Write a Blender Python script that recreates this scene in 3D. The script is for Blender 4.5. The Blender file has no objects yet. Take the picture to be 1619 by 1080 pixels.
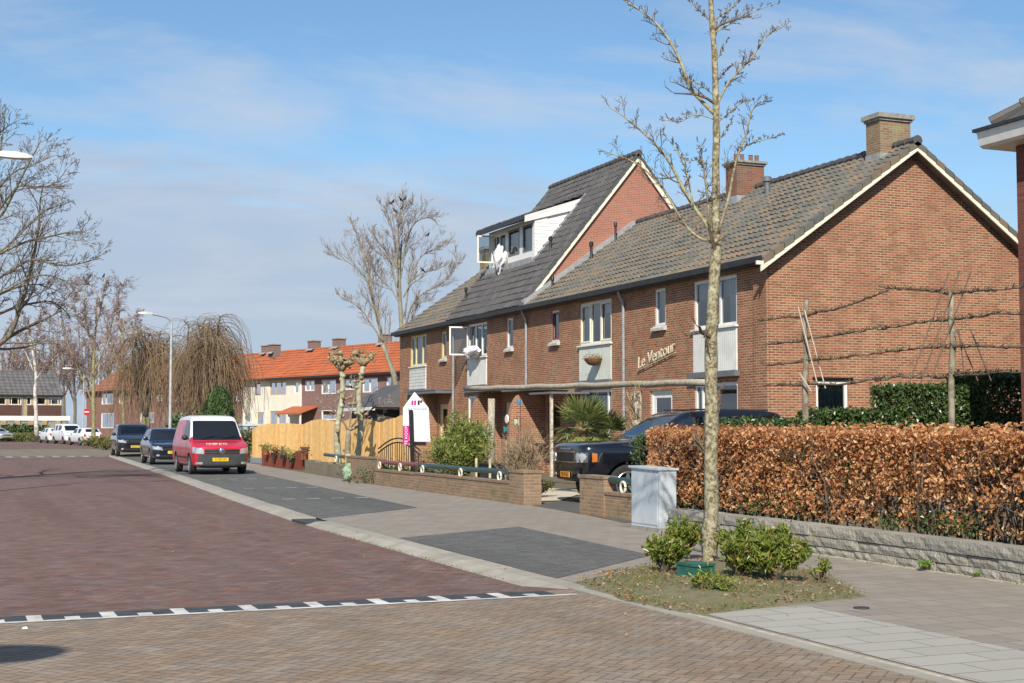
import bpy, bmesh, math, random
import numpy as np
from mathutils import Vector, Matrix
R = math.radians
scene = bpy.context.scene
COL = scene.collection

# ------------------------------------------------------------------ camera
F, H = 2200.0, 1.5                     # focal length in photo pixels (1619 wide), eye height
PITCH, YAW = math.atan(135 / F), R(22.2)
_fw = np.array([math.sin(YAW) * math.cos(PITCH), math.cos(YAW) * math.cos(PITCH), math.sin(PITCH)])
_rt = np.array([math.cos(YAW), -math.sin(YAW), 0.0])
_up = np.cross(_rt, _fw)
_O = np.array([0, 0, H])
def ray(px, py): return _fw + _rt * (px - 809.5) / F - _up * (py - 540) / F
def G(px, py, z=0.0):                  # photo pixel -> point on the level z
    d = ray(px, py); return _O + d * (z - H) / d[2]
def PX(px, py, X): d = ray(px, py); return _O + d * X / d[0]
def PY(px, py, Y): d = ray(px, py); return _O + d * Y / d[1]
def DP(px, py, dep): return _O + ray(px, py) * dep

cd = bpy.data.cameras.new("camera")
cam = bpy.data.objects.new("camera", cd); COL.objects.link(cam)
cd.sensor_width = 36.0; cd.lens = 36.0 * F / 1619.0
cd.clip_start = 0.1; cd.clip_end = 3000
cam.location = (0, 0, H)
cam.rotation_euler = Matrix((_rt, _up, -_fw)).transposed().to_euler()
scene.camera = cam

# ------------------------------------------------------------------ light
SUN_EL, SUN_AZ = 38.5, 28.5            # shadows fall towards azimuth 28.5 deg (clockwise from +Y)
world = bpy.data.worlds.new("World"); scene.world = world; world.use_nodes = True
def setup_world():
    nt = world.node_tree; N = nt.nodes; L = nt.links; N.clear()
    out = N.new('ShaderNodeOutputWorld'); bg = N.new('ShaderNodeBackground')
    sky = N.new('ShaderNodeTexSky'); sky.sky_type = 'NISHITA'; sky.sun_disc = False
    sky.sun_elevation = R(SUN_EL); sky.sun_rotation = R(180 + SUN_AZ)
    sky.air_density = 1.0; sky.dust_density = 0.2; sky.ozone_density = 3.0; sky.altitude = 0
    tc = N.new('ShaderNodeTexCoord'); sep = N.new('ShaderNodeSeparateXYZ')
    L.new(tc.outputs['Generated'], sep.inputs[0])
    zc = N.new('ShaderNodeMath'); zc.operation = 'MAXIMUM'; zc.inputs[1].default_value = 0.0
    L.new(sep.outputs['Z'], zc.inputs[0])
    za = N.new('ShaderNodeMath'); za.operation = 'ADD'; za.inputs[1].default_value = 0.16
    L.new(zc.outputs[0], za.inputs[0])
    cx = N.new('ShaderNodeMath'); cx.operation = 'DIVIDE'; L.new(sep.outputs['X'], cx.inputs[0]); L.new(za.outputs[0], cx.inputs[1])
    cy = N.new('ShaderNodeMath'); cy.operation = 'DIVIDE'; L.new(sep.outputs['Y'], cy.inputs[0]); L.new(za.outputs[0], cy.inputs[1])
    cmb = N.new('ShaderNodeCombineXYZ'); L.new(cx.outputs[0], cmb.inputs[0]); L.new(cy.outputs[0], cmb.inputs[1])
    mp = N.new('ShaderNodeMapping'); mp.inputs['Rotation'].default_value = (0, 0, R(20)); mp.inputs['Scale'].default_value = (1.0, 1.5, 1)
    mp.inputs['Location'].default_value = (3.1, 1.7, 0)
    L.new(cmb.outputs[0], mp.inputs[0])
    n1 = N.new('ShaderNodeTexNoise'); n1.inputs['Scale'].default_value = 1.15; n1.inputs['Detail'].default_value = 10; n1.inputs['Roughness'].default_value = 0.60
    n1.inputs['Distortion'].default_value = 0.35
    L.new(mp.outputs[0], n1.inputs['Vector'])
    r1 = N.new('ShaderNodeValToRGB'); r1.color_ramp.elements[0].position = 0.47; r1.color_ramp.elements[0].color = (0, 0, 0, 1)
    r1.color_ramp.elements[1].position = 0.70; r1.color_ramp.elements[1].color = (0.75, 0.75, 0.75, 1)
    L.new(n1.outputs[0], r1.inputs[0])
    # a thin bank of cloud lies low in the sky, densest towards the north-west (left), with a ragged upper edge
    n2 = N.new('ShaderNodeTexNoise'); n2.inputs['Scale'].default_value = 1.7; n2.inputs['Detail'].default_value = 9; n2.inputs['Roughness'].default_value = 0.62
    L.new(mp.outputs[0], n2.inputs['Vector'])
    zn = N.new('ShaderNodeMath'); zn.operation = 'MULTIPLY_ADD'; zn.inputs[1].default_value = 0.15; L.new(n2.outputs[0], zn.inputs[0]); L.new(zc.outputs[0], zn.inputs[2])
    r2 = N.new('ShaderNodeValToRGB'); e = r2.color_ramp.elements
    e[0].position = 0.06; e[0].color = (0.97, 0.97, 0.97, 1); e[1].position = 0.33; e[1].color = (0.03, 0.03, 0.03, 1)
    for p_, v_ in ((0.19, 0.92), (0.238, 0.84), (0.256, 0.38), (0.275, 0.08)):
        m = r2.color_ramp.elements.new(p_); m.color = (v_, v_, v_, 1)
    L.new(zn.outputs[0], r2.inputs[0])
    lf_ = N.new('ShaderNodeMapRange'); lf_.inputs[1].default_value = 0.34; lf_.inputs[2].default_value = 0.50; lf_.inputs[3].default_value = 1.0; lf_.inputs[4].default_value = 0.45
    L.new(sep.outputs['X'], lf_.inputs[0])
    vf = N.new('ShaderNodeMath'); vf.operation = 'MULTIPLY'; L.new(r2.outputs[0], vf.inputs[0]); L.new(lf_.outputs[0], vf.inputs[1])
    veil = N.new('ShaderNodeMix'); veil.data_type = 'RGBA'; veil.inputs['B'].default_value = (3.75, 4.50, 5.65, 1)
    mix = N.new('ShaderNodeMix'); mix.data_type = 'RGBA'; mix.inputs['B'].default_value = (5.0, 5.45, 6.2, 1)
    tn = N.new('ShaderNodeMix'); tn.data_type = 'RGBA'; tn.blend_type = 'MULTIPLY'; tn.inputs['Factor'].default_value = 1; tn.inputs['B'].default_value = (0.92, 1.08, 1.12, 1)
    L.new(sky.outputs[0], tn.inputs['A'])
    L.new(vf.outputs[0], veil.inputs['Factor']); L.new(tn.outputs['Result'], veil.inputs['A']); L.new(veil.outputs['Result'], mix.inputs['A']); L.new(r1.outputs[0], mix.inputs['Factor'])
    L.new(mix.outputs['Result'], bg.inputs['Color']); bg.inputs['Strength'].default_value = 0.10
    L.new(bg.outputs[0], out.inputs[0])
setup_world()
sl = bpy.data.lights.new("sun", 'SUN'); sun = bpy.data.objects.new("sun", sl); COL.objects.link(sun)
sl.energy = 4.95; sl.angle = R(0.55); sl.color = (1.0, 0.925, 0.80)
_sd = Vector((math.sin(R(SUN_AZ)) * math.cos(R(SUN_EL)), math.cos(R(SUN_AZ)) * math.cos(R(SUN_EL)), -math.sin(R(SUN_EL))))
sun.rotation_euler = _sd.to_track_quat('-Z', 'Y').to_euler(); sun.location = (-20, -30, 40)
scene.view_settings.view_transform = 'Standard'; scene.view_settings.look = 'None'
scene.view_settings.exposure = 0.27; scene.view_settings.gamma = 1.0

# ------------------------------------------------------------------ object helpers
def tag(o, label=None, cat=None, group=None, kind=None):
    if label: o['label'] = label
    if cat: o['category'] = cat
    if group: o['group'] = group
    if kind: o['kind'] = kind
    return o
def thing(name, label, cat, loc=(0, 0, 0), group=None):
    o = bpy.data.objects.new(name, None); COL.objects.link(o); o.empty_display_size = 0.3
    o.location = [float(v) for v in loc]
    return tag(o, label, cat, group)
def attach(o, parent):
    if parent is not None:
        o.parent = parent
        if parent.type == 'EMPTY': o.matrix_parent_inverse = Matrix.Translation(-Vector(parent.location))
def copy_tree(o, parent=None, delta=None):
    c = o.copy(); COL.objects.link(c)
    if parent is not None: c.parent = parent; c.matrix_parent_inverse = o.matrix_parent_inverse.copy()
    for ch in [x for x in bpy.data.objects if x.parent == o]: copy_tree(ch, c)
    return c
class MB:
    def __init__(s): s.v = []; s.f = []; s.m = []; s.n = 0; s.mi = 0
    def add(s, vs, fs, mi=None):
        n = s.n; s.v.append(np.asarray(vs, dtype=float).reshape(-1, 3)); s.n += len(s.v[-1])
        s.f.extend([tuple(i + n for i in f) for f in fs]); s.m.extend([s.mi if mi is None else mi] * len(fs)); return s
    def box(s, a, b, rz=0, c=None, mi=None):
        x0, y0, z0 = a; x1, y1, z1 = b
        v = np.array([(x0,y0,z0),(x1,y0,z0),(x1,y1,z0),(x0,y1,z0),(x0,y0,z1),(x1,y0,z1),(x1,y1,z1),(x0,y1,z1)], float)
        if rz:
            c = np.array(c if c is not None else ((x0+x1)/2, (y0+y1)/2)); cs, sn = math.cos(rz), math.sin(rz)
            d = v[:, :2] - c; v[:, 0] = c[0] + d[:, 0]*cs - d[:, 1]*sn; v[:, 1] = c[1] + d[:, 0]*sn + d[:, 1]*cs
        return s.add(v, [(0,3,2,1),(4,5,6,7),(0,1,5,4),(1,2,6,5),(2,3,7,6),(3,0,4,7)], mi)
    def hexa(s, v, mi=None):           # 8 corners, bottom 4 then top 4
        return s.add(v, [(0,3,2,1),(4,5,6,7),(0,1,5,4),(1,2,6,5),(2,3,7,6),(3,0,4,7)], mi)
    def prism(s, poly, axis, a, b, mi=None):   # poly in the two other axes (cyclic order x->yz, y->xz, z->xy)
        n = len(poly); V = []
        for w in (a, b):
            for p in poly:
                V.append({'x': (w, p[0], p[1]), 'y': (p[0], w, p[1]), 'z': (p[0], p[1], w)}[axis])
        fs = [tuple(range(n))[::-1], tuple(range(n, 2*n))] + [(i, (i+1) % n, n+(i+1) % n, n+i) for i in range(n)]
        return s.add(V, fs, mi)
    def tube(s, pts, rad, n=6, caps=True, mi=None):
        P = np.asarray(pts, float); k = len(P)
        r = np.full(k, float(rad)) if np.isscalar(rad) else np.asarray(rad, float)
        t = np.gradient(P, axis=0); t /= (np.linalg.norm(t, axis=1)[:, None] + 1e-9)
        ref = np.array([0.0, 0, 1]) if abs(t[:, 2]).mean() < 0.9 else np.array([1.0, 0.1, 0])
        a = np.cross(t, ref); a /= (np.linalg.norm(a, axis=1)[:, None] + 1e-9); b = np.cross(t, a)
        an = np.arange(n) * 2 * math.pi / n
        V = P[:, None, :] + r[:, None, None] * (a[:, None, :] * np.cos(an)[None, :, None] + b[:, None, :] * np.sin(an)[None, :, None])
        fs = []
        for i in range(k - 1):
            for j in range(n):
                j2 = (j + 1) % n
                fs.append((i*n + j, i*n + j2, (i+1)*n + j2, (i+1)*n + j))
        if caps: fs.append(tuple(range(n))[::-1]); fs.append(tuple(range((k-1)*n, k*n)))
        return s.add(V.reshape(-1, 3), fs, mi)
    def cyl(s, p, r, h, n=20, axis='z', r2=None, mi=None):
        d = {'x': (1,0,0), 'y': (0,1,0), 'z': (0,0,1)}[axis]
        p = np.array(p, float); q = p + np.array(d) * h
        return s.tube([p, q], [r, r if r2 is None else r2], n, mi=mi)
    def lathe(s, c, prof, n=20, axis='z', mi=None):
        V = []; fs = []
        for (r, h) in prof:
            for j in range(n):
                a = 2*math.pi*j/n; u, w = r*math.cos(a), r*math.sin(a)
                V.append({'z': (c[0]+u, c[1]+w, c[2]+h), 'x': (c[0]+h, c[1]+u, c[2]+w), 'y': (c[0]+u, c[1]+h, c[2]+w)}[axis])
        for i in range(len(prof)-1):
            for j in range(n): j2 = (j+1) % n; fs.append((i*n+j, i*n+j2, (i+1)*n+j2, (i+1)*n+j))
        fs.append(tuple(range(n))[::-1]); fs.append(tuple(range((len(prof)-1)*n, len(prof)*n)))
        return s.add(V, fs, mi)
    def ell(s, c, r, n=12, m=8, mi=None):
        V = []; fs = []
        for i in range(m+1):
            th = math.pi*i/m
            for j in range(n):
                a = 2*math.pi*j/n
                V.append((c[0]+r[0]*math.sin(th)*math.cos(a), c[1]+r[1]*math.sin(th)*math.sin(a), c[2]+r[2]*math.cos(th)))
        for i in range(m):
            for j in range(n): j2 = (j+1) % n; fs.append((i*n+j, (i+1)*n+j, (i+1)*n+j2, i*n+j2))
        return s.add(V, fs, mi)
    def leaves(s, C, Nrm, size, aspect=0.5, fold=0.25, rng=None, mi=None, Dir=None):
        C = np.asarray(C, float); k = len(C); rng = rng or np.random.default_rng(1)
        Nn = Nrm / (np.linalg.norm(Nrm, axis=1)[:, None] + 1e-9)
        A = rng.normal(size=(k, 3)) if Dir is None else np.asarray(Dir, float)
        A = A - (A*Nn).sum(1)[:, None]*Nn; A /= (np.linalg.norm(A, axis=1)[:, None] + 1e-9)
        B = np.cross(Nn, A); sz = np.asarray(size, float).reshape(-1, 1) * np.ones((k, 1))
        V = np.stack([C - A*sz*.5, C + B*sz*aspect*.5 + Nn*sz*fold*.5, C + A*sz*.5, C - B*sz*aspect*.5 + Nn*sz*fold*.5], axis=1)
        # two triangles folded along the midrib
        idx = np.arange(k)*4
        fs = [f for i in idx for f in ((i, i+1, i+2), (i, i+2, i+3))]
        return s.add(V.reshape(-1, 3), fs, mi)
    def mesh(s, name, smooth=False, angle=None):
        me = bpy.data.meshes.new(name)
        V = np.concatenate(s.v) if s.v else np.zeros((0, 3))
        nf = len(s.f); ll = np.fromiter((len(f) for f in s.f), dtype=np.int32, count=nf)
        li = np.fromiter((i for f in s.f for i in f), dtype=np.int32, count=int(ll.sum()))
        me.vertices.add(len(V)); me.vertices.foreach_set('co', V.astype(np.float32).ravel())
        me.loops.add(len(li)); me.loops.foreach_set('vertex_index', li)
        me.polygons.add(nf)
        st = np.zeros(nf, np.int32); st[1:] = np.cumsum(ll)[:-1]
        me.polygons.foreach_set('loop_start', st); me.polygons.foreach_set('loop_total', ll)
        me.polygons.foreach_set('material_index', np.array(s.m, np.int32))
        me.polygons.foreach_set('use_smooth', np.full(nf, bool(smooth)))
        me.update(calc_edges=True)
        if smooth and angle: me.set_sharp_from_angle(angle=R(angle))
        return me
    def build(s, name, mats, parent=None, smooth=False, angle=None):
        me = s.mesh(name, smooth, angle)
        for m in (mats if isinstance(mats, (list, tuple)) else [mats]): me.materials.append(m)
        o = bpy.data.objects.new(name, me); COL.objects.link(o); attach(o, parent); return o

# ------------------------------------------------------------------ materials
def newmat(name):
    m = bpy.data.materials.new(name); m.use_nodes = True; nt = m.node_tree
    return m, nt.nodes, nt.links, nt.nodes['Principled BSDF']
def rgb(c): return (c[0], c[1], c[2], 1)
def noise_mix(N, L, c1, c2, scale, detail=4, vec=None, lo=.35, hi=.65):
    n = N.new('ShaderNodeTexNoise'); n.inputs['Scale'].default_value = scale; n.inputs['Detail'].default_value = detail
    if vec is not None: L.new(vec, n.inputs['Vector'])
    mr = N.new('ShaderNodeMapRange'); mr.inputs[1].default_value = lo; mr.inputs[2].default_value = hi; L.new(n.outputs[0], mr.inputs[0])
    mx = N.new('ShaderNodeMix'); mx.data_type = 'RGBA'; L.new(mr.outputs[0], mx.inputs['Factor'])
    for k, c in (('A', c1), ('B', c2)):
        if isinstance(c, tuple): mx.inputs[k].default_value = rgb(c)
        else: L.new(c, mx.inputs[k])
    return mx.outputs['Result']
def pos(N): return N.new('ShaderNodeNewGeometry').outputs['Position']
def bump(N, L, bs, h, strength=.4, dist=.01):
    b = N.new('ShaderNodeBump'); b.inputs['Strength'].default_value = strength; b.inputs['Distance'].default_value = dist
    L.new(h, b.inputs['Height']); L.new(b.outputs[0], bs.inputs['Normal'])
_M = {}
def plain(name, c, rough=.6, var=.12, scale=6, metal=0, bumps=0, spec=.5, c2=None, detail=5):
    if name in _M: return _M[name]
    m, N, L, bs = newmat(name)
    d = c2 if c2 is not None else tuple(max(0, x*(1-var*2)) for x in c)
    tc = N.new('ShaderNodeTexCoord')
    L.new(noise_mix(N, L, c, d, scale, detail, tc.outputs['Object']), bs.inputs['Base Color'])
    bs.inputs['Roughness'].default_value = rough; bs.inputs['Metallic'].default_value = metal; bs.inputs['Specular IOR Level'].default_value = spec
    if bumps:
        n = N.new('ShaderNodeTexNoise'); n.inputs['Scale'].default_value = scale*4; n.inputs['Detail'].default_value = 6; L.new(tc.outputs['Object'], n.inputs['Vector'])
        bump(N, L, bs, n.outputs[0], bumps, .01)
    _M[name] = m; return m
def paint(name, c, rough=.25, metal=0.0, coat=.6):
    if name in _M: return _M[name]
    m, N, L, bs = newmat(name); tc = N.new('ShaderNodeTexCoord')
    L.new(noise_mix(N, L, c, tuple(x*.86+.003 for x in c), 2.5, 5, tc.outputs['Object']), bs.inputs['Base Color'])
    n = N.new('ShaderNodeTexNoise'); n.inputs['Scale'].default_value = 5; n.inputs['Detail'].default_value = 6; L.new(tc.outputs['Object'], n.inputs['Vector'])
    mr = N.new('ShaderNodeMapRange'); mr.inputs[3].default_value = rough*.7; mr.inputs[4].default_value = rough*1.6; L.new(n.outputs[0], mr.inputs[0])
    L.new(mr.outputs[0], bs.inputs['Roughness']); bs.inputs['Metallic'].default_value = metal; bs.inputs['Coat Weight'].default_value = coat
    bs.inputs['Coat Roughness'].default_value = .06
    _M[name] = m; return m
def surf_uv(N, L):                      # metric u (level) and v (up the face) for any wall or slope
    g = N.new('ShaderNodeNewGeometry')
    def vm(op, a, b=None):
        n = N.new('ShaderNodeVectorMath'); n.operation = op
        for i, x in enumerate((a, b)):
            if x is None: continue
            if isinstance(x, tuple): n.inputs[i].default_value = x
            else: L.new(x, n.inputs[i])
        return n
    T = vm('NORMALIZE', vm('CROSS_PRODUCT', (0, 0, 1), g.outputs['True Normal']).outputs[0]).outputs[0]
    S = vm('CROSS_PRODUCT', g.outputs['True Normal'], T).outputs[0]
    u = vm('DOT_PRODUCT', g.outputs['Position'], T).outputs['Value']; v = vm('DOT_PRODUCT', g.outputs['Position'], S).outputs['Value']
    c = N.new('ShaderNodeCombineXYZ'); L.new(u, c.inputs[0]); L.new(v, c.inputs[1]); return c.outputs[0]
def brick(name, c1, c2, mortar, bw=.22, rh=.0625, ms=.010, soil=None, off=.5, dirt=.35, flat=False, squash=1, bs_=.6, rough=.9):
    if name in _M: return _M[name]
    m, N, L, bs = newmat(name)
    vec = surf_uv(N, L) if not flat else pos(N)
    t = N.new('ShaderNodeTexBrick'); L.new(vec, t.inputs['Vector'])
    t.inputs['Scale'].default_value = 1; t.inputs['Brick Width'].default_value = bw; t.inputs['Row Height'].default_value = rh
    t.inputs['Mortar Size'].default_value = ms; t.inputs['Mortar Smooth'].default_value = .3; t.offset = off; t.inputs['Bias'].default_value = 0
    t.inputs['Color1'].default_value = rgb(c1); t.inputs['Color2'].default_value = rgb(c2); t.inputs['Mortar'].default_value = rgb(mortar)
    col = noise_mix(N, L, t.outputs['Color'], (c1[0]*.55, c1[1]*.55, c1[2]*.6), 1.1, 8, pos(N), .42, .42 + .35/max(dirt, .01))
    if soil: col = noise_mix(N, L, col, soil, 3.2, 8, pos(N), .55, .75)
    L.new(col, bs.inputs['Base Color']); bs.inputs['Roughness'].default_value = rough; bs.inputs['Specular IOR Level'].default_value = .25
    inv = N.new('ShaderNodeMath'); inv.operation = 'SUBTRACT'; inv.inputs[0].default_value = 1; L.new(t.outputs['Fac'], inv.inputs[1])
    nz = N.new('ShaderNodeTexNoise'); nz.inputs['Scale'].default_value = 60; L.new(pos(N), nz.inputs['Vector'])
    ad = N.new('ShaderNodeMath'); ad.operation = 'MULTIPLY_ADD'; L.new(nz.outputs[0], ad.inputs[0]); ad.inputs[1].default_value = .35; L.new(inv.outputs[0], ad.inputs[2])
    bump(N, L, bs, ad.outputs[0], bs_, .008)
    _M[name] = m; return m
def herring(name, cols, joint, w=.1, rot=45, big=None, jw=.10, rough=.85):
    """clinker bricks laid in herringbone, bricks 2w x w, laid at rot degrees"""
    m, N, L, bs = newmat(name)
    def M(op, a, b=None, c=None):
        n = N.new('ShaderNodeMath'); n.operation = op
        for i, x in enumerate((a, b, c)):
            if x is None: continue
            if isinstance(x, (int, float)): n.inputs[i].default_value = x
            else: L.new(x, n.inputs[i])
        return n.outputs[0]
    mp = N.new('ShaderNodeMapping'); mp.inputs['Rotation'].default_value = (0, 0, R(rot)); mp.inputs['Scale'].default_value = (1/w, 1/w, 1)
    # slight waviness of the courses
    nw = N.new('ShaderNodeTexNoise'); nw.inputs['Scale'].default_value = 1.3; L.new(pos(N), nw.inputs['Vector'])
    vs = N.new('ShaderNodeVectorMath'); vs.operation = 'MULTIPLY_ADD'; vs.inputs[1].default_value = (.06, .06, 0); L.new(nw.outputs['Color'], vs.inputs[0]); L.new(pos(N), vs.inputs[2])
    L.new(vs.outputs[0], mp.inputs[0])
    sp = N.new('ShaderNodeSeparateXYZ'); L.new(mp.outputs[0], sp.inputs[0]); u, v = sp.outputs[0], sp.outputs[1]
    i, j = M('FLOOR', u), M('FLOOR', v); fu, fv = M('FRACT', u), M('FRACT', v)
    k = M('FLOORED_MODULO', M('SUBTRACT', i, j), 4)
    isH = M('LESS_THAN', k, 1.5); is1 = M('COMPARE', k, 1, .1); is2 = M('COMPARE', k, 2, .1)
    lx, ly = M('ADD', fu, is1), M('ADD', fv, is2)
    sx = M('ADD', 1, isH); sy = M('SUBTRACT', 2, isH)
    ed = M('MINIMUM', M('MINIMUM', lx, M('SUBTRACT', sx, lx)), M('MINIMUM', ly, M('SUBTRACT', sy, ly)))
    ids = N.new('ShaderNodeCombineXYZ'); L.new(M('SUBTRACT', i, is1), ids.inputs[0]); L.new(M('SUBTRACT', j, is2), ids.inputs[1]); L.new(isH, ids.inputs[2])
    wn = N.new('ShaderNodeTexWhiteNoise'); wn.noise_dimensions = '3D'; L.new(ids.outputs[0], wn.inputs['Vector'])
    cr = N.new('ShaderNodeValToRGB'); cr.color_ramp.interpolation = 'LINEAR'
    el = cr.color_ramp.elements; n = len(cols)
    el[0].position = 0; el[0].color = rgb(cols[0]); el[1].position = 1; el[1].color = rgb(cols[-1])
    for q in range(1, n-1): e = el.new(q/(n-1)); e.color = rgb(cols[q])
    L.new(wn.outputs['Value'], cr.inputs[0])
    col = cr.outputs[0]
    big = big or cols[0]
    col = noise_mix(N, L, col, big, .35, 9, pos(N), .42, .82)
    mj = M('SMOOTH_MIN', 1, M('DIVIDE', ed, jw), .1)
    wide = N.new('ShaderNodeTexNoise'); wide.inputs['Scale'].default_value = 2.2; wide.inputs['Detail'].default_value = 5; L.new(pos(N), wide.inputs['Vector'])
    mr = N.new('ShaderNodeMapRange'); L.new(mj, mr.inputs[0]); mr.inputs[1].default_value = 0.15; mr.inputs[2].default_value = 1.0
    mx = N.new('ShaderNodeMix'); mx.data_type = 'RGBA'; L.new(mr.outputs[0], mx.inputs['Factor']); mx.inputs['A'].default_value = rgb(joint); L.new(col, mx.inputs['B'])
    # dust and wear in larger patches
    c2 = noise_mix(N, L, mx.outputs['Result'], tuple(min(1, x*1.25+.02) for x in big), 5, 8, pos(N), .5, .95)
    mps = N.new('ShaderNodeMapping'); mps.inputs['Scale'].default_value = (1.6, 4.2, 1); L.new(pos(N), mps.inputs[0])
    hv = N.new('ShaderNodeHueSaturation'); nv = N.new('ShaderNodeTexNoise'); nv.inputs['Scale'].default_value = 1.6; nv.inputs['Detail'].default_value = 7; nv.inputs['Roughness'].default_value = .7; L.new(mps.outputs[0], nv.inputs['Vector'])
    hr_ = N.new('ShaderNodeMapRange'); hr_.inputs[1].default_value = .3; hr_.inputs[2].default_value = .7; hr_.inputs[3].default_value = .80; hr_.inputs[4].default_value = 1.26; L.new(nv.outputs[0], hr_.inputs[0]); L.new(hr_.outputs[0], hv.inputs['Value']); L.new(c2, hv.inputs['Color'])
    sr_ = N.new('ShaderNodeMapRange'); sr_.inputs[1].default_value = .3; sr_.inputs[2].default_value = .7; sr_.inputs[3].default_value = .62; sr_.inputs[4].default_value = 1.05; L.new(wide.outputs[0], sr_.inputs[0]); L.new(sr_.outputs[0], hv.inputs['Saturation'])
    c2 = hv.outputs[0]
    mpt = N.new('ShaderNodeMapping'); mpt.inputs['Scale'].default_value = (1.15, .055, 1); L.new(pos(N), mpt.inputs[0])
    c2 = noise_mix(N, L, c2, tuple(x*.62 for x in big), 1.0, 6, mpt.outputs[0], .50, .95)  # lengthwise dark bands: tyre tracks, with faint tree shadows painted into the colour
    c2 = noise_mix(N, L, c2, tuple(x*.45 for x in big), 2.6, 10, pos(N), .63, .80)
    L.new(c2, bs.inputs['Base Color']); bs.inputs['Roughness'].default_value = rough; bs.inputs['Specular IOR Level'].default_value = .3
    tilt = M('MULTIPLY_ADD', wn.outputs['Value'], .5, mj)
    fine = N.new('ShaderNodeTexNoise'); fine.inputs['Scale'].default_value = 70; fine.inputs['Detail'].default_value = 4; L.new(pos(N), fine.inputs['Vector'])
    bump(N, L, bs, M('MULTIPLY_ADD', fine.outputs[0], .35, tilt), .75, .008)
    return m
def leafmat(name, cols, rough=.55, trans=.25):
    if name in _M: return _M[name]
    m, N, L, bs = newmat(name); g = N.new('ShaderNodeNewGeometry'); cr = N.new('ShaderNodeValToRGB')
    el = cr.color_ramp.elements; n = len(cols); el[0].position = 0; el[0].color = rgb(cols[0]); el[1].position = 1; el[1].color = rgb(cols[-1])
    for q in range(1, n-1): e = el.new(q/(n-1)); e.color = rgb(cols[q])
    L.new(g.outputs['Random Per Island'], cr.inputs[0]); L.new(cr.outputs[0], bs.inputs['Base Color'])
    bs.inputs['Roughness'].default_value = rough
    out = N['Material Output']; tr = N.new('ShaderNodeBsdfTranslucent'); L.new(cr.outputs[0], tr.inputs[0])
    ms = N.new('ShaderNodeMixShader'); ms.inputs[0].default_value = trans; L.new(bs.outputs[0], ms.inputs[1]); L.new(tr.outputs[0], ms.inputs[2]); L.new(ms.outputs[0], out.inputs[0])
    _M[name] = m; return m
def island(name, cols, rough=.8, nscale=14, bumps=.5, dirt=None):
    if name in _M: return _M[name]
    m, N, L, bs = newmat(name); g = N.new('ShaderNodeNewGeometry'); cr = N.new('ShaderNodeValToRGB')
    el = cr.color_ramp.elements; n = len(cols); el[0].position = 0; el[0].color = rgb(cols[0]); el[1].position = 1; el[1].color = rgb(cols[-1])
    for q in range(1, n-1): e = el.new(q/(n-1)); e.color = rgb(cols[q])
    L.new(g.outputs['Random Per Island'], cr.inputs[0])
    c = noise_mix(N, L, cr.outputs[0], dirt or tuple(x*.6 for x in cols[0]), nscale, 7, pos(N), .4, .9)
    L.new(c, bs.inputs['Base Color']); bs.inputs['Roughness'].default_value = rough
    nz = N.new('ShaderNodeTexNoise'); nz.inputs['Scale'].default_value = 30; nz.inputs['Detail'].default_value = 8; L.new(pos(N), nz.inputs['Vector'])
    bump(N, L, bs, nz.outputs[0], bumps, .02); _M[name] = m; return m
def glass(name, tint=(.5, .6, .62), refl=.12):
    if name in _M: return _M[name]
    m, N, L, bs = newmat(name); out = N['Material Output']; N.remove(bs)
    tr = N.new('ShaderNodeBsdfTransparent'); tr.inputs[0].default_value = rgb(tint); gl = N.new('ShaderNodeBsdfGlossy'); gl.inputs['Roughness'].default_value = .03
    lw = N.new('ShaderNodeFresnel'); lw.inputs[0].default_value = 1.5
    mr = N.new('ShaderNodeMapRange'); mr.inputs[3].default_value = refl; mr.inputs[4].default_value = 1; L.new(lw.outputs[0], mr.inputs[0])
    ms = N.new('ShaderNodeMixShader'); L.new(mr.outputs[0], ms.inputs[0]); L.new(tr.outputs[0], ms.inputs[1]); L.new(gl.outputs[0], ms.inputs[2]); L.new(ms.outputs[0], out.inputs[0])
    _M[name] = m; return m
def bark(name, c1, c2, c3, scale=18, stretch=.35):
    if name in _M: return _M[name]
    m, N, L, bs = newmat(name); mp = N.new('ShaderNodeMapping'); mp.inputs['Scale'].default_value = (1, 1, stretch); L.new(pos(N), mp.inputs[0])
    a = noise_mix(N, L, c1, c2, scale, 8, mp.outputs[0], .42, .58)
    b = noise_mix(N, L, a, c3, scale*.45, 8, pos(N), .5, .68); L.new(b, bs.inputs['Base Color']); bs.inputs['Roughness'].default_value = .92
    bs.inputs['Specular IOR Level'].default_value = .2
    n = N.new('ShaderNodeTexNoise'); n.inputs['Scale'].default_value = scale*2; n.inputs['Detail'].default_value = 8; L.new(mp.outputs[0], n.inputs['Vector'])
    bump(N, L, bs, n.outputs[0], .9, .012); _M[name] = m; return m

WALL = brick('wall_brick', (.390,.152,.083), (.192,.077,.046), (.43,.325,.215), ms=.012, dirt=.55, soil=(.225,.122,.073))
WALL3 = brick('wall_brick_new', (0.400,0.153,0.101), (0.316,0.117,0.080), (0.372,0.261,0.202), dirt=.15)
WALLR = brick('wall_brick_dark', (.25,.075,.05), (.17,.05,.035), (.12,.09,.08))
CHIM = brick('chimney_brick', (.27,.19,.12), (.20,.11,.075), (.30,.26,.18), soil=(.30,.30,.12))
CHIM2 = brick('chimney_brick_red', (0.264,0.114,0.072), (0.176,0.079,0.054), (0.208,0.176,0.144))
LOWB = brick('garden_brick', (.33,.215,.135), (.235,.145,.09), (.30,.25,.18), soil=(.16,.15,.08))
FARB = brick('far_brick', (.30,.15,.11), (.23,.11,.09), (.27,.2,.17))
FARB2 = brick('far_brick_mauve', (.27,.15,.135), (.22,.12,.11), (.27,.21,.2))
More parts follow.
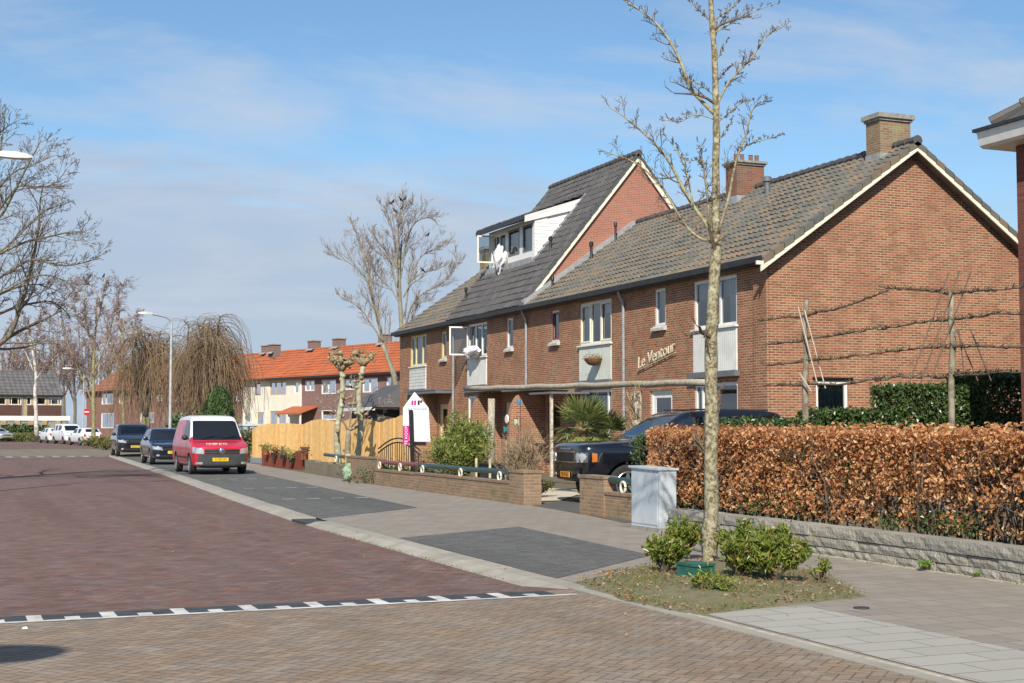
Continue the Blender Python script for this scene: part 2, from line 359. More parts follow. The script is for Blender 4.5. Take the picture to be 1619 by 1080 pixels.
TILE_OLD = island('roof_tile_old', [(0.112,0.107,0.099), (0.152,0.135,0.112), (0.216,0.148,0.095), (0.096,0.102,0.103), (0.168,0.152,0.129)], dirt=(0.088,0.094,0.065), nscale=2.2, bumps=.5)
TILE_DARK = island('roof_tile_dark', [(.07,.068,.07), (.09,.085,.085), (.11,.10,.095)], dirt=(.06,.06,.06), nscale=3, rough=.6, bumps=.2)
TILE_ORANGE = island('roof_tile_orange', [(0.409,0.099,0.032), (0.449,0.125,0.042), (0.343,0.079,0.032)], dirt=(0.277,0.106,0.063), nscale=1.0, bumps=.2)
TILE_GREY = island('roof_tile_grey', [(.12,.115,.115), (.15,.145,.14)], nscale=1.2, bumps=.2)
CREAM = plain('cream_paint', (.80,.76,.62), .5, .06, 4)
WHITE = plain('white_paint', (.80,.80,.77), .45, .05, 5)
YELLOWP = plain('yellow_cream_paint', (.74,.64,.34), .5, .06, 4)
PANEL = plain('white_panel', (.72,.72,.68), .5, .07, 3)
GREYP = plain('grey_paint', (.16,.165,.18), .5, .1, 6)
LEAD = plain('lead_flashing', (.36,.37,.38), .5, .15, 5)
ZINC = plain('zinc_pipe', (.42,.44,.46), .42, .15, 8, metal=.3)
GUTTER = plain('gutter_dark', (.035,.038,.043), .45, .2, 5)
BLACK = plain('black_plastic', (.02,.02,.022), .5, .2, 8)
SILL = plain('sill_tile', (.55,.54,.52), .6, .15, 10)
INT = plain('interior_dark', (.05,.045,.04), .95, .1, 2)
CURT = plain('curtain_white', (.72,.72,.70), .9, .1, 3)
CURTG = plain('curtain_grey', (.42,.44,.44), .9, .1, 3)
CONC = plain('concrete', (.34,.32,.28), .9, .18, 8, bumps=.4)
GL = glass('window_glass', (.58,.68,.68), .16)
GLC = glass('car_glass', (.16,.20,.22), .14)
WOOD = island('fence_wood', [(0.728,0.436,0.150), (0.806,0.515,0.200), (0.650,0.370,0.125), (0.858,0.568,0.250)], nscale=6, bumps=.3, dirt=(0.546,0.317,0.125))
REDW = island('red_stained_wood', [(.24,.055,.025), (.19,.04,.02)], nscale=8, bumps=.3)
LOG = bark('weathered_log', (.42,.38,.31), (.30,.26,.20), (.36,.33,.24), 14, 1)
print('helpers ok')

# ------------------------------------------------------------------ ground, road, pavement
rnd = random.Random(7); nrng = np.random.default_rng(7)
ROADM = herring('road_clinker', [(0.139,0.071,0.060), (0.189,0.092,0.068), (0.123,0.084,0.076), (0.213,0.109,0.072), (0.156,0.084,0.068), (0.115,0.063,0.056)], (0.098,0.063,0.048), w=.09, rot=47, big=(0.176,0.105,0.084))
TANM = herring('table_clinker', [(0.228,0.159,0.106), (0.274,0.192,0.125), (0.213,0.155,0.109), (0.251,0.163,0.106), (0.205,0.148,0.106), (0.258,0.192,0.132)], (0.144,0.107,0.069), w=.085, rot=47, big=(0.251,0.192,0.132))
BAYM = herring('bay_clinker', [(.085,.085,.085), (.115,.115,.11), (.075,.075,.08), (.14,.135,.125)], (.16,.155,.12), w=.105, rot=2, big=(.10,.10,.10), jw=.16)
PAVE = brick('pavement_tiles', (0.296,0.262,0.220), (0.248,0.221,0.189), (0.136,0.120,0.091), bw=.30, rh=.30, ms=.006, soil=(0.232,0.210,0.168), flat=True, dirt=.25, bs_=.35)
PAVEL = brick('light_tiles', (0.377,0.364,0.318), (0.336,0.324,0.285), (0.180,0.168,0.133), bw=.60, rh=.30, ms=.008, flat=True, dirt=.12, bs_=.3)
DRIVE = brick('driveway_bricks', (.13,.125,.12), (.10,.10,.10), (.08,.08,.07), bw=.2, rh=.1, ms=.006, flat=True)
KERBM = island('kerb_concrete', [(0.357,0.332,0.281), (0.315,0.295,0.251), (0.383,0.353,0.296)], nscale=3, bumps=.35, dirt=(0.230,0.205,0.152))
SOIL = plain('garden_soil', (.16,.125,.085), .95, .25, 3, bumps=.8, c2=(.10,.09,.05), detail=9)
GRASSY = plain('verge_ground', (.15,.14,.06), .95, .25, 1.5, c2=(.19,.15,.09), detail=9)
GRAVEL = plain('gravel', (.62,.55,.44), .95, .12, 20, bumps=.7)
MARKW = plain('marking_white', (.68,.67,.64), .75, .12, 5, c2=(.40,.38,.35), detail=12)
MARKD = plain('marking_dark', (.055,.062,.065), .7, .2, 7)

def flat(name, poly, z, m, kind='structure'):
    b = MB(); P = [(p[0], p[1], (p[2] if len(p) > 2 else z)) for p in poly]
    b.add(P, [tuple(range(len(P)))]); o = b.build(name, m); return tag(o, kind=kind)
flat('ground', [(-900,-300), (1500,-300), (1500,2200), (-900,2200)], -.125, GRASSY)
KI = [(-4, 5.62), (12, 5.64), (22, 5.72), (30, 6.10), (45, 6.95), (60, 7.65), (76, 8.45)]          # kerb inner edge
def kx(y):
    for (a, xa), (b, xb) in zip(KI, KI[1:]):
        if y <= b: return xa + (xb-xa)*(y-a)/(b-a)
    return KI[-1][1] + (y-76)*.05
# main road, intersection, far road
flat('road', [(-7,12.69), (5.3,12.69)] + [(kx(y)-.25, y) for y in (22,30,45,60,75.2)] + [(-7,75.2)], -.05, ROADM)
flat('raised_table', [(-9,-6), (5.42,-6), (5.42,11.80), (-9,11.80)], 0.0, TANM)
flat('table_ramp', [(-9,11.80,0), (5.42,11.80,0), (5.42,12.7,-.05), (-9,12.7,-.05)], 0, ROADM)
OLIVE = herring('crossing_clinker', [(.20,.165,.11), (.24,.19,.13), (.17,.14,.10)], (.09,.08,.06), w=.1, rot=47, big=(.21,.18,.12))
flat('road_crossing', [(-30,75.9), (7.9,75.9), (9.5,80), (14,84), (40,88), (40,100), (12,97), (10.5,101), (-30,101)], -.02, OLIVE)
flat('crossing_ramp', [(-14,75.15,-.052), (8.1,75.15,-.052), (8.3,75.9,-.02), (-14,75.9,-.02)], 0, ROADM)
flat('road_beyond', [(-14,101), (10.4,101), (12.5,128), (14,150), (-14,150)], -.02, ROADM)
def marks(name, y0, zf, xs, xe, w, period, d1, d2, alt=True):
    bd, bw = MB(), MB(); e = .004
    P = lambda x, y: (x, y, zf(y) + e)
    bw.add([P(xs,y0), P(xe,y0), P(xe,y0+.075), P(xs,y0+.075)], [(0,1,2,3)])
    x = xs; k = 0
    while x < xe - period:
        a, b_, c = x, x + w, x + period
        for (ya, yb, white) in ((y0+.075, y0+.075+d1, True), (y0+.075+d1, y0+.075+d1+d2, k % 2 == 0)):
            if white: bw.add([P(a,ya), P(b_,ya), P(b_,yb), P(a,yb)], [(0,1,2,3)]); bd.add([P(b_,ya), P(c,ya), P(c,yb), P(b_,yb)], [(0,1,2,3)])
            else: bd.add([P(a,ya), P(c,ya), P(c,yb), P(a,yb)], [(0,1,2,3)])
        x += period; k += 1
    tag(bw.build(name + '_white', MARKW), kind='structure'); tag(bd.build(name + '_black', MARKD), kind='structure')
zr = lambda y: 0.0
marks('road_marking', 11.40, zr, -4.96, 5.30, .115, .28, .15, .17)
z2 = lambda y: -.052 + .032*(y-75.15)/.75 if y < 75.9 else -.02
marks('far_road_marking', 75.25, z2, -6, 7.9, .34, .75, .9, .001)
flat('far_marking_line', [(-14,149.2), (11.2,149.2), (11.2,149.9), (-14,149.9)], -.012, MARKD)
bw = MB()
for i in range(26): bw.add([(-12+i*.9,148.6,-.01), (-11.55+i*.9,148.6,-.01), (-11.55+i*.9,149.2,-.01), (-12+i*.9,149.2,-.01)], [(0,1,2,3)])
tag(bw.build('far_marking_blocks', MARKW), kind='structure')
# kerb of bevelled stones
kb = MB(); y = 11.9
while y < 76:
    L_ = .98; y1 = y + L_ - .012; a0, a1 = kx(y), kx(y1)
    if not (15.9 < y < 16.4 or 21.3 < y < 21.9):
        j = rnd.uniform(-.004, .004)
        prof = lambda a: [(a-.40, -.13), (a-.40, -.044), (a-.30, -.02+j), (a-.22, .006+j), (a, .006+j), (a, -.13)]
        p0, p1 = prof(a0), prof(a1)
        V = [(p[0], y, p[1]) for p in p0] + [(p[0], y1, p[1]) for p in p1]; n = 6
        kb.add(V, [tuple(range(n))[::-1], tuple(range(n, 2*n))] + [(i, (i+1) % n, n+(i+1) % n, n+i) for i in range(n)])
    else:
        kb.box((a0-.38, y, -.13), (a0, y1, -.012), mi=1)
    y += L_
y = -3
while y < 11.9:
    kb.box((5.42, y, -.1), (5.545, y+.985, .008+rnd.uniform(-.002,.002))); y += 1.0
tag(kb.build('kerb', [KERBM, MARKD]), kind='structure')
# pavement, parking bays, driveway, beds
flat('pavement', [(5.545,-5), (9.6,-5), (9.6,17.6), (10.35,21), (10.45,25), (10.5,35), (11.3,50), (11.7,56), (12.2,78), (8.45,76), (7.65,60), (6.95,45), (6.10,30), (5.72,22), (5.64,12), (5.545,11.9)], 0, PAVE)
flat('light_paving', [(5.60,-4), (6.72,-4), (6.72,9.95), (5.68,9.95)], .005, PAVEL)
bb = MB(); bb.box((5.545,-4,-.05), (5.60,9.9,.009)); tag(bb.build('edging_strip', plain('edging_stone', (.52,.46,.36), .9, .2, 9)), kind='structure')
flat('parking_bay', [G(632,851)[:2], G(820,833)[:2], G(1030,878)[:2], G(880,915)[:2]], .004, BAYM)
flat('parking_strip', [(5.75,22.43), G(660,803)[:2], (9.5,45.9), (10.0,60), (10.4,75), (8.42,75.5), (7.65,60), (6.95,45), (6.10,30)], .004, BAYM)
ed = MB()
def strip(b, p, q, w, z=.008):
    p, q = Vector((p[0], p[1], 0)), Vector((q[0], q[1], 0)); t = (q-p).normalized(); n = Vector((-t.y, t.x, 0))*w/2
    b.add([(p+n)[:2]+(z,), (q+n)[:2]+(z,), (q-n)[:2]+(z,), (p-n)[:2]+(z,)], [(0,1,2,3)])
tl = MB()
def dashes(y, n=4, x0=None, x1=None):
    x0 = x0 or kx(y)+.35; x1 = x1 or x0 + 2.0
    for i in range(n):
        a = x0 + (x1-x0)*(i+.15)/n; strip(tl, (a, y), (a+.28, y+.02), .11)
for yy, xx in ((28.6, 6.45), (33.9, 6.7), (40.1, 7.0)): dashes(yy, 4, xx, xx+2.1)
tag(tl.build('bay_markings', MARKW), kind='structure')
flat('garden_ground', [(9.75,4), (70,4), (70,64), (12.0,64), (11.75,56), (11.3,49), (10.75,38), (10.6,26), (9.8,17.6)], -.006, SOIL)
flat('driveway', [(9.9,19.6), (17.9,19.6), (17.9,25.6), (12.2,26.2), (10.45,24.6), (10.2,21.7)], .004, DRIVE)
flat('gravel_path', [G(848,793)[:2], G(848,771)[:2], (14.2,29.9), (14.6,27.0), G(912,783)[:2], G(885,792)[:2]], .010, GRAVEL)
# tree bed, slightly domed with leaves and soil
bed = MB(); pts = [G(*p)[:2] for p in ((905,921), (1018,895), (1130,885), (1290,902), (1370,944), (1240,958), (1100,976), (985,953))]
c = np.mean(pts, axis=0); ring = 5; n = 48
def poly_at(t):
    t = t % 1 * len(pts); i = int(t); f = t - i; return np.array(pts[i])*(1-f) + np.array(pts[(i+1) % len(pts)])*f
V = []; fs = []
for r in range(ring+1):
    q = r/ring
    for j in range(n):
        p = c + (poly_at(j/n)-c)*(q*(1+.02*rnd.uniform(-1,1))); V.append((p[0], p[1], .012 + .07*(1-q**2) + (rnd.uniform(-.008,.012) if r < ring else -.012)))
for r in range(ring):
    for j in range(n): j2 = (j+1) % n; fs.append((r*n+j, (r+1)*n+j, (r+1)*n+j2, r*n+j2))
bed.add(V, fs); BEDM = plain('tree_bed_soil', (.20,.155,.10), .95, .3, 9, bumps=1.0, c2=(.12,.13,.05), detail=12)
tag(bed.build('tree_bed', BEDM, smooth=True), kind='structure')
def scatter_poly(k, inset=.96):
    out = []
    for _ in range(k):
        p = c + (poly_at(rnd.random())-c)*math.sqrt(rnd.random())*inset; out.append((p[0], p[1]))
    return np.array(out)
gb = MB(); P = scatter_poly(9000, .99); P = P[(np.sin(P[:,0]*5.3+1)*np.sin(P[:,1]*3.9)+.6*nrng.normal(size=len(P))) > .1]; hh = nrng.uniform(.012,.05,len(P))
zz = .02 + .06*np.clip(1-((P-c)**2).sum(1)/2.2, 0, 1)
gb.leaves(np.column_stack([P, zz+hh*.35]), nrng.normal(size=(len(P),3))*[1,1,.25], hh*1.3, .16, .1, nrng, Dir=np.tile([0,0,1.0],(len(P),1))+nrng.normal(size=(len(P),3))*.5)
tag(gb.build('grass', leafmat('grass_blades', [(.10,.14,.03), (.20,.20,.07), (.15,.18,.05), (.28,.24,.11)])), 'short yellowish grass in the bed round the street tree', 'grass', kind='stuff')
lb = MB(); P = scatter_poly(900, .98); zz = .03 + .06*np.clip(1-((P-c)**2).sum(1)/2.2, 0, 1)
lb.leaves(np.column_stack([P, zz]), nrng.normal(size=(len(P),3))*[.5,.5,.3]+[0,0,1], nrng.uniform(.02,.06,len(P)), .6, .6, nrng)
tag(lb.build('fallen_leaves', leafmat('dead_leaves', [(.30,.14,.06), (.42,.27,.15), (.22,.12,.07), (.5,.42,.3)])), 'dry brown leaves lying in the tree bed', 'leaves', kind='stuff')

# ------------------------------------------------------------------ building helpers
def wall_x(b, X, y0, y1, z0, z1, holes=(), rev=.13, mi=None, d=1):
    """wall plane at x=X facing -x (d=1), holes (ya,yb,za,zb) get reveals going inwards"""
    ys = sorted({y0, y1, *[h[0] for h in holes], *[h[1] for h in holes]}); zs = sorted({z0, z1, *[h[2] for h in holes], *[h[3] for h in holes]})
    for a, c in zip(ys, ys[1:]):
        for e, f in zip(zs, zs[1:]):
            my, mz = (a+c)/2, (e+f)/2
            if any(h[0] < my < h[1] and h[2] < mz < h[3] for h in holes): continue
            b.add([(X,c,e), (X,a,e), (X,a,f), (X,c,f)], [(0,1,2,3)], mi)
    for (a, c, e, f) in holes:
        x2 = X + rev*d
        b.add([(X,a,e), (X,c,e), (x2,c,e), (x2,a,e)], [(0,1,2,3)], mi); b.add([(X,a,f), (x2,a,f), (x2,c,f), (X,c,f)], [(0,1,2,3)], mi)
        b.add([(X,a,e), (x2,a,e), (x2,a,f), (X,a,f)], [(0,1,2,3)], mi); b.add([(X,c,e), (X,c,f), (x2,c,f), (x2,c,e)], [(0,1,2,3)], mi)
def wall_y(b, Y, x0, x1, z0, z1, holes=(), rev=.13, mi=None):
    xs = sorted({x0, x1, *[h[0] for h in holes], *[h[1] for h in holes]}); zs = sorted({z0, z1, *[h[2] for h in holes], *[h[3] for h in holes]})
    for a, c in zip(xs, xs[1:]):
        for e, f in zip(zs, zs[1:]):
            mx, mz = (a+c)/2, (e+f)/2
            if any(h[0] < mx < h[1] and h[2] < mz < h[3] for h in holes): continue
            b.add([(a,Y,e), (c,Y,e), (c,Y,f), (a,Y,f)], [(0,1,2,3)], mi)
    for (a, c, e, f) in holes:
        y2 = Y + rev
        b.add([(a,Y,e), (a,y2,e), (c,y2,e), (c,Y,e)], [(0,1,2,3)], mi); b.add([(a,Y,f), (c,Y,f), (c,y2,f), (a,y2,f)], [(0,1,2,3)], mi)
        b.add([(a,Y,e), (a,Y,f), (a,y2,f), (a,y2,e)], [(0,1,2,3)], mi); b.add([(c,Y,e), (c,y2,e), (c,y2,f), (c,Y,f)], [(0,1,2,3)], mi)
def window(parent, X, y0, y1, z0, z1, cols=(.0, 1.), fw=.07, m=None, curtain=None, inset=.07, axis='x', g=None, rows=(), label=None, sash=None, sashm=None, deep=True):
    """frame with mullions at the given fractions; pane and curtains are children of the frame"""
    b = MB(); m = m or WHITE
    def bx(bb, a, c, u0, u1, w0, w1):
        if axis == 'x': bb.box((a, u0, w0), (c, u1, w1))
        else: bb.box((u0, a, w0), (u1, c, w1))
    a = X + inset
    bx(b, a, a+.07, y0, y1, z0, z0+fw); bx(b, a, a+.07, y0, y1, z1-fw, z1)
    bx(b, a, a+.07, y0, y0+fw, z0+fw, z1-fw); bx(b, a, a+.07, y1-fw, y1, z0+fw, z1-fw)
    W = y1-y0
    for c in cols[1:-1]: bx(b, a+.001, a+.069, y0+W*c-fw*.45, y0+W*c+fw*.45, z0+fw, z1-fw)
    for (r, c0, c1) in rows:
        zz = z0+(z1-z0)*r; bx(b, a+.002, a+.068, y0+W*c0, y0+W*c1, zz-fw*.3, zz+fw*.3)
    o = b.build('window', m, parent)
    if label: o['label'] = label
    if sash:
        for i in sash:
            s0, s1 = y0+W*cols[i]+fw*.5, y0+W*cols[i+1]-fw*.5; sb = MB(); t = .045
            bx(sb, a-.015, a+.03, s0, s1, z0+fw, z0+fw+t); bx(sb, a-.015, a+.03, s0, s1, z1-fw-t, z1-fw)
            bx(sb, a-.015, a+.03, s0, s0+t, z0+fw+t, z1-fw-t); bx(sb, a-.015, a+.03, s1-t, s1, z0+fw+t, z1-fw-t)
            sb.build('sash', sashm or m, o)
    p = MB()
    if axis == 'x': p.add([(a+.04,y0+fw*.5,z0+fw*.5), (a+.04,y0+fw*.5,z1-fw*.5), (a+.04,y1-fw*.5,z1-fw*.5), (a+.04,y1-fw*.5,z0+fw*.5)], [(0,1,2,3)])
    else: p.add([(y0+fw*.5,a+.04,z0+fw*.5), (y1-fw*.5,a+.04,z0+fw*.5), (y1-fw*.5,a+.04,z1-fw*.5), (y0+fw*.5,a+.04,z1-fw*.5)], [(0,1,2,3)])
    p.build('pane', g or GL, o)
    for (c0, c1, r0, r1, mm) in (curtain or ()):
        cb = MB(); n = max(4, int((c1-c0)*W/.06)); V = []; fs = []
        for i in range(n+1):
            u = y0+W*(c0+(c1-c0)*i/n); q = a+.14+.018*(i % 2)
            for zz in (z0+(z1-z0)*r0, z0+(z1-z0)*r1): V.append((q, u, zz) if axis == 'x' else (u, q, zz))
        for i in range(n): fs.append((2*i, 2*i+2, 2*i+3, 2*i+1))
        cb.add(V, fs); cb.build('curtain' if r1-r0 > .6 else 'blind', mm, o)
    return o
def tiles(b, O, U, L, V, S, N_, tw=.25, th=.33, amp=.055, lift=.036, mask=None):
    O, U, V, N_ = (np.array(x, float) for x in (O, U, V, N_))
    nu, nv = max(1, round(L/tw)), max(1, round(S/th)); tw, th = L/nu, S/nv
    xs = np.array([0, .22, .45, .72, 1.0]); hs = np.array([.3, 1.0, .5, 0.0, .3])*amp
    for r in range(nv):
        for c_ in range(nu):
            if mask and not mask((c_+.5)*tw, (r+.5)*th): continue
            j = rnd.uniform(-.009, .009); k = rnd.uniform(-.006, .014) + .012*math.sin(c_*.31+r*.2)
            P = []
            for (v, h) in ((r*th - .0 + j, lift+k), ((r+1)*th + .02, .004)):
                for x, hh in zip(xs, hs): P.append(O + U*((c_+x*.985)*tw) + V*v + N_*(hh + h))
            for x in xs: P.append(O + U*((c_+x*.985)*tw) + V*(r*th+j) + N_*(-.01))
            fs = [(i, i+1, 6+i, 5+i) for i in range(4)] + [(10+i, 11+i, i+1, i) for i in range(4)]
            b.add(P, fs)
def ridge_caps(b, p, q, r=.13, seg=.36):
    p, q = Vector(p), Vector(q); L = (q-p).length; n = max(1, round(L/seg)); t = (q-p)/n
    for i in range(n):
        a = p + t*i; c = p + t*(i+1.06)
        b.tube([a, a+(c-a)*.12, c], [r*1.12, r*1.02, r*.9], 8)
def rake_board(b, X0, Z0, X1, Z1, Y0, Y1, h):
    b.hexa([(X0,Y0,Z0-h), (X1,Y0,Z1-h), (X1,Y1,Z1-h), (X0,Y1,Z0-h), (X0,Y0,Z0), (X1,Y0,Z1), (X1,Y1,Z1), (X0,Y1,Z0)])
def chimney(parent, x0, x1, y0, y1, z0, z1, m, pots=0, cap=.12, skirt=True):
    b = MB(); b.box((x0,y0,z0), (x1,y1,z1)); o = b.build('chimney', m, parent)
    c_ = MB(); c_.box((x0-.09,y0-.09,z1+.002), (x1+.09,y1+.09,z1+cap)); c_.box((x0-.04,y0-.04,z1-.06), (x1+.04,y1+.04,z1)); c_.build('chimney_cap', CONC, o)
    for i in range(pots):
        p = MB(); x = x0+(x1-x0)*(.18+.22*i+(.1 if i > 1 else 0)); p.lathe((x, (y0+y1)/2, z1+cap), [(.075,0), (.08,.04), (.065,.06), (.062,.22), (.075,.24), (.05,.245)], 10)
        p.build('chimney_pot', CHIM2, o)
    if skirt:
        f = MB(); f.box((x0-.02,y0-.02,z0+.0), (x1+.02,y1+.02,z0+.22)); f.build('flashing', LEAD, o)
    return o
def vent(parent, x, y, z, h=.5, r=.05, m=None, cowl=True):
    b = MB(); b.lathe((x,y,z-.15), [(r*1.8,0), (r*1.8,.1), (r,.16), (r,h+.1), (r*1.5,h+.12), (r*1.5,h+.24), (r*.9,h+.27)] if cowl else [(r,0),(r,h+.15)], 10); return b.build('vent_pipe', m or BLACK, parent, smooth=True, angle=40)
def pipe(parent, X, y, z0, z1, m=None):
    b = MB(); b.tube([(X+.18,y,z1+.0), (X-.02,y,z1-.06), (X-.06,y,z1-.22), (X-.06,y,z0)] if False else [(X-.22,y,z1), (X-.2,y,z1-.1), (X-.07,y,z1-.34), (X-.06,y,z1-.5), (X-.06,y,z0)], .042, 8)
    for zz in np.arange(z0+.4, z1-.5, 1.5): b.tube([(X-.06,y,zz), (X-.06,y,zz+.04)], .055, 8)
    return b.build('drainpipe', m or ZINC, parent, smooth=True, angle=40)
def text_mesh(s, size, extrude=.01, shear=0, align='CENTER'):
    cu = bpy.data.curves.new('t', 'FONT'); cu.body = s; cu.size = size; cu.extrude = extrude; cu.shear = shear; cu.align_x = align; cu.align_y = 'CENTER'; cu.resolution_u = 3
    o = bpy.data.objects.new('t', cu); COL.objects.link(o); bpy.context.view_layer.update()
    me = bpy.data.meshes.new_from_object(o.evaluated_get(bpy.context.evaluated_depsgraph_get()))
    bpy.data.objects.remove(o); bpy.data.curves.remove(cu); return me
def lettering(name, s, size, mat4, m, parent=None, extrude=.008, shear=0, sx=1.0):
    me = text_mesh(s, size, extrude, shear); me.transform(mat4 @ Matrix.Diagonal((sx,1,1,1))); me.name = name; me.materials.clear(); me.materials.append(m)
    o = bpy.data.objects.new(name, me); COL.objects.link(o); attach(o, parent); return o
def frame_mat(origin, xdir, ydir):
    x = Vector(xdir).normalized(); y = Vector(ydir).normalized(); z = x.cross(y)
    M_ = Matrix((x, y, z)).transposed().to_4x4(); M_.translation = Vector(origin); return M_

# ------------------------------------------------------------------ the terrace of four houses
XF, XR, XB = 18.2, 22.4, 26.6            # front wall, ridge, back wall
SL = .70; ZR = 8.60                       # slope, ridge height (deck)
def deck(x): return ZR - SL*abs(x-XR)
nfl = Vector((-SL, 0, 1)).normalized(); vfl = Vector((1, 0, SL)).normalized()
def unit(y0, y1, label, tile, roof=True, gable_near=False, gable_far=False, holes=(), wallm=None):
    t = thing('terraced_house', label, 'house', (XF, y0, 0), 'terraced houses in the brick row'); b = MB()
    wall_x(b, XF, y0+.004, y1-.004, -.05, 5.55, holes)
    bw_ = MB(); wall_x(bw_, XB, y0+.004, y1-.004, -.05, 5.55, (), d=-1); bw_.build('back_wall', WALL, t)
    if gable_near:
        gx = 28.35; hw = (19.50, 20.42, 1.30, 2.62)
        wall_y(b, gx, XF, XB, -.05, 5.55, (hw,))
        b.add([(XF,gx,5.55), (XB,gx,5.55), (XR,gx,deck(XR)-.12), ], [(0,1,2)])
    if gable_far:
        b.add([(XF,y1,-.05), (XF,y1,5.55), (XR,y1,deck(XR)-.12), (XB,y1,5.55), (XB,y1,-.05)], [(0,1,2,3,4)])
    b.build('wall', wallm or WALL, t)
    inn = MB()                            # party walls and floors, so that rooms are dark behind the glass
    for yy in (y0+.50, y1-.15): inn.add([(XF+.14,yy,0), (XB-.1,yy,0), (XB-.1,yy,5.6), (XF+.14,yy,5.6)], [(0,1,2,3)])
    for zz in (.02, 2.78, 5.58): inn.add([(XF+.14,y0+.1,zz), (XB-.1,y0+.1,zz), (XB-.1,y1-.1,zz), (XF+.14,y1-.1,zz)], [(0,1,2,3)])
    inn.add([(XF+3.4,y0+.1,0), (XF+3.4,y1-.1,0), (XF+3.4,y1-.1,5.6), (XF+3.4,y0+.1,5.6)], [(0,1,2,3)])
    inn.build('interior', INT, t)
    if roof:
        o0, o1 = (y0-.27 if gable_near else y0), (y1+.25 if gable_far else y1)
        rb = MB(); S = (XR-17.96)*math.sqrt(1+SL*SL)
        tiles(rb, (17.96, o1, deck(17.96)), (0,-1,0), o1-o0, vfl, S, nfl, .245, .335)
        rb.hexa([(17.98,o0+.01,deck(17.98)-.10), (XR,o0+.01,ZR-.10), (XR,o1-.01,ZR-.10), (17.98,o1-.01,deck(17.98)-.10), (17.98,o0+.01,deck(17.98)-.005), (XR,o0+.01,ZR-.005), (XR,o1-.01,ZR-.005), (17.98,o1-.01,deck(17.98)-.005)])
        xb = 26.95
        rb.hexa([(XR,o0+.01,ZR-.10), (xb,o0+.01,deck(xb)-.10), (xb,o1-.01,deck(xb)-.10), (XR,o1-.01,ZR-.10), (XR,o0+.01,ZR+.03), (xb,o0+.01,deck(xb)+.03), (xb,o1-.01,deck(xb)+.03), (XR,o1-.01,ZR+.03)])
        r = rb.build('roof', tile, t)
        rc = MB(); ridge_caps(rc, (XR,o0-.05,ZR+.05), (XR,o1,ZR+.05)); rc.build('ridge_tiles', TILE_DARK, r, smooth=True, angle=40)
        if gable_near:
            vb = MB()
            for sgn, xe in ((-1, 17.87), (1, 26.9)):
                n = 16
                for i in range(n):
                    a = xe+(XR-xe)*i/n; c_ = xe+(XR-xe)*(i+1.05)/n; za, zc = deck(a)+.075, deck(c_)+.045
                    vb.hexa([(a,o0-.05,za-.15), (c_,o0-.05,zc-.15), (c_,o0+.20,zc-.15), (a,o0+.20,za-.15), (a,o0-.05,za), (c_,o0-.05,zc), (c_,o0+.20,zc), (a,o0+.20,za)])
            vb.build('verge_tiles', TILE_OLD, r)
    g = MB(); prof = [(17.99,5.53), (17.99,5.42), (17.85,5.42), (17.83,5.56), (17.86,5.56), (17.88,5.46), (17.96,5.46), (17.97,5.53)]
    o0, o1 = (y0-.25 if gable_near else y0), (y1+.2 if gable_far else y1)
    g.prism(prof, 'y', o0, o1); g.box((18.0,o0,5.38), (18.19,o1-.002,5.415)); g.box((17.995,o0+.001,5.416), (18.03,o1-.003,5.53)); g.build('gutter', GUTTER, t)
    return t

# 1: nearest house
H1 = [(29.80,31.95,4.04,5.30), (29.80,31.95,.45,2.62), (33.50,34.12,4.28,5.30), (33.15,34.45,.02,2.50)]
h1 = unit(28.35, 35.98, 'nearest brick row house with the plain gable end, white lettering on the front', TILE_OLD, gable_near=True, holes=H1)
window(h1, XF, 29.80,31.95,4.04,5.30, (0,.40,.52,1.), .085, WHITE, [(.0,.28,.02,.98,CURT),(.02,.98,.62,.98,CURTG)], .03)
window(h1, XF, 29.80,31.95,.45,2.62, (0,.83,1.), .085, WHITE, [(.0,.8,.05,.62,CURTG)], .03)
window(h1, XF, 33.50,34.12,4.28,5.30, (0,1.), .075, WHITE, [(.05,.95,.02,.98,CURTG)], .03)
window(h1, 28.35, 19.50,20.42,1.30,2.62, (0,1.), .075, WHITE, [(.04,.96,.42,.96,CURTG)], .03, axis='y')
def door(parent, y0, y1, z1, m, X=XF, glassy=.5, arch=False):
    b = MB(); b.box((X+.06,y0,.02), (X+.13,y0+.08,z1)); b.box((X+.06,y1-.08,.02), (X+.13,y1,z1)); b.box((X+.06,y0+.08,z1-.08), (X+.13,y1-.08,z1))
    f = b.build('door_frame', m, parent)
    d = MB(); zc = .95
    d.box((X+.085,y0+.08,.02), (X+.12,y1-.08,zc)); d.box((X+.085,y0+.08,z1-.2), (X+.12,y1-.08,z1-.08)); d.box((X+.085,y0+.08,zc), (X+.12,y0+.22,z1-.2)); d.box((X+.085,y1-.22,zc), (X+.12,y1-.08,z1-.2))
    dd = d.build('door', m, parent)
    p = MB(); p.add([(X+.1,y0+.2,zc), (X+.1,y0+.2,z1-.2), (X+.1,y1-.2,z1-.2), (X+.1,y1-.2,zc)], [(0,1,2,3)]); p.build('door_pane', GL, dd)
    k = MB(); k.tube([(X+.08,y0+.15,1.02), (X+.03,y0+.15,1.02), (X+.03,y0+.27,1.02)], .012, 6); k.build('door_handle', ZINC, dd)
door(h1, 33.15, 34.45, 2.50, WHITE)
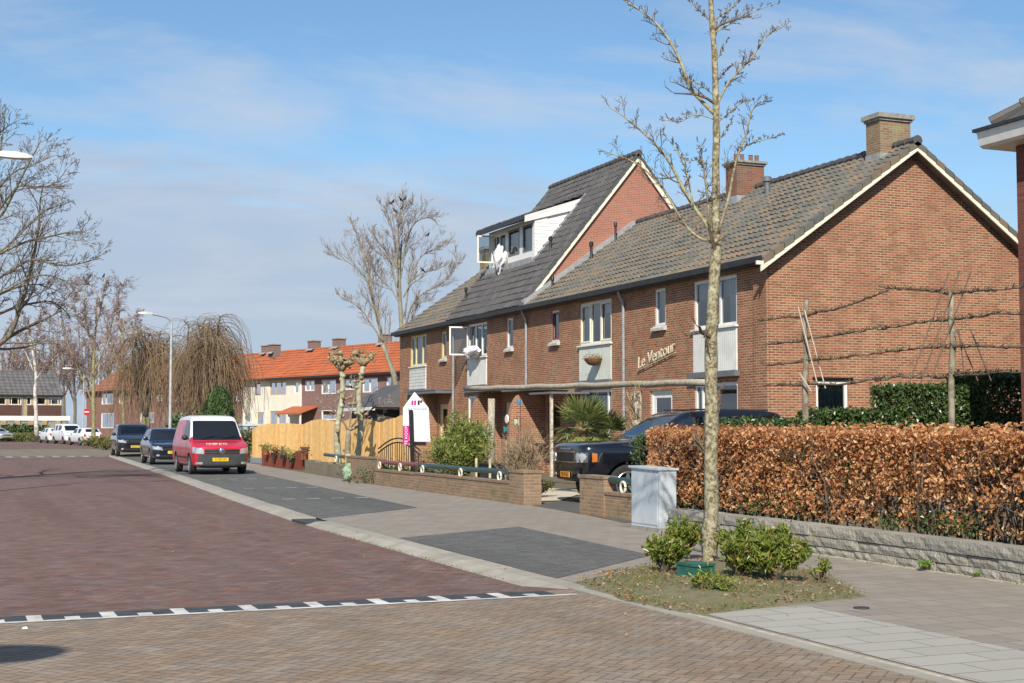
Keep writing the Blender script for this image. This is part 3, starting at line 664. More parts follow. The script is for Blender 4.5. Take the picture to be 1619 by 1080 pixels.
def panel(parent, y0, y1, z0, z1, boards=0, lint=True, m=None):
    b = MB(); b.box((XF-.025,y0-.01,z0), (XF-.001,y1+.01,z1-.05))
    if boards > 0:
        for i in range(boards): zz = z0+(z1-.05-z0)*i/boards; b.box((XF-.045,y0-.008,zz+.02), (XF-.0255,y1+.008,zz+(z1-.05-z0)/boards))
    else:
        n = int((y1-y0)/.1)
        for i in range(n): a = y0+(y1-y0)*i/n; b.box((XF-.034,a+.006,z0+.02), (XF-.0255,a+(y1-y0)/n-.006,z1-.06))
    o = b.build('cladding_panel', m or PANEL, parent)
    s = MB(); s.box((XF-.09,y0-.06,z1-.048), (XF-.002,y1+.06,z1-.005)); s.build('window_sill', WHITE, parent)
    if lint: l = MB(); l.box((XF-.16,y0-.12,z0-.14), (XF-.003,y1+.12,z0-.004)); l.build('lintel_band', GREYP, parent)
panel(h1, 29.80, 31.95, 2.90, 4.04)
def sill(parent, y0, y1, z):
    b = MB(); b.hexa([(XF-.11,y0-.07,z-.14), (XF-.002,y0-.07,z-.14), (XF-.002,y1+.07,z-.14), (XF-.11,y1+.07,z-.14), (XF-.11,y0-.07,z-.07), (XF-.002,y0-.07,z-.004), (XF-.002,y1+.07,z-.004), (XF-.11,y1+.07,z-.07)])
    b.build('window_sill', SILL, parent)
sill(h1, 33.50, 34.12, 4.28)
pb = MB(); pb.box((XF-.06,28.36,-.02), (XF-.002,28.95,5.32)); pb.build('brick_pier', WALL, h1)
gb_ = MB()                                # gable window lintel, barge boards and soffit
gb_.box((19.40,28.30,2.66), (20.55,28.348,2.70)); gb_.build('window_lintel', BLACK, h1)
bb = MB()
for xe in (17.80, 26.95): rake_board(bb, xe, deck(xe)+.0, XR, deck(XR)+.0, 28.045, 28.085, .21)
bb.box((17.68,28.04,5.33), (18.02,28.09,5.42)); bb.build('barge_board', CREAM, h1)
sb = MB()
for xe in (17.95, 26.85): rake_board(sb, xe, deck(xe)-.17, XR, deck(XR)-.17, 28.09, 28.345, .03)
sb.build('soffit', plain('soffit_paint', (.20,.18,.15), .8, .15, 3), h1)
chimney(h1, 21.93, 22.88, 28.92, 29.50, 8.25, 9.38, CHIM)
vent(h1, 21.75, 33.9, deck(21.75), .42, .085, plain('vent_grey', (.16,.17,.18), .5, .15, 6))
pipe(h1, XF, 35.93, .05, 5.42)
# lettering on the front
up = Vector((0, -math.cos(R(10.5)), math.sin(R(10.5)))); M4 = frame_mat((XF-.05, 34.02, 3.47), up, (0, math.sin(R(10.5)), math.cos(R(10.5))))
LET = plain('lettering_cream', (.72,.62,.46), .5, .1, 6)
lt = lettering('house_lettering', 'Le Ventour', .47, M4, LET, h1, .012, .25, 1.02)
ub = MB(); a0, a1 = M4 @ Vector((-1.15,-.19,0)), M4 @ Vector((1.15,-.19,0)); ub.tube([a0, a1], .014, 5); ub.build('lettering_underline', LET, h1)

# 2
H2 = [(36.82,39.03,4.00,5.30), (36.82,39.03,.45,2.62), (40.60,41.20,4.25,5.25), (40.50,41.50,.02,2.30)]
h2 = unit(35.98, 43.27, 'brick row house with a hanging basket on its pale panel', TILE_OLD, holes=H2)
PINK = plain('plum_paint', (.22,.045,.06), .5, .1, 6)
window(h2, XF, 36.82,39.03,4.00,5.30, (0,.36,.66,1.), .08, CREAM, [(.66,1.,.02,.98,CURT),(.02,.34,.7,.98,CURT)], .03, sash=(0,2), sashm=CREAM)
window(h2, XF, 36.82,39.03,.45,2.62, (0,.14,.86,1.), .08, WHITE, [(.0,1.,.72,.98,CURTG),(.82,1.,.05,.98,CURT)], .03)
window(h2, XF, 40.60,41.20,4.25,5.25, (0,1.), .07, CREAM, [(.1,.9,.02,.98,CURTG)], .03, sash=(0,), sashm=PINK)
panel(h2, 36.82, 39.03, 2.90, 4.0, m=plain('panel_greenish', (.62,.65,.58), .5, .06, 3)); sill(h2, 40.60, 41.20, 4.25)
door(h2, 40.50, 41.50, 2.30, plain('door_red', (.22,.07,.04), .5, .1, 4))
pipe(h2, XF, 43.2, .05, 5.42)
chimney(h2, 21.67, 22.62, 35.42, 36.05, 8.15, 9.36, CHIM2, pots=4, cap=.07)
vent(h2, 20.3, 42.6, deck(20.3), .55); vent(h2, 18.9, 42.7, deck(18.9), .30, .04); vent(h2, 21.3, 42.75, deck(21.3), .6, .04)

# 3: taller rebuilt roof with dormer
H3 = [(47.00,48.98,4.10,5.32), (47.00,48.98,.45,2.65), (44.50,45.08,4.25,5.28), (44.25,45.25,.02,2.35)]
h3 = unit(43.27, 50.51, 'tall middle row house with the steep dark roof and white dormer', TILE_DARK, roof=False, holes=H3, wallm=WALL)
Z3 = 11.06; S3 = (Z3-5.50)/(XR-17.9)
def deck3(x): return Z3 - S3*abs(x-XR)
n3 = Vector((-S3, 0, 1)).normalized(); v3 = Vector((1, 0, S3)).normalized()
DX, DY0, DY1 = 19.50, 45.66, 50.15        # dormer front plane and its two cheeks
DMX = 21.30; DZF = 9.02; DZM = deck3(21.30)
rb = MB(); Ls = 50.71-43.22; SS = (XR-17.96)*math.sqrt(1+S3*S3)
def m3(u, s_):
    y = 50.71-u; x = 17.96+s_/math.sqrt(1+S3*S3); return not (DY0-.02 < y < DY1+.02 and DX < x < DMX-.1)
tiles(rb, (17.96, 50.71, deck3(17.96)), (0,-1,0), Ls, v3, SS, n3, .245, .335, mask=m3)
for (xa, xb_) in ((18.0, XR), (XR, 26.9)):
    rb.hexa([(xa,43.24,deck3(xa)-.12), (xb_,43.24,deck3(xb_)-.12), (xb_,50.7,deck3(xb_)-.12), (xa,50.7,deck3(xa)-.12), (xa,43.24,deck3(xa)-.02), (xb_,43.24,deck3(xb_)-.02), (xb_,50.7,deck3(xb_)-.02), (xa,50.7,deck3(xa)-.02)])
roof3 = rb.build('roof', TILE_DARK, h3)
rc = MB(); ridge_caps(rc, (XR,43.1,Z3+.03), (XR,50.75,Z3+.03)); rc.build('ridge_tiles', TILE_DARK, roof3, smooth=True, angle=40)
gw = MB(); gw.prism([(18.2,5.5), (XR,Z3-.15), (26.6,5.5)], 'y', 43.275, 43.45); gw.build('gable_wall', WALL3, h3)
fw_ = MB(); fw_.prism([(18.2,5.5), (XR,Z3-.15), (26.6,5.5)], 'y', 50.35, 50.505); fw_.build('gable_wall', WALL3, h3)
bd = MB()
for xe in (18.25, 26.9): rake_board(bd, xe, deck3(xe)+.02, XR, deck3(XR)+.02, 43.15, 43.20, .27)
bd.build('barge_board', CREAM, h3)
vt = MB()
for xe in (17.9, 26.9):
    for i in range(17):
        a = xe+(XR-xe)*i/17; c_ = xe+(XR-xe)*(i+1.04)/17; za, zc = deck3(a)+.09, deck3(c_)+.06
        vt.hexa([(a,43.10,za-.10), (c_,43.10,zc-.10), (c_,43.30,zc-.10), (a,43.30,za-.10), (a,43.10,za), (c_,43.10,zc), (c_,43.30,zc), (a,43.30,za)])
vt.build('verge_tiles', TILE_DARK, roof3)
lf = MB(); rake_board(lf, 18.0, deck(18.0)+.24, XR-.2, deck(XR-.2)+.24, 43.0, 43.27, .20); rake_board(lf, XR+.2, deck(XR+.2)+.24, 26.6, deck(26.6)+.24, 43.0, 43.27, .20); lf.build('flashing', LEAD, roof3)
window(h3, XF, 47.00,48.98,4.10,5.32, (0,.30,.62,1.), .075, WHITE, [(.1,.5,.02,.98,CURTG)], .03)
window(h3, XF, 47.00,48.98,.45,2.65, (0,1.), .08, WHITE, [(.0,1.,.6,.98,CURT)], .03)
window(h3, XF, 44.50,45.08,4.25,5.28, (0,1.), .06, WHITE, [(.1,.9,.02,.98,CURTG)], .03)
panel(h3, 47.00, 48.98, 3.03, 4.08); sill(h3, 44.50, 45.08, 4.25)
door(h3, 44.25, 45.25, 2.35, CREAM)
pipe(h3, XF, 50.45, .05, 5.42, plain('pipe_aged', (.34,.37,.36), .5, .15, 6))
# an open casement on the first floor
def casement(parent, X, y, z0, z1, w, ang, m):
    b = MB(); t = .055; c_, s_ = math.cos(R(ang)), math.sin(R(ang))
    def seg(u0, u1, w0, w1):
        P = []
        for zz in (w0, w1):
            for (u, d) in ((u0,0), (u1,0), (u1,.04), (u0,.04)): P.append((X - u*c_ - d*s_, y + u*s_ - d*c_, zz))
        b.hexa(P)
    seg(0, w, z0, z0+t); seg(0, w, z1-t, z1); seg(0, t, z0+t, z1-t); seg(w-t, w, z0+t, z1-t)
    o = b.build('open_casement', m, parent); p = MB()
    p.add([(X-t*c_, y+t*s_, z0+t), (X-(w-t)*c_, y+(w-t)*s_, z0+t), (X-(w-t)*c_, y+(w-t)*s_, z1-t), (X-t*c_, y+t*s_, z1-t)], [(0,1,2,3)]); p.build('pane', GL, o)
casement(h3, XF-.01, 48.93, 4.18, 5.26, .72, 12, WHITE)
# dormer
dm = MB()
wall_x(dm, DX, DY0, DY1, deck3(DX)+.02, DZF-.03, [(45.85,46.75,7.84,8.84), (47.05,48.15,7.84,8.84), (48.45,49.75,7.84,8.84)])
for yy in (DY0, DY1): dm.add([(DX,yy,deck3(DX)-.1), (DX,yy,DZF), (DMX,yy,DZM), ], [(0,1,2)])
dorm = dm.build('dormer', WHITE, h3)
cl = MB(); k = 11
for i in range(k):
    za = deck3(DX)+.05+(DZF-deck3(DX)-.1)*i/k; zb = za+(DZF-deck3(DX)-.1)/k-.012
    xa = XR-(Z3-za)/S3; xe = min(DMX, xa)
    # boards run from the front edge back to the main roof
    f = lambda z: XR-(Z3-z)/S3
    cl.hexa([(DX+.0,DY0-.03,za), (f(za),DY0-.03,za), (f(za),DY0-.002,za), (DX,DY0-.002,za), (DX,DY0-.022,zb), (f(zb),DY0-.022,zb), (f(zb),DY0-.002,zb), (DX,DY0-.002,zb)])
zt = DZF-.06
cl.hexa([(DX,DY0-.03,zt-.12),(DX+.5,DY0-.03,zt-.12),(DX+.5,DY0-.002,zt-.12),(DX,DY0-.002,zt-.12),(DX,DY0-.03,zt),(DX+.5,DY0-.03,zt+.1),(DX+.5,DY0-.002,zt+.1),(DX,DY0-.002,zt)])
cl.build('dormer_cladding', WHITE, dorm)
fb = MB(); fb.hexa([(DX-.42,DY0-.09,DZF-.20), (DMX+.1,DY0-.09,DZM-.24), (DMX+.1,DY0-.045,DZM-.24), (DX-.42,DY0-.045,DZF-.20), (DX-.42,DY0-.125,DZF+.03), (DMX+.3,DY0-.125,DZM+.20), (DMX+.3,DY0-.045,DZM+.20), (DX-.42,DY0-.045,DZF+.03)])
fb.build('dormer_fascia', WHITE, dorm)
dr = MB(); ux = DMX+.25-(DX-.45); sl_ = (DZM-DZF)/(DMX-DX); vd = Vector((1,0,sl_)).normalized(); nd = Vector((-sl_,0,1)).normalized()
dr.hexa([(DX-.42,DY0-.10,DZF-.09), (DMX+.3,DY0-.10,DZM+.10), (DMX+.3,DY1+.1,DZM+.10), (DX-.42,DY1+.1,DZF-.09), (DX-.42,DY0-.10,DZF-.01), (DMX+.3,DY0-.10,DZM+.18), (DMX+.3,DY1+.1,DZM+.18), (DX-.42,DY1+.1,DZF-.01)])
tiles(dr, (DX-.45,DY1+.12,DZF), (0,-1,0), DY1-DY0+.24, vd, ux*math.sqrt(1+sl_**2), nd, .245, .335)
dr.build('dormer_roof', TILE_DARK, dorm)
dg = MB(); dg.box((DX-.50,DY0-.12,DZF-.13), (DX-.43,DY1+.14,DZF+.03)); dg.build('dormer_gutter', GUTTER, dorm)
fl = MB(); rake_board(fl, DX-.12, deck3(DX-.12)+.10, DMX+.15, deck3(DMX+.15)+.10, DY0-.24, DY0-.032, .05)
fl.box((DX-.16,DY0-.1,deck3(DX)-.12), (DX-.002,DY1,deck3(DX)+.10)); fl.build('dormer_flashing', LEAD, dorm)
for (a, c_) in ((45.85,46.75), (47.05,48.15)): window(dorm if False else h3, DX, a, c_, 7.84, 8.84, (0,1.), .075, GREYP, [(.05,.95,.02,.98,CURT)], .0, label='dark framed dormer window with white curtain')
window(h3, DX, 48.45, 49.75, 7.84, 8.84, (0,.5,1.), .07, CREAM, None, .03)
casement(h3, DX-.02, 49.7, 7.80, 8.86, .62, 8, CREAM)
vent(h3, 19.65, 44.55, deck3(19.65), .42, .045); vent(h3, 18.55, 50.15, deck3(18.55), .45, .045)

# 4
H4 = [(53.85,55.95,4.02,5.30), (53.85,55.95,.45,2.65), (51.40,52.00,4.20,5.25), (51.25,52.25,.02,2.40)]
h4 = unit(50.51, 57.40, 'farthest brick row house, yellow window frames and slatted panel', TILE_OLD, gable_far=True, holes=H4)
window(h4, XF, 53.85,55.95,4.02,5.30, (0,.28,.70,1.), .09, YELLOWP, [(.3,.68,.02,.98,CURT),(.72,.98,.02,.98,CURT)], .03)
window(h4, XF, 53.85,55.95,.45,2.65, (0,1.), .09, CREAM, None, .03)
window(h4, XF, 51.40,52.00,4.20,5.25, (0,1.), .09, YELLOWP, [(.1,.9,.02,.98,CURT)], .03)
panel(h4, 53.85, 55.95, 3.05, 4.02, boards=7); sill(h4, 51.40, 52.00, 4.20)
door(h4, 51.25, 52.25, 2.40, YELLOWP)
chimney(h4, 21.85, 22.6, 56.6, 57.3, 8.2, 9.28, CHIM)
# flat canopies over the front doors and low porch screens
def canopy(parent, y0, y1, z, d=1.0):
    b = MB(); b.box((XF-d,y0,z), (XF-.003,y1,z+.12)); b.box((XF-d-.02,y0-.02,z+.121), (XF-.004,y1+.02,z+.14)); b.build('door_canopy', GREYP, parent)
canopy(h2, 39.9, 43.1, 2.66); canopy(h3, 43.4, 46.6, 2.72); canopy(h4, 50.7, 54.0, 2.80, .7)
def screen(parent, y, x0, x1, z, low, mm=None):
    b = MB(); n = 8; top = [(x0, low)] + [(x0+(x1-x0)*.45*(1-math.cos(a)), low+(z-low)*math.sin(a)) for a in np.linspace(.15, math.pi/2, n)] + [(x1, z)]
    b.prism([(x0,0)] + top + [(x1,0)], 'y', y, y+.22); b.build('porch_wall', mm or WALL, parent)
screen(h2, 41.75, 16.95, XF-.003, 2.64, 1.5); screen(h3, 45.6, 17.1, XF-.003, 2.7, 1.6); screen(h4, 52.5, 17.3, XF-.003, 2.75, 1.2)
po = MB(); po.box((16.96,38.47,0), (17.04,38.55,2.5)); po.build('porch_post', plain('post_paint', (.66,.60,.50), .6, .2, 14), h2)
cb = MB(); cb.box((16.9,38.3,2.50), (XF-.003,40.0,2.56)); cb.build('porch_beam', GREYP, h2)
ov = MB(); ov.lathe((16.9,41.9,1.75), [(.001,0), (.13,0), (.15,.02), (.15,.03), (.001,.03)], 18, 'x'); o = ov.build('oval_plaque', WHITE, h2); o.scale = (1,1,1)

# ------------------------------------------------------------------ house at the right edge of the view
hr = thing('corner_house', 'dark brick house cut off by the right edge, white boxed eaves', 'house', (19.7, 21.65, 0)); b = MB()
HX, HY, HE = 19.70, 21.65, 7.12
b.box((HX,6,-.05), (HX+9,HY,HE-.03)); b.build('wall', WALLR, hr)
b = MB(); b.prism([(HX-.48,HE+.03), (HX-.40,HE-.02), (HX+.1,HE-.02), (HX+.1,HE+.30), (HX-.55,HE+.30)], 'y', 5.5, HY+.50); b.build('boxed_eaves', WHITE, hr)
b = MB(); b.box((HX-.60,5.4,HE+.305), (HX+.1,HY+.57,HE+.37)); b.build('gutter', GUTTER, hr)
b = MB(); sR = .75; x0, x1, ye, yr, z0_ = HX-.28, HX+9.5, HY+.38, HY-4.4, HE+.42; xm = (x0+x1)/2; zt_ = z0_+(xm-x0)*sR
b.add([(x0,4,z0_), (x0,ye,z0_), (xm,yr,zt_), (xm,4,zt_)], [(0,1,2,3)]); b.add([(x0,ye,z0_), (x1,ye,z0_), (xm,yr,zt_)], [(0,1,2)]); b.add([(x1,ye,z0_), (x1,4,z0_), (xm,4,zt_), (xm,yr,zt_)], [(0,1,2,3)])
r = b.build('roof', TILE_DARK, hr)
b = MB()
for i in range(9):
    f = i*.42; b.tube([(x0+f,ye-f*.98,z0_+.08+f*sR), (x0+f+.46,ye-(f+.46)*.98,z0_+.04+(f+.46)*sR)], [.13,.11], 8)
b.build('hip_tiles', TILE_DARK, r, smooth=True, angle=40)
b = MB(); b.box((HX+.1,HY+.001,HE-.02), (HX+9,HY+.50,HE+.12)); b.build('soffit', WHITE, hr)

# ------------------------------------------------------------------ vehicles (built facing +x, then turned)
TYRE = plain('tyre_rubber', (.022,.022,.022), .85, .1, 20); ALLOY = plain('alloy_rim', (.45,.46,.48), .3, .1, 8, metal=.8); HUBP = plain('hubcap_grey', (.30,.31,.33), .4, .1, 8)
LAMPG = paint('lamp_clear', (.62,.64,.66), .12, .5, 1.0); LAMPD = paint('lamp_dark', (.10,.105,.11), .15, .2, 1.0); CHROME = plain('chrome', (.75,.76,.78), .12, .03, 4, metal=1)
REDL = paint('lamp_red', (.45,.02,.02), .15, 0, 1.0); AMBER = paint('lamp_amber', (.55,.16,.02), .15, 0, 1.0)
PLATE = plain('plate_yellow', (.75,.50,.03), .4, .05, 6); PLATEO = plain('plate_orange', (.80,.34,.03), .4, .05, 6); INK = plain('ink_black', (.015,.015,.015), .6, .1, 6); TRIM = plain('black_trim', (.028,.028,.03), .5, .15, 6)
WELL = plain('wheel_well', (.008,.008,.008), .95, .1, 6)
def car_shell(st, wheels, wr, bodym, midx, roofm=None, sub=2):
    """st: list of (x, [(y,z)*9]) from front to rear; cells tagged by midx(i,j)->material index, mirrored in y"""
    b = MB(); n = 9; K = len(st); V = []
    for x, sec in st:
        for (y, z) in sec: V.append((x if not isinstance(x, tuple) else x[0], y, z))
        for (y, z) in sec[1:-1][::-1]: V.append((x, -y, z))
    m_ = 16; fs = []; mi = []
    for i in range(K-1):
        for j in range(m_):
            j2 = (j+1) % m_; fs.append((i*m_+j, i*m_+j2, (i+1)*m_+j2, (i+1)*m_+j)); jj = j if j < 8 else 15-j; mi.append(midx(i, jj))
    # caps, as quads between the two sides
    for base, rev in ((0, True), ((K-1)*m_, False)):
        for j in range(0, 8):
            a, c_ = base+j, base+j+1; a2 = base+(16-j) % 16; c2 = base+(16-j-1) % 16
            f = (a, c_, c2, a2) if c2 != c_ else (a, c_, a2)
            f = tuple(dict.fromkeys(f)); fs.append(f[::-1] if not rev else f); mi.append(midx(-1 if rev else K-1, j))
    me = bpy.data.meshes.new('shell'); me.from_pydata(V, [], fs); me.update()
    bm = bmesh.new(); bm.from_mesh(me); bmesh.ops.recalc_face_normals(bm, faces=bm.faces); bm.to_mesh(me); bm.free()
    for p, q in zip(me.polygons, mi): p.material_index = q
    for k in range(6): me.materials.append(bodym)
    o = bpy.data.objects.new('shell', me); COL.objects.link(o)
    s = o.modifiers.new('s', 'SUBSURF'); s.levels = s.render_levels = sub
    cut = MB()
    for (x, r) in wheels:
        cut.cyl((x, -1.5, wr), r, 3.0, 28, 'y')
    cme = cut.mesh('cut'); co = bpy.data.objects.new('cut', cme); COL.objects.link(co)
    bo = o.modifiers.new('b', 'BOOLEAN'); bo.operation = 'DIFFERENCE'; bo.object = co; bo.solver = 'EXACT'
    cme.materials.append(bodym)
    bpy.context.view_layer.update(); out = bpy.data.meshes.new_from_object(o.evaluated_get(bpy.context.evaluated_depsgraph_get()))
    bpy.data.objects.remove(o); bpy.data.objects.remove(co)
    parts = {}
    vs = np.empty(len(out.vertices)*3); out.vertices.foreach_get('co', vs); vs = vs.reshape(-1, 3)
    for p in out.polygons:
        c_ = p.center; k = p.material_index
        # inner arch faces
        if any(abs(math.hypot(c_.x-x, c_.z-wr)-r) < .02 and abs(c_.y) < 5 and abs(p.normal.y) < .3 for x, r in wheels) and len(p.vertices) >= 3: k = 9
        parts.setdefault(k, []).append(tuple(p.vertices))
    return vs, parts
def part_from(vs, faces, name, m, parent, smooth=True, angle=35):
    ids = sorted({i for f in faces for i in f}); mp = {a: i for i, a in enumerate(ids)}
    b = MB(); b.add(vs[ids], [tuple(mp[i] for i in f) for f in faces]); return b.build(name, m, parent, smooth, angle)
def wheel(parent, x, y, r, w, rimm, side, spokes=5):
    b = MB(); s = side
    b.lathe((x, y, r), [(r*.60,-w*.22), (r*.64,-w/2), (r*.9,-w/2), (r,-w*.36), (r,w*.36), (r*.9,w/2), (r*.64,w/2), (r*.60,w*.22)], 28, 'y'); t = b.build('wheel', TYRE, parent, smooth=True, angle=40)
    q = MB(); yo = y+s*w*.44
    q.tube([(x+r*.64*math.cos(g_), yo, r+r*.64*math.sin(g_)) for g_ in np.linspace(0, 2*math.pi, 25)], r*.055, 6, caps=False)
    q.cyl((x, yo-.03 if s > 0 else yo-.01, r), r*.14, .04, 10, 'y')
    for k in range(spokes):
        a = 2*math.pi*k/spokes+.3; p = np.array([math.cos(a), 0, math.sin(a)]); n_ = np.array([-math.sin(a), 0, math.cos(a)])
        c0 = np.array([x, yo, r]); wd = r*.09
        V = [c0+p*r*.1-n_*wd, c0+p*r*.62-n_*wd*.8, c0+p*r*.62+n_*wd*.8, c0+p*r*.1+n_*wd]
        V2 = [v - np.array([0, s*.04, 0]) for v in V]; q.hexa([*V2, *V] if s > 0 else [*V, *V2])
    q.build('rim', rimm, t, smooth=True, angle=30)
from mathutils.bvhtree import BVHTree
def bvh(vs, parts):
    return BVHTree.FromPolygons([tuple(v) for v in vs], [f for k, fl in parts.items() for f in fl])
def decal(T, name, quad, m, parent, d='x+', off=.008, n=8, shape=None):
    """a thin moulding that follows the body: quad gives (y,z) (d x+/x-) or (x,z) (d y+/y-), projected on the shell"""
    q = [np.array(p, float) for p in quad]; V = []; ok = []; b = MB(); last = None
    ax = 0 if d[0] == 'x' else 1; sg = 1 if d[1] == '+' else -1
    for i in range(n+1):
        for j in range(n+1):
            u, v = i/n, j/n
            if shape == 'round':
                a_, r_ = 2*math.pi*u, .5*v; u, v = .5+r_*math.cos(a_), .5+r_*math.sin(a_)
            p = (q[0]*(1-u)+q[1]*u)*(1-v)+(q[3]*(1-u)+q[2]*u)*v
            o = Vector((5*sg, p[0], p[1])) if ax == 0 else Vector((p[0], 5*sg, p[1])); dr = Vector((-sg,0,0)) if ax == 0 else Vector((0,-sg,0))
            h = T.ray_cast(o, dr)
            if h[0] is None:
                c_ = Vector((last if last is not None else 0, p[0], p[1])) if ax == 0 else Vector((p[0], last if last is not None else 0, p[1])); ok.append(False)
            else: c_ = h[0]; last = c_[ax]; ok.append(True)
            c_ = Vector(c_); c_[ax] += sg*off; V.append(tuple(c_))
    V2 = [list(v) for v in V]
    for v in V2: v[ax] -= sg*(off+.02)
    N_ = len(V); fs = []
    for i in range(n):
        for j in range(n):
            a_ = i*(n+1)+j; ids = (a_, a_+n+1, a_+n+2, a_+1)
            if all(ok[k] for k in ids): fs.append(ids)
    b.add(V + V2, fs + [tuple(N_+k for k in f)[::-1] for f in fs])
    # rim
    from collections import Counter
    ec = Counter()
    for f in fs:
        for k in range(4): ec[(f[k], f[(k+1) % 4])] += 1
    rim = [(a_, c_, c_+N_, a_+N_) for (a_, c_) in ec if (c_, a_) not in ec]
    b.add(V + V2, [r[::-1] for r in rim])
    return b.build(name, m, parent, smooth=True, angle=40)
def mirror_part(parent, x, y, z, m, s):
    b = MB(); b.ell((x, y+s*.10, z), (.07,.10,.085), 12, 8); b.tube([(x,y-s*.03,z-.05), (x,y+s*.06,z-.03)], .02, 6); b.build('wing_mirror', m, parent, smooth=True)
def plate(parent, x, y, z, txt, m=PLATE, fx=1, w=.50, h=.11):
    b = MB(); b.box((x-.006,y-w/2,z-h/2), (x+.006,y+w/2,z+h/2)); o = b.build('number_plate', m, parent)
    lettering('plate_lettering', txt, h*.95, frame_mat((x+fx*.009,y,z), (0,fx,0), (0,0,1)), INK, o, .001, 0, .9)
    return o
def car(name, label, P, loc, az, group=None, cat='car'):
    """P: spec; az = world direction the nose points to (deg, from +x, ccw)"""
    t = thing(name, label, cat, (0,0,0), group)
    L, W = P['L']/2, P['W']/2; hb, belt, roof, hood0, hood1 = P['clear'], P['belt'], P['roof'], P['hood0'], P['hood1']
    cowl, rf, rr, tail = P['cowl'], P['rf'], P['rr'], P['tail']      # x of cowl, roof front, roof rear, tail top
    wro = W*P.get('tum', .80)
    def sec(x, zb, w, zs, zbelt, zt, wt, w7, taper=1.0, crown=.03):
        return (x, [(0,zb), (w*.82,zb), (w*.97,zb+.10), (w,(zb+zs)/2+.05), (w*.995,zs), (w*.955,zbelt), (wt,zt), (w7,zt+crown*.6), (0,zt+crown)])
    st = []; F_ = L; nose = P.get('nose', .12)
    st.append(sec(F_, hb+.12, W*.72, hood0-.16, hood0-.07, hood0-.03, W*.62, W*.45))
    st.append(sec(F_-.05, hb+.02, W*.86, hood0-.10, hood0-.02, hood0+.01, W*.74, W*.5))
    st.append(sec(F_-nose-.12, hb, W*.95, hood0-.05, hood0+.02, hood0+.05, W*.82, W*.6))
    st.append(sec((F_+cowl)/2, hb, W, belt-.14, belt-.05, (hood0+hood1)/2+.03, W*.84, W*.70))
    st.append(sec(cowl+.04, hb, W, belt-.10, belt, hood1, W*.91, W*.84))
    st.append(sec(cowl-.02, hb, W, belt-.10, belt+.02, hood1+.02, W*.92, W*.86))
    xm = (cowl+rf)/2; zm = (hood1+roof)/2
    st.append(sec(rf+.06, hb, W, belt-.10, belt+.02, roof-.075, wro+.02, wro-.035))
    st.append(sec(rf-.06, hb, W, belt-.10, belt+.02, roof-.03, wro, wro-.07))
    bp = P.get('pillars', [rf-1.0]); last = rf-.08
    for q in bp:
        st.append(sec(q+.05, hb, W, belt-.10, belt+.02, roof, wro, wro-.10)); st.append(sec(q-.05, hb, W, belt-.10, belt+.02, roof, wro, wro-.10))
    st.append(sec(rr+.05, hb, W, belt-.10, belt+.03, roof-.03, wro-.01, wro-.10))
    st.append(sec(rr-.06, hb, W*.99, belt-.10, belt+.03, roof-.07, wro-.03, wro-.12))
    zb2 = P.get('tailz', belt+.02)
    st.append(sec(tail+.04, hb, W*.97, belt-.10, min(belt,zb2)+.0, zb2+.05, W*.84, W*.74))
    st.append(sec(tail-.02, hb, W*.96, belt-.12, zb2-.06, zb2-.01, W*.84, W*.72))
    st.append(sec(-L+.10, hb+.02, W*.93, belt-.16, min(zb2-.1,belt-.1), zb2-.12, W*.82, W*.6))
    st.append(sec(-L, hb+.12, W*.80, belt-.24, belt-.2, zb2-.22, W*.72, W*.5))
    nb = len(bp); iw = 5; side0 = 7; K = len(st); irr = side0+2*nb+1
    def midx(i, j):
        if i in (iw,) and j == 7: return 1                   # windscreen
        if i in (irr+1,) and j == 7 and P.get('rearglass', True): return 2
        if j == 5 and (i == 6 or (side0 <= i < irr and (i-side0) % 2 == 0) ) and not P.get('panelvan'): return 3
        if j == 5 and P.get('panelvan') and i in (6, 7): return 3
        if j == 5 and i == iw and False: return 3
        if P.get('lower') and (i <= 1 and j <= 3): return 4
        if P.get('rooftone') and (j >= 6 and iw < i) or (P.get('rooftone') and i == iw and j >= 5): return 5
        return 0
    vs, parts = car_shell(st, [(P['wf'], P['arch']), (P['wrx'], P['arch'])], P['r'], P['paint'], midx)
    body = part_from(vs, parts[0], 'body', P['paint'], t)
    names = {1: ('windscreen', GLC), 2: ('rear_window', GLC), 3: ('side_windows', GLC), 4: ('bumper', P.get('lowerm', TRIM)), 5: ('roof', P.get('roofm', WHITE)), 9: ('wheel_arches', WELL)}
    for k, f in parts.items():
        if k in (3, 9):
            for sgn in (-1, 1):
                ff = [q_ for q_ in f if sgn*sum(vs[i][1] for i in q_) > 0]
                if k == 3:
                    part_from(vs, ff, names[k][0], names[k][1], t)
                else:
                    for wx in (P['wf'], P['wrx']):
                        f2 = [q_ for q_ in ff if abs(sum(vs[i][0] for i in q_)/len(q_)-wx) < 1.0]
                        if f2: part_from(vs, f2, 'wheel_arch', WELL, body)
        elif k: part_from(vs, f, names[k][0], names[k][1], t)
    ib = MB(); ib.box((tail+.15, -W*.78, hb+.1), (cowl-.1, W*.78, belt-.08)); ib.box((rf-.6,-W*.62,belt-.05), (rf-.48,-W*.18,belt+.28)); ib.box((rf-.6,W*.18,belt-.05), (rf-.48,W*.62,belt+.28)); ib.build('interior', INT, t)
    for x in (P['wf'], P['wrx']):
        for s in (-1, 1): wheel(t, x, s*(W-P.get('tw', .20)/2-.015), P['r'], P.get('tw', .20), P.get('rim', ALLOY), s, P.get('spokes', 5))
    for s in (-1, 1): mirror_part(t, cowl-.28, s*(W*.97), belt+.09, P.get('mirror', P['paint']), s)
    P['T'] = bvh(vs, parts); P['body'] = body; P['extras'](t, P, L, W)
    t.rotation_euler = (0, 0, R(az)); t.location = loc
    return t
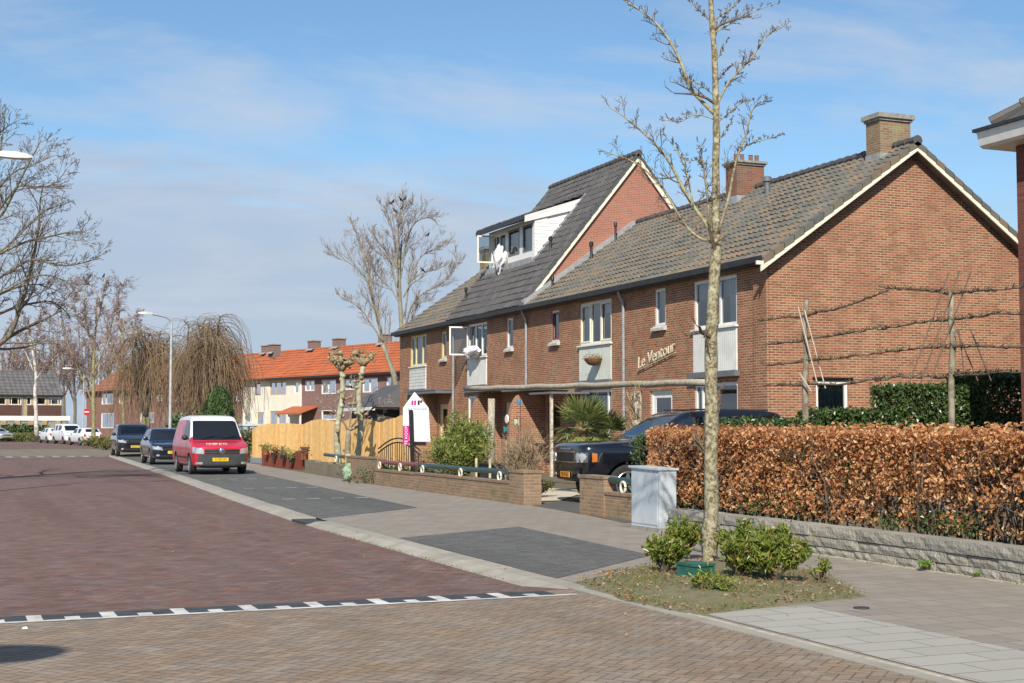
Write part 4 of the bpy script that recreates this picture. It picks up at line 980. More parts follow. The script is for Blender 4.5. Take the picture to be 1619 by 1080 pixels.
NAVY = paint('paint_navy', (.007,.008,.015), .18, .3, 1.0); BLACKP = paint('paint_black', (.014,.015,.02), .18, .2, 1.0); REDP = paint('paint_red', (.55,.018,.04), .3, 0, .7)
VANW = paint('paint_van_white', (.74,.75,.76), .3, 0, .6); WHITEP = paint('paint_white', (.75,.76,.77), .25, 0, .7); SILV = paint('paint_silver', (.5,.54,.58), .25, .4, .8)
DKBLUE = paint('paint_dark_blue', (.012,.018,.04), .2, .3, 1.0)
def slabq(name, pts, m, parent, th=.01, nrm=(1,0,0)):
    b = MB(); P = np.array(pts, float); n_ = np.array(nrm, float)*th; k = len(P)
    b.add(np.vstack([P, P+n_]), [tuple(range(k))[::-1], tuple(range(k, 2*k))] + [(i, (i+1) % k, k+(i+1) % k, k+i) for i in range(k)]); return b.build(name, m, parent)
def head(T, t, s, quad, m=None, lamps=(), amber=None):
    hh = decal(T, 'headlight', [(s*y, z) for y, z in quad], m or LAMPG, t, off=.012, n=7)
    for (y, z, r) in lamps:
        decal(T, 'lamp', [(s*y-r, z-r), (s*y+r, z-r), (s*y+r, z+r), (s*y-r, z+r)], LAMPG, hh, off=.022, n=8, shape='round')
    return hh
def ex_suv(t, P, L, W):
    T = P['T']
    o = decal(T, 'grille', [(-.50,.80), (.50,.80), (.50,1.03), (-.50,1.03)], CHROME, t, off=.010)
    decal(T, 'grille_mesh', [(-.46,.825), (.46,.825), (.46,1.005), (-.46,1.005)], BLACK, o, off=.018)
    for s in (-1, 1):
        hh = head(T, t, s, [(.54,.80), (.93,.82), (.935,1.0), (.54,1.02)], LAMPD, [(.64,.92,.080), (.80,.92,.078), (.64,.835,.03), (.80,.84,.03)])
        decal(T, 'turn_signal', [(L-.30, .83), (L-.20, .82), (L-.20, 1.0), (L-.30, .985)], AMBER, hh, 'y+' if s > 0 else 'y-', off=.010, n=4)
        decal(T, 'fog_light', [(s*.66-.06,.50), (s*.66+.06,.50), (s*.66+.06,.60), (s*.66-.06,.60)], LAMPG, t, off=.012, shape='round')
        decal(T, 'side_vent', [(.80,.80), (.98,.80), (.98,.96), (.80,.96)], TRIM, t, 'y+' if s > 0 else 'y-', off=.006, n=3)
    decal(T, 'lower_intake', [(-.62,.42), (.62,.42), (.62,.54), (-.62,.54)], TRIM, t, off=.008)
    decal(T, 'bumper_strip', [(-.86,.655), (.86,.655), (.86,.675), (-.86,.675)], TRIM, t, off=.006, n=10)
    x = T.ray_cast(Vector((5,0,.56)), Vector((-1,0,0)))[0].x
    plate(t, x+.02, .0, .57, '90-XV-JG', PLATEO)
    x = T.ray_cast(Vector((5,0,1.065)), Vector((-1,0,0)))[0].x
    lettering('hood_lettering', 'RANGE ROVER', .06, frame_mat((x+.012,0,1.07), (0,1,0), (-.35,0,1)), CHROME, t, .003, 0, 1.5)
    r = MB()
    for s in (-1, 1): r.tube([(P['rf']-.2,s*.62,P['roof']+.03), (P['rr']+.2,s*.62,P['roof']+.02)], .018, 6)
    r.build('roof_rails', TRIM, t)
SUV = dict(L=4.79, W=1.94, clear=.42, belt=1.16, roof=1.82, hood0=1.13, hood1=1.21, cowl=1.02, rf=.18, rr=-1.95, tail=-2.22, tailz=1.22, wf=1.46, wrx=-1.30, r=.385, arch=.46, tw=.26, pillars=[-.72, -1.50], paint=NAVY, extras=ex_suv, tum=.80, nose=.02, rim=ALLOY)
suv = car('parked_suv', 'dark navy off-road car in the driveway behind the beech hedge', SUV, (13.80, 24.98, 0), 180-4)
BUMPG = plain('bumper_grey', (.05,.053,.058), .55, .12, 5)
def ex_van(t, P, L, W):
    T = P['T']
    fbp = decal(T, 'front_bumper', [(-W*.93,.27), (W*.93,.27), (W*.95,.65), (-W*.95,.65)], BUMPG, t, off=.014, n=14)
    lip = decal(T, 'bumper_lip', [(-W*.9,.235), (W*.9,.235), (W*.9,.28), (-W*.9,.28)], TRIM, t, off=.04, n=12)
    o = decal(T, 'grille', [(-.54,.66), (.54,.66), (.54,.80), (-.54,.80)], BLACK, t, off=.010)
    for zz in (.70, .77): decal(T, 'grille_bar', [(-.55,zz), (.55,zz), (.55,zz+.014), (-.55,zz+.014)], CHROME, o, off=.02, n=6)
    x = T.ray_cast(Vector((5,0,.74)), Vector((-1,0,0)))[0].x
    e = MB(); e.lathe((x+.012,0,.74), [(.001,0), (.085,0), (.09,.01), (.075,.022), (.001,.022)], 22, 'x'); ee = e.build('badge', CHROME, o, smooth=True, angle=40)
    lettering('badge_emblem', 'W', .10, frame_mat((x+.037,0,.72), (0,1,0), (0,0,1)), TRIM, ee, .002); lettering('badge_emblem', 'v', .08, frame_mat((x+.037,0,.78), (0,1,0), (0,0,1)), TRIM, ee, .002)
    for s in (-1, 1):
        head(T, t, s, [(.56,.655), (W*.965,.68), (W*.96,.87), (.58,.81)], LAMPG, ())
        decal(T, 'fog_light', [(s*.70-.10,.33), (s*.70+.10,.33), (s*.70+.10,.40), (s*.70-.10,.40)], LAMPG, fbp, off=.024, n=4)
        q = 'y+' if s > 0 else 'y-'
        decal(T, 'side_moulding', [(-.95,.50), (.92,.50), (.92,.56), (-.95,.56)], TRIM, t, q, off=.010, n=8)
        decal(T, 'door_gap', [(-.36,.32), (-.34,.32), (-.34,1.55), (-.36,1.55)], TRIM, t, q, off=.002, n=8)
        decal(T, 'door_gap', [(.76,.34), (.775,.34), (.775,1.0), (.76,1.0)], TRIM, t, q, off=.002, n=6)
        decal(T, 'side_window', [(.28,1.10), (1.12,1.10), (.66,1.62), (.28,1.62)], GLC, t, q, off=.006, n=8)
        decal(T, 'red_side_panel', [(-2.0,1.05), (-.40,1.05), (-.40,1.66), (-1.95,1.66)], REDP, t, q, off=.004, n=8)
    decal(T, 'windscreen_surround', [(-.77,1.085), (.77,1.085), (.68,1.70), (-.68,1.70)], paint('glass_edge_black', (.006,.008,.012), .12, 0, .5), t, off=.006, n=12)
    x = T.ray_cast(Vector((5,0,.48)), Vector((-1,0,0)))[0].x
    plate(t, x+.024, -.05, .48, 'V-107-XS')
    z1 = T.ray_cast(Vector((1.85,0,5)), Vector((0,0,-1)))[0].z; z2 = T.ray_cast(Vector((2.0,0,5)), Vector((0,0,-1)))[0].z
    lettering('hood_lettering', 'HOEK', .15, frame_mat((1.92,-.12,(z1+z2)/2+.012), (0,1,0), (-.15,0,z1-z2)), VANW, t, .008, 0, 1.7)
    w_ = MB(); w_.tube([(1.34,-.55,1.14), (1.20,-.05,1.22)], .012, 5); w_.tube([(1.34,.1,1.14), (1.20,.62,1.22)], .012, 5); w_.build('wipers', BLACK, t)
VAN = dict(L=4.40, W=1.80, clear=.20, belt=1.07, roof=1.86, hood0=.87, hood1=1.04, cowl=1.32, rf=.55, rr=-2.05, tail=-2.16, tailz=1.30, wf=1.36, wrx=-1.32, r=.32, arch=.375, tw=.2, pillars=[-.32], paint=REDP, extras=ex_van, tum=.79, panelvan=True, rearglass=False, rooftone=True, roofm=VANW, rim=HUBP, mirror=TRIM, nose=.13)
v0 = G(305, 752); van = car('delivery_van', 'red panel van with a white roof, parked first in the bay', VAN, (8.12, 46.15, 0), -90.0, cat='van')
def ex_gen(headm=LAMPG, platef='', rear=False, grillec=False):
    def ex(t, P, L, W):
        T = P['T']; hz = P['hood0']-.12; c0 = P['clear']
        for s in (-1, 1):
            head(T, t, s, [(W*.50,hz-.07), (W*.92,hz-.02), (W*.94,hz+.10), (W*.55,hz+.05)], headm)
            decal(T, 'fog_light', [(s*W*.72-.07,c0+.14), (s*W*.72+.07,c0+.14), (s*W*.72+.07,c0+.22), (s*W*.72-.07,c0+.22)], LAMPG, t, off=.01, shape='round')
            zz = P['belt']-.08
            decal(T, 'tail_light', [(s*W*.62,zz-.14), (s*W*.93,zz-.12), (s*W*.92,zz+.08), (s*W*.66,zz+.06)], REDL, t, 'x-', off=.012, n=5)
        g = decal(T, 'grille', [(-.44,hz-.06), (.44,hz-.06), (.44,hz+.03), (-.44,hz+.03)], BLACK, t, off=.008)
        decal(T, 'lower_intake', [(-.60,c0+.06), (.60,c0+.06), (.60,c0+.20), (-.60,c0+.20)], BLACK, t, off=.006)
        if grillec: decal(T, 'grille_bar', [(-.75,hz+.035), (.75,hz+.035), (.75,hz+.055), (-.75,hz+.055)], CHROME, g, off=.014, n=10)
        x = T.ray_cast(Vector((5,0,c0+.3)), Vector((-1,0,0)))[0].x; x2 = T.ray_cast(Vector((-5,0,P['belt']-.28)), Vector((1,0,0)))[0].x
        plate(t, x+.012, 0, c0+.30, platef or '41-TPL-6'); plate(t, x2-.012, 0, P['belt']-.28, platef or '41-TPL-6', fx=-1)
    return ex
MPV = dict(L=4.47, W=1.83, clear=.22, belt=1.05, roof=1.64, hood0=.88, hood1=1.04, cowl=1.45, rf=.45, rr=-1.85, tail=-2.08, tailz=1.12, wf=1.34, wrx=-1.39, r=.325, arch=.38, pillars=[-.35,-1.3], paint=BLACKP, extras=ex_gen(LAMPG, '83-XZ-TR', grillec=True), tum=.80)
car('parked_mpv', 'tall black people carrier with a raked windscreen, last of the three parked in the bay', MPV, (9.02, 74.0, -.0), -91.5)
HAT = dict(L=4.20, W=1.74, clear=.20, belt=.94, roof=1.44, hood0=.76, hood1=.92, cowl=1.02, rf=.30, rr=-1.45, tail=-1.95, tailz=.98, wf=1.28, wrx=-1.25, r=.31, arch=.365, pillars=[-.45], paint=DKBLUE, extras=ex_gen(LAMPG, '27-SJ-BP'), tum=.77)
car('parked_hatchback', 'small dark blue car parked between the red van and the black people carrier', HAT, (8.50, 58.2, 0), -90.5)
HAT2 = dict(HAT); HAT2.update(paint=WHITEP, extras=ex_gen(LAMPG, '13-ZBX-4'))
EST = dict(MPV); EST.update(paint=WHITEP, extras=ex_gen(LAMPG, '8-KXH-21'), roof=1.78, belt=1.1, tailz=1.2)
g3 = 'white cars parked beyond the crossing'
a = G(123, 702, -.02); car('parked_car', 'small white hatchback seen from behind beyond the crossing, nearest of its group', HAT2, (10.9, 120.5, -.02), 103, g3)
car('parked_car', 'white high-roofed estate behind the nearest white hatchback', EST, (10.4, 130.5, -.02), -78, g3)
car('parked_car', 'white saloon car farthest along the kerb, partly hidden by the white estate', HAT2, (9.6, 139.0, -.02), 100, g3)
LB = dict(HAT); LB.update(paint=SILV, extras=ex_gen(LAMPG, '64-DX-NK'))
pL = G(-8, 688, -.02); car('parked_car', 'pale blue silver car at the left edge of the view', LB, (DP(-6,684,150)[0], DP(-6,684,150)[1], -.02), -60)

# ------------------------------------------------------------------ walls, rails, cabinet, fences
STONE = island('wall_stone', [(0.312,0.294,0.244), (0.375,0.350,0.293), (0.263,0.250,0.220), (0.338,0.312,0.256)], nscale=7, bumps=1.0, dirt=(0.213,0.206,0.159))
sw = thing('stone_wall', 'low grey wall of rough stone blocks under the brown beech hedge', 'wall', (9.62, 13, 0))
b = MB(); zz = 0; rows = (.10, .115, .13)
for k, h in enumerate(rows):
    y = 4.0 + (k % 2)*.2
    while y < 17.5:
        l = rnd.uniform(.26,.46) if k < 2 else rnd.uniform(.34,.5); y1 = min(y+l-.008, 17.55); j = rnd.uniform(-.014,.014) if k < 2 else rnd.uniform(-.006,.006)
        z0, z1 = zz+.003, zz+h-.004+rnd.uniform(-.004,.003); x0 = 9.56+j-(.02 if k == 2 else 0)
        # rough front face with a few extra points
        ny, nz = 4, 2; V = []; fs = []
        for a in range(ny+1):
            for c_ in range(nz+1):
                edge = a in (0, ny) or c_ in (0, nz); V.append((x0+(.010 if edge else rnd.uniform(-.012,.006)), y+(y1-y)*a/ny, z0+(z1-z0)*c_/nz))
        for a in range(ny):
            for c_ in range(nz): i0 = a*(nz+1)+c_; fs.append((i0, i0+1, i0+nz+2, i0+nz+1))
        n0 = len(V); V += [(9.84,y,z0), (9.84,y1,z0), (9.84,y,z1), (9.84,y1,z1)]
        fs += [(nz, n0+2, n0+3, ny*(nz+1)+nz), (ny*(nz+1), ny*(nz+1)+nz, n0+3, n0+1), (0, n0, n0+2, nz), (0, ny*(nz+1), n0+1, n0)]
        b.add(V, fs); y += l
    zz += h
b.build('stone_courses', STONE, sw)
b = MB(); b.box((9.585,4.02,.0), (9.80,17.5,.335)); b.build('mortar_core', plain('mortar_dark', (.06,.055,.045), .95, .2, 6), sw)
b = MB(); b.box((9.50,4,-.05), (9.558,17.6,.012)); tag(b.build('edging', plain('edging_stone', (.42,.38,.30), .9, .2, 9)), kind='structure')

def capped(b, x0, x1, y0, y1, h, cap=None):
    b.box((x0,y0,-.05), (x1,y1,h-.05 if cap else h), mi=0)
    if cap: b.box((x0-.015,y0-.015,h-.049), (x1+.015,y1+.015,h), mi=1)
CAPB = brick('wall_coping', (.31,.20,.13), (.22,.135,.09), (.26,.22,.16), bw=.066, rh=.3, ms=.008, soil=(.16,.16,.08))
# right of the driveway
t = thing('garden_wall', 'short brick garden wall with a raised pier, right of the driveway', 'wall', (10.25, 20.8, 0))
b = MB(); capped(b, 10.18, 10.42, 20.92, 21.86, .68, 1); b.build('pier', [LOWB, CAPB], t)
b = MB(); capped(b, 10.20, 10.40, 18.9, 20.90, .43, 1); b.build('wall', [LOWB, CAPB], t)
# left of the driveway
t = thing('garden_wall', 'long low brick garden wall left of the driveway, ending in a pier', 'wall', (10.45, 30, 0))
b = MB(); capped(b, 10.33, 10.70, 24.72, 25.45, .66, 1); b.build('pier', [LOWB, CAPB], t)
b = MB(); capped(b, 10.38, 10.62, 25.47, 31.6, .43, 1); capped(b, 10.42, 10.66, 31.62, 34.9, .41, 1); capped(b, 10.46, 10.70, 34.92, 37.9, .70, 1); b.build('wall', [LOWB, CAPB], t)
GRN = paint('rail_green', (.012,.045,.038), .4, 0, .4); RDR = paint('rail_red', (.20,.05,.04), .45, 0, .3)
RINGM = plain('ring_cream', (.72,.68,.55), .6, .08, 8)
def rail(name, label, x0, y0, x1, y1, z, m, rings, r=.055, g='tube rails on the garden walls'):
    t = thing(name, label, 'railing', (x0,y0,z), g); b = MB(); b.tube([(x0,y0,z), ((x0+x1)/2,(y0+y1)/2,z-.012), (x1,y1,z)], r, 12); b.build('tube', m, t, smooth=True, angle=40)
    for f in rings:
        x, y = x0+(x1-x0)*f, y0+(y1-y0)*f; q = MB()
        th = np.linspace(0, 2*math.pi, 22); q.tube([(x-.07, y+.088*math.cos(a), z-.10+.088*math.sin(a)) for a in th], .022, 7, caps=False)
        q.build('ring', RINGM, t, smooth=True); p = MB(); p.tube([(x,y,z-.22), (x,y,z-.02)], .018, 6); p.build('support', m, t)
    return t
rail('tube_railing', 'dark green tube rail with pale rings, left of the driveway pier', 10.5, 25.5, 10.52, 31.6, .60, GRN, (.12,.5,.93))
rail('tube_railing', 'dark red tube rail with two pale rings, farther along the garden wall', 10.54, 31.75, 10.56, 35.3, .60, RDR, (.35,.85))
rail('tube_railing', 'short green tube rail with one pale ring beside the metal cabinet', 10.30, 18.95, 10.31, 20.90, .62, GRN, (.70,), r=.06)
rail('tube_railing', 'short dark green rail low behind the street pollards', 11.0, 38.3, 11.3, 43.5, .62, GRN, (.1,.6))
# cabinet
ZB = plain('cabinet_grey', (.40,.46,.50), .5, .2, 3.5, c2=(.52,.57,.60), bumps=.15, detail=9)
t = thing('utility_cabinet', 'pale blue grey metal street cabinet against the stone wall', 'cabinet', (9.45, 18.4, 0))
b = MB(); V = [(9.44,18.02,0), (9.72,18.02,0), (9.72,18.86,0), (9.44,18.86,0), (9.44,18.0,.88), (9.72,18.0,.88), (9.72,18.86,.90), (9.44,18.86,.90)]; b.hexa(V); b.build('body', ZB, t)
b = MB(); b.hexa([(9.41,17.98,.882), (9.75,17.98,.882), (9.75,18.90,.902), (9.41,18.90,.902), (9.41,17.98,.91), (9.75,17.98,.91), (9.75,18.90,.93), (9.41,18.90,.93)]); b.build('lid', ZB, t)
b = MB(); b.box((9.432,18.05,.10), (9.4395,18.83,.84)); b.build('door', ZB, t); b = MB(); b.box((9.43,18.0,-.03), (9.735,18.88,.06)); b.build('plinth', CONC, t); t.location.y -= .40
# beech bed green box
t = thing('valve_box', 'small dark green plastic box at the foot of the street tree', 'box', (6.9, 11.9, 0))
GB = plain('box_green', (.025,.13,.10), .5, .2, 6); g0 = np.array([6.72, 11.98])
b = MB(); b.box((6.57,11.60,0), (6.80,11.88,.18), rz=R(12)); b.build('body', GB, t); b = MB(); b.box((6.56,11.59,.182), (6.81,11.89,.205), rz=R(12)); b.build('lid', GB, t)

# wooden board fence with curved tops
t = thing('wooden_fence', 'tall new wooden board fence with curved tops behind the gardens', 'fence', (12.8, 52, 0))
pts = [G(402,736), DP(462,700,59.0), DP(560,700,52.5), DP(640,700,47.5)]
P0 = np.array([12.0,58.2]); P1 = np.array([13.1,54.0]); P2 = np.array([14.1,46.8]); P3 = DP(648,700,46.0)[:2]
def fpanel(p, q, z0, z1, arch):
    L_ = np.linalg.norm(q-p); n = max(2, int(L_/.145)); u = (q-p)/L_; nn = np.array([-u[1], u[0]]); b = MB()
    for i in range(n):
        a = p+u*(L_*i/n); c_ = p+u*(L_*(i+1)/n-.006); f = (i+.5)/n; z = z0+(z1-z0)*f+arch*math.sin(math.pi*f); th = .018+(i % 2)*.012
        A, B, C_, D_ = a, c_, c_+nn*th, a+nn*th; j = rnd.uniform(-.012,.012)
        b.hexa([(*A,.18), (*B,.18), (*C_,.18), (*D_,.18), (*A,z+j), (*B,z+j), (*C_,z+j), (*D_,z+j)])
    b.build('fence_panel', WOOD, t)
    pb = MB(); w = .045; pb.hexa([(q[0]-w,q[1]-w,0), (q[0]+w,q[1]-w,0), (q[0]+w,q[1]+w,0), (q[0]-w,q[1]+w,0), (q[0]-w,q[1]-w,z1+.02), (q[0]+w,q[1]-w,z1+.02), (q[0]+w,q[1]+w,z1+.02), (q[0]-w,q[1]+w,z1+.02)]); pb.build('fence_post', WOOD, t)
fpanel(P0, (P0+P1)/2, 1.42, 1.60, .10); fpanel((P0+P1)/2, P1, 1.62, 1.58, .04)
for k in range(2): fpanel(P1+(P2-P1)*k/2, P1+(P2-P1)*(k+1)/2, 1.60+.04*k, 1.64, .17)
for k in range(2): fpanel(P2+(P3-P2)*k/2, P2+(P3-P2)*(k+1)/2, 1.62+.15*k, 1.78+.15*k, .05)
b = MB(); b.hexa([(11.95,58.3,0),(13.1,54.05,0),(13.2,54.1,0),(12.05,58.35,0),(11.95,58.3,.22),(13.1,54.05,.20),(13.2,54.1,.20),(12.05,58.35,.22)]); b.build('fence_base', plain('base_board_grey', (.22,.25,.30), .8, .1, 6), t)
# red stained picket fence with posts
t = thing('picket_fence', 'low red brown stained fence boards beside the pavement', 'fence', (11.55, 50, 0))
for i, y in enumerate(np.arange(47.9, 53.3, .19)):
    b = MB(); x = 11.42+(53.3-y)*.04; h = .42+.25*abs(math.sin((y-47.9)/5.2*math.pi*2+1.2)) + (.12 if i % 14 == 0 else 0); b.box((x,y,0), (x+.05,y+.165,h)); b.build('picket', REDW, t)
for y in (47.85, 53.35):
    b = MB(); b.box((11.40+(53.3-y)*.04,y-.09,0), (11.60+(53.3-y)*.04,y+.09,.74)); b.box((11.36+(53.3-y)*.04,y-.16,.741), (11.64+(53.3-y)*.04,y+.16,.80)); b.build('post', REDW, t)
POT = plain('pot_dark', (.04,.035,.03), .7, .2, 6); TERR = plain('pot_terracotta', (.35,.12,.06), .8, .15, 6)
def potted(x, y, z, r, label, cols, seed, potm=POT, hgt=.22):
    rg = np.random.default_rng(seed); t = thing('potted_plant', label, 'plant', (x,y,z), 'pots along the red fence')
    b = MB(); b.lathe((x,y,z), [(r*.7,0), (r,r*1.2), (r*1.08,r*1.2), (r*1.08,r*1.35), (r*.8,r*1.35)], 12); b.build('pot', potm, t)
    b = MB(); C = rg.normal(size=(150,3))*[r*.8,r*.8,hgt*.4]+[x,y,z+r*1.35+hgt*.5]; b.leaves(C, rg.normal(size=(150,3)), rg.uniform(.05,.1,150), .5, .3, rg); b.build('foliage', leafmat('lf'+str(seed % 3), cols), t)
for i, (y, lab) in enumerate(((47.4,'red brown pot of pinkish plants on the near end of the red fence'), (48.9,'dark pot with yellow green plant, third from the near end'), (50.0,'pot of green and cream leaves, middle of the red fence'), (51.3,'dark pot of green leaves, second from the far end'), (52.4,'pot of small red flowers at the far end of the red fence'))):
    potted(11.30+(53.3-y)*.045, y, (.42, .25, .35, .42, .5)[i]*.9, .13, lab, [[(.30,.12,.10),(.10,.14,.04)],[(.30,.30,.06),(.12,.20,.04)],[(.10,.17,.05),(.35,.33,.18)],][i % 3], 20+i, (TERR, POT, POT, POT, TERR)[i])
# concrete gate post, log and green lump by the pavement
t = thing('gate_post', 'pale concrete gate post beside the far end of the wooden fence', 'post', (11.8, 60.4, 0)); b = MB(); b.box((11.66,60.2,0), (11.94,60.5,.86)); b.build('shaft', CONC, t); b = MB(); b.box((11.62,60.16,.861), (11.98,60.54,.93)); b.build('cap', CONC, t)
t = thing('gate_post', 'brick gate pier behind the pale concrete post', 'post', (12.6, 63.0, 0)); b = MB(); b.box((12.4,62.8,0), (12.8,63.2,.95)); b.build('shaft', LOWB, t); b = MB(); b.box((12.36,62.76,.951), (12.84,63.24,1.02)); b.build('cap', CONC, t)
t = thing('garden_wall', 'low rough planter wall in front of the street pollards', 'wall', (11.2, 42, 0)); b = MB()
for k in range(14):
    y = 38.2+k*.62; x = 10.85+(y-38.2)*.075
    b.box((x+rnd.uniform(-.02,.02),y,-.03), (x+.22,y+.60,.36+rnd.uniform(-.04,.05)))
b.build('blocks', island('planter_block', [(.22,.19,.13), (.26,.22,.16), (.19,.17,.11)], nscale=8, bumps=.8), t)
t = thing('wooden_post', 'short pale wooden bollard stump by the pavement edge', 'post', (10.95, 38.6, 0)); b = MB(); b.tube([(10.86,39.1,-.02), (10.87,39.1,.35), (10.86,39.1,.72)], [.105,.10,.098], 14); b.build('stump', plain('pale_wood', (.60,.53,.34), .8, .12, 9, bumps=.4), t, smooth=True, angle=40)
t = thing('garden_sack', 'crumpled pale green sack leaning on the garden wall', 'bag', (10.6, 37.2, 0)); b = MB(); b.ell((10.42,37.55,.20), (.17,.20,.30), 14, 10)
me = b.build('sack_body', plain('sack_green', (.30,.40,.28), .9, .2, 10, bumps=.6), t, smooth=True)
for v in me.data.vertices: v.co.x += .05*math.sin(v.co.z*21+v.co.y*9); v.co.y += .05*math.cos(v.co.z*17); v.co.z = max(0, v.co.z)
# arched metal garden bridge
t = thing('arched_trellis', 'arched dark metal railing in the garden behind the brick wall', 'railing', (12.6, 39, 0)); b = MB(); IRON = plain('iron_dark', (.03,.028,.025), .6, .2, 9)
ya, yb_ = 36.9, 40.9
for zo in (0, .12): b.tube([(12.3,ya+(yb_-ya)*f,.72+zo+.33*math.sin(math.pi*f)) for f in np.linspace(0,1,16)], .022, 6)
b.build('arch_bars', IRON, t); b = MB()
for f in np.linspace(.04,.96,18): y = ya+(yb_-ya)*f; b.tube([(12.3,y,.1), (12.3,y,.72+.33*math.sin(math.pi*f))], .013, 5)
b.build('bars', IRON, t)
# green mesh panel
t = thing('mesh_panel', 'green wire mesh panel in the garden behind the for sale board', 'fence', (12.0, 35, 0)); b = MB()
for y in np.arange(33.0, 36.4, .12): b.tube([(12.0,y,.0), (12.0,y,.80)], .006, 4)
for z in np.arange(.08, .82, .12): b.tube([(12.0,33.0,z), (12.0,36.3,z)], .006, 4)
b.build('wires', GRN, t)
# estate agent's board
t = thing('for_sale_board', 'white house shaped sale board with a magenta strip on a black post', 'sign', (10.95, 33.6, 0))
sx, y0s, y1s = 10.98, 34.28, 32.35           # the board faces -x, turned slightly
qa, qb = DP(637,650,35.6), DP(680,690,35.2)
def SP(u, z, d=0): return (qa[0]+(qb[0]-qa[0])*u, qa[1]+(qb[1]-qa[1])*u-d, 1.13+(z-1.13)*.96)
def sboard(name, poly, m, d0, d1, par): 
    b = MB(); V = [SP(u,z,d0) for u, z in poly]+[SP(u,z,d1) for u, z in poly]; n = len(poly)
    b.add(V, [tuple(range(n)), tuple(range(n,2*n))[::-1]]+[(i,(i+1)%n,n+(i+1)%n,n+i) for i in range(n)]); return b.build(name, m, par)
SW = plain('board_white', (.80,.80,.81), .4, .03, 5); MAG = plain('board_magenta', (.55,.02,.24), .4, .05, 5)
bd_ = sboard('board', [(0,1.55), (0,2.02), (.42,2.44), (.93,2.02), (1.0,1.13), (.36,1.13), (.28,1.55)], SW, .02, .0, t)
sboard('strip', [(.0,1.54), (.0,1.03), (.20,1.03), (.24,1.54)], MAG, .022, .0, t)
b = MB(); c0 = SP(.30,0); b.hexa([(c0[0]-.0,c0[1]-.13,.0), (c0[0]+.09,c0[1]-.13,.0), (c0[0]+.09,c0[1]-.04,.0), (c0[0]-.0,c0[1]-.04,.0), (c0[0]-.08,c0[1]-.13,1.93), (c0[0]+.01,c0[1]-.13,1.93), (c0[0]+.01,c0[1]-.04,1.93), (c0[0]-.08,c0[1]-.04,1.93)]); b.build('post', BLACK, t)
sboard('lower_rail', [(.38,1.02), (.38,1.12), (.84,1.12), (.84,1.02)], BLACK, .03, .0, t)
xd = Vector(SP(1,0))-Vector(SP(0,0))
for i, (u, m) in enumerate(((.30,MAG), (.40,MAG), (.53,INK), (.62,INK))): sboard('logo_block', [(u,2.09 if i < 3 else 2.15), (u,2.21), (u+.07,2.22), (u+.07,2.10 if i < 3 else 2.16)], m, .032, .021, bd_)
lettering('board_lettering', 'LELIE MAKELAARS', .075, frame_mat(SP(.5,1.99,.028), xd, (0,0,1)), plain('ink_grey', (.35,.35,.37), .6, .1, 6), bd_, .002)
lettering('board_lettering', 'TE KOOP', .115, frame_mat(SP(.115,1.28,.03), (0,0,1), -xd), SW, t, .003)
# rustic pergola of rough logs
t = thing('pergola', 'rustic pergola of rough grey logs across the front gardens', 'pergola', (14, 31, 0))
pA, pB = PX(736,615,14), PX(1128,604,14)
b = MB(); k = 16; b.tube([(14+.03*math.sin(i*1.7), pA[1]+(pB[1]-pA[1])*i/k, pA[2]+(pB[2]-pA[2])*i/k+.012*math.sin(i*2.3)) for i in range(k+1)], [.070+.008*math.sin(i*3.1) for i in range(k+1)], 9); b.build('beam', LOG, t, smooth=True)
for i, px in enumerate((777, 1008, 1127)):
    y = PX(px,640,14)[1]; b = MB(); b.tube([(14.02,y,-.02), (14,y+.02,1.2), (14,y,2.28)], [.11,.10,.10], 9); b.build('post', LOG, t, smooth=True)
b = MB(); rr = random.Random(4)                        # bare climber winding over the near post
for k in range(46):
    y0_ = PX(1008,640,14)[1]; p = np.array([14-.1, y0_+rr.uniform(-.2,.2), rr.uniform(.3,2.3)]); L_ = [p]
    for q in range(6): p = p+np.array([rr.uniform(-.06,.05), rr.uniform(-.14,.14), rr.uniform(-.06,.16)]); L_.append(p)
    b.tube(L_, .008, 4, caps=False)
tag(b.build('climber', bark('climber_stem', (.36,.27,.17), (.27,.19,.12), (.30,.24,.15), 20)), 'bare climbing plant tangled round the pergola post', 'plant')
# planks and bins behind the rail, hanging basket, bird ornaments
t = thing('planter_box', 'dark rectangular planter box behind the green rail', 'planter', (11.4, 27.2, 0)); b = MB(); b.box((11.25,27.75,0), (11.65,29.5,.66)); b.build('box', plain('planter_dark', (.035,.045,.055), .6, .15, 6), t); b = MB(); b.box((11.22,27.73,.661), (11.68,29.52,.69)); b.build('rim', BLACK, t)
for y in (27.65, 28.6, 29.45):
    t = thing('garden_stake', {27.65: 'pale wooden stake at the near end of the dark planter box', 28.6: 'pale wooden stake, middle one at the dark planter box', 29.45: 'pale wooden stake at the far end of the dark planter box'}[y], 'post', (11.15,y,0), 'stakes at the dark planter'); b = MB(); b.tube([(11.15,y,0), (11.15,y,.80)], .03, 6); b.build('stake', plain('pale_wood', (.60,.53,.34), .8, .12, 9), t)
t = thing('hanging_basket', 'brown coir hanging basket on the pale panel between the windows', 'basket', (18.0, 38.0, 3.6)); b = MB(); bc = PX(939,568,17.98)
b.lathe((17.96,bc[1],bc[2]-.20), [(.02,0), (.14,.03), (.22,.10), (.27,.20), (.28,.23), (.24,.22)], 16); b.build('basket', plain('coir', (.26,.14,.06), .95, .3, 20, bumps=1.0), t, smooth=True)
b = MB(); C = nrng.normal(size=(160,3))*[.13,.14,.05]+[17.96,bc[1],bc[2]+.06]; b.leaves(C, nrng.normal(size=(160,3)), .07, .4, .3, nrng); b.build('foliage', leafmat('dry_basket', [(.35,.27,.14), (.20,.2,.07), (.42,.33,.2)]), t)
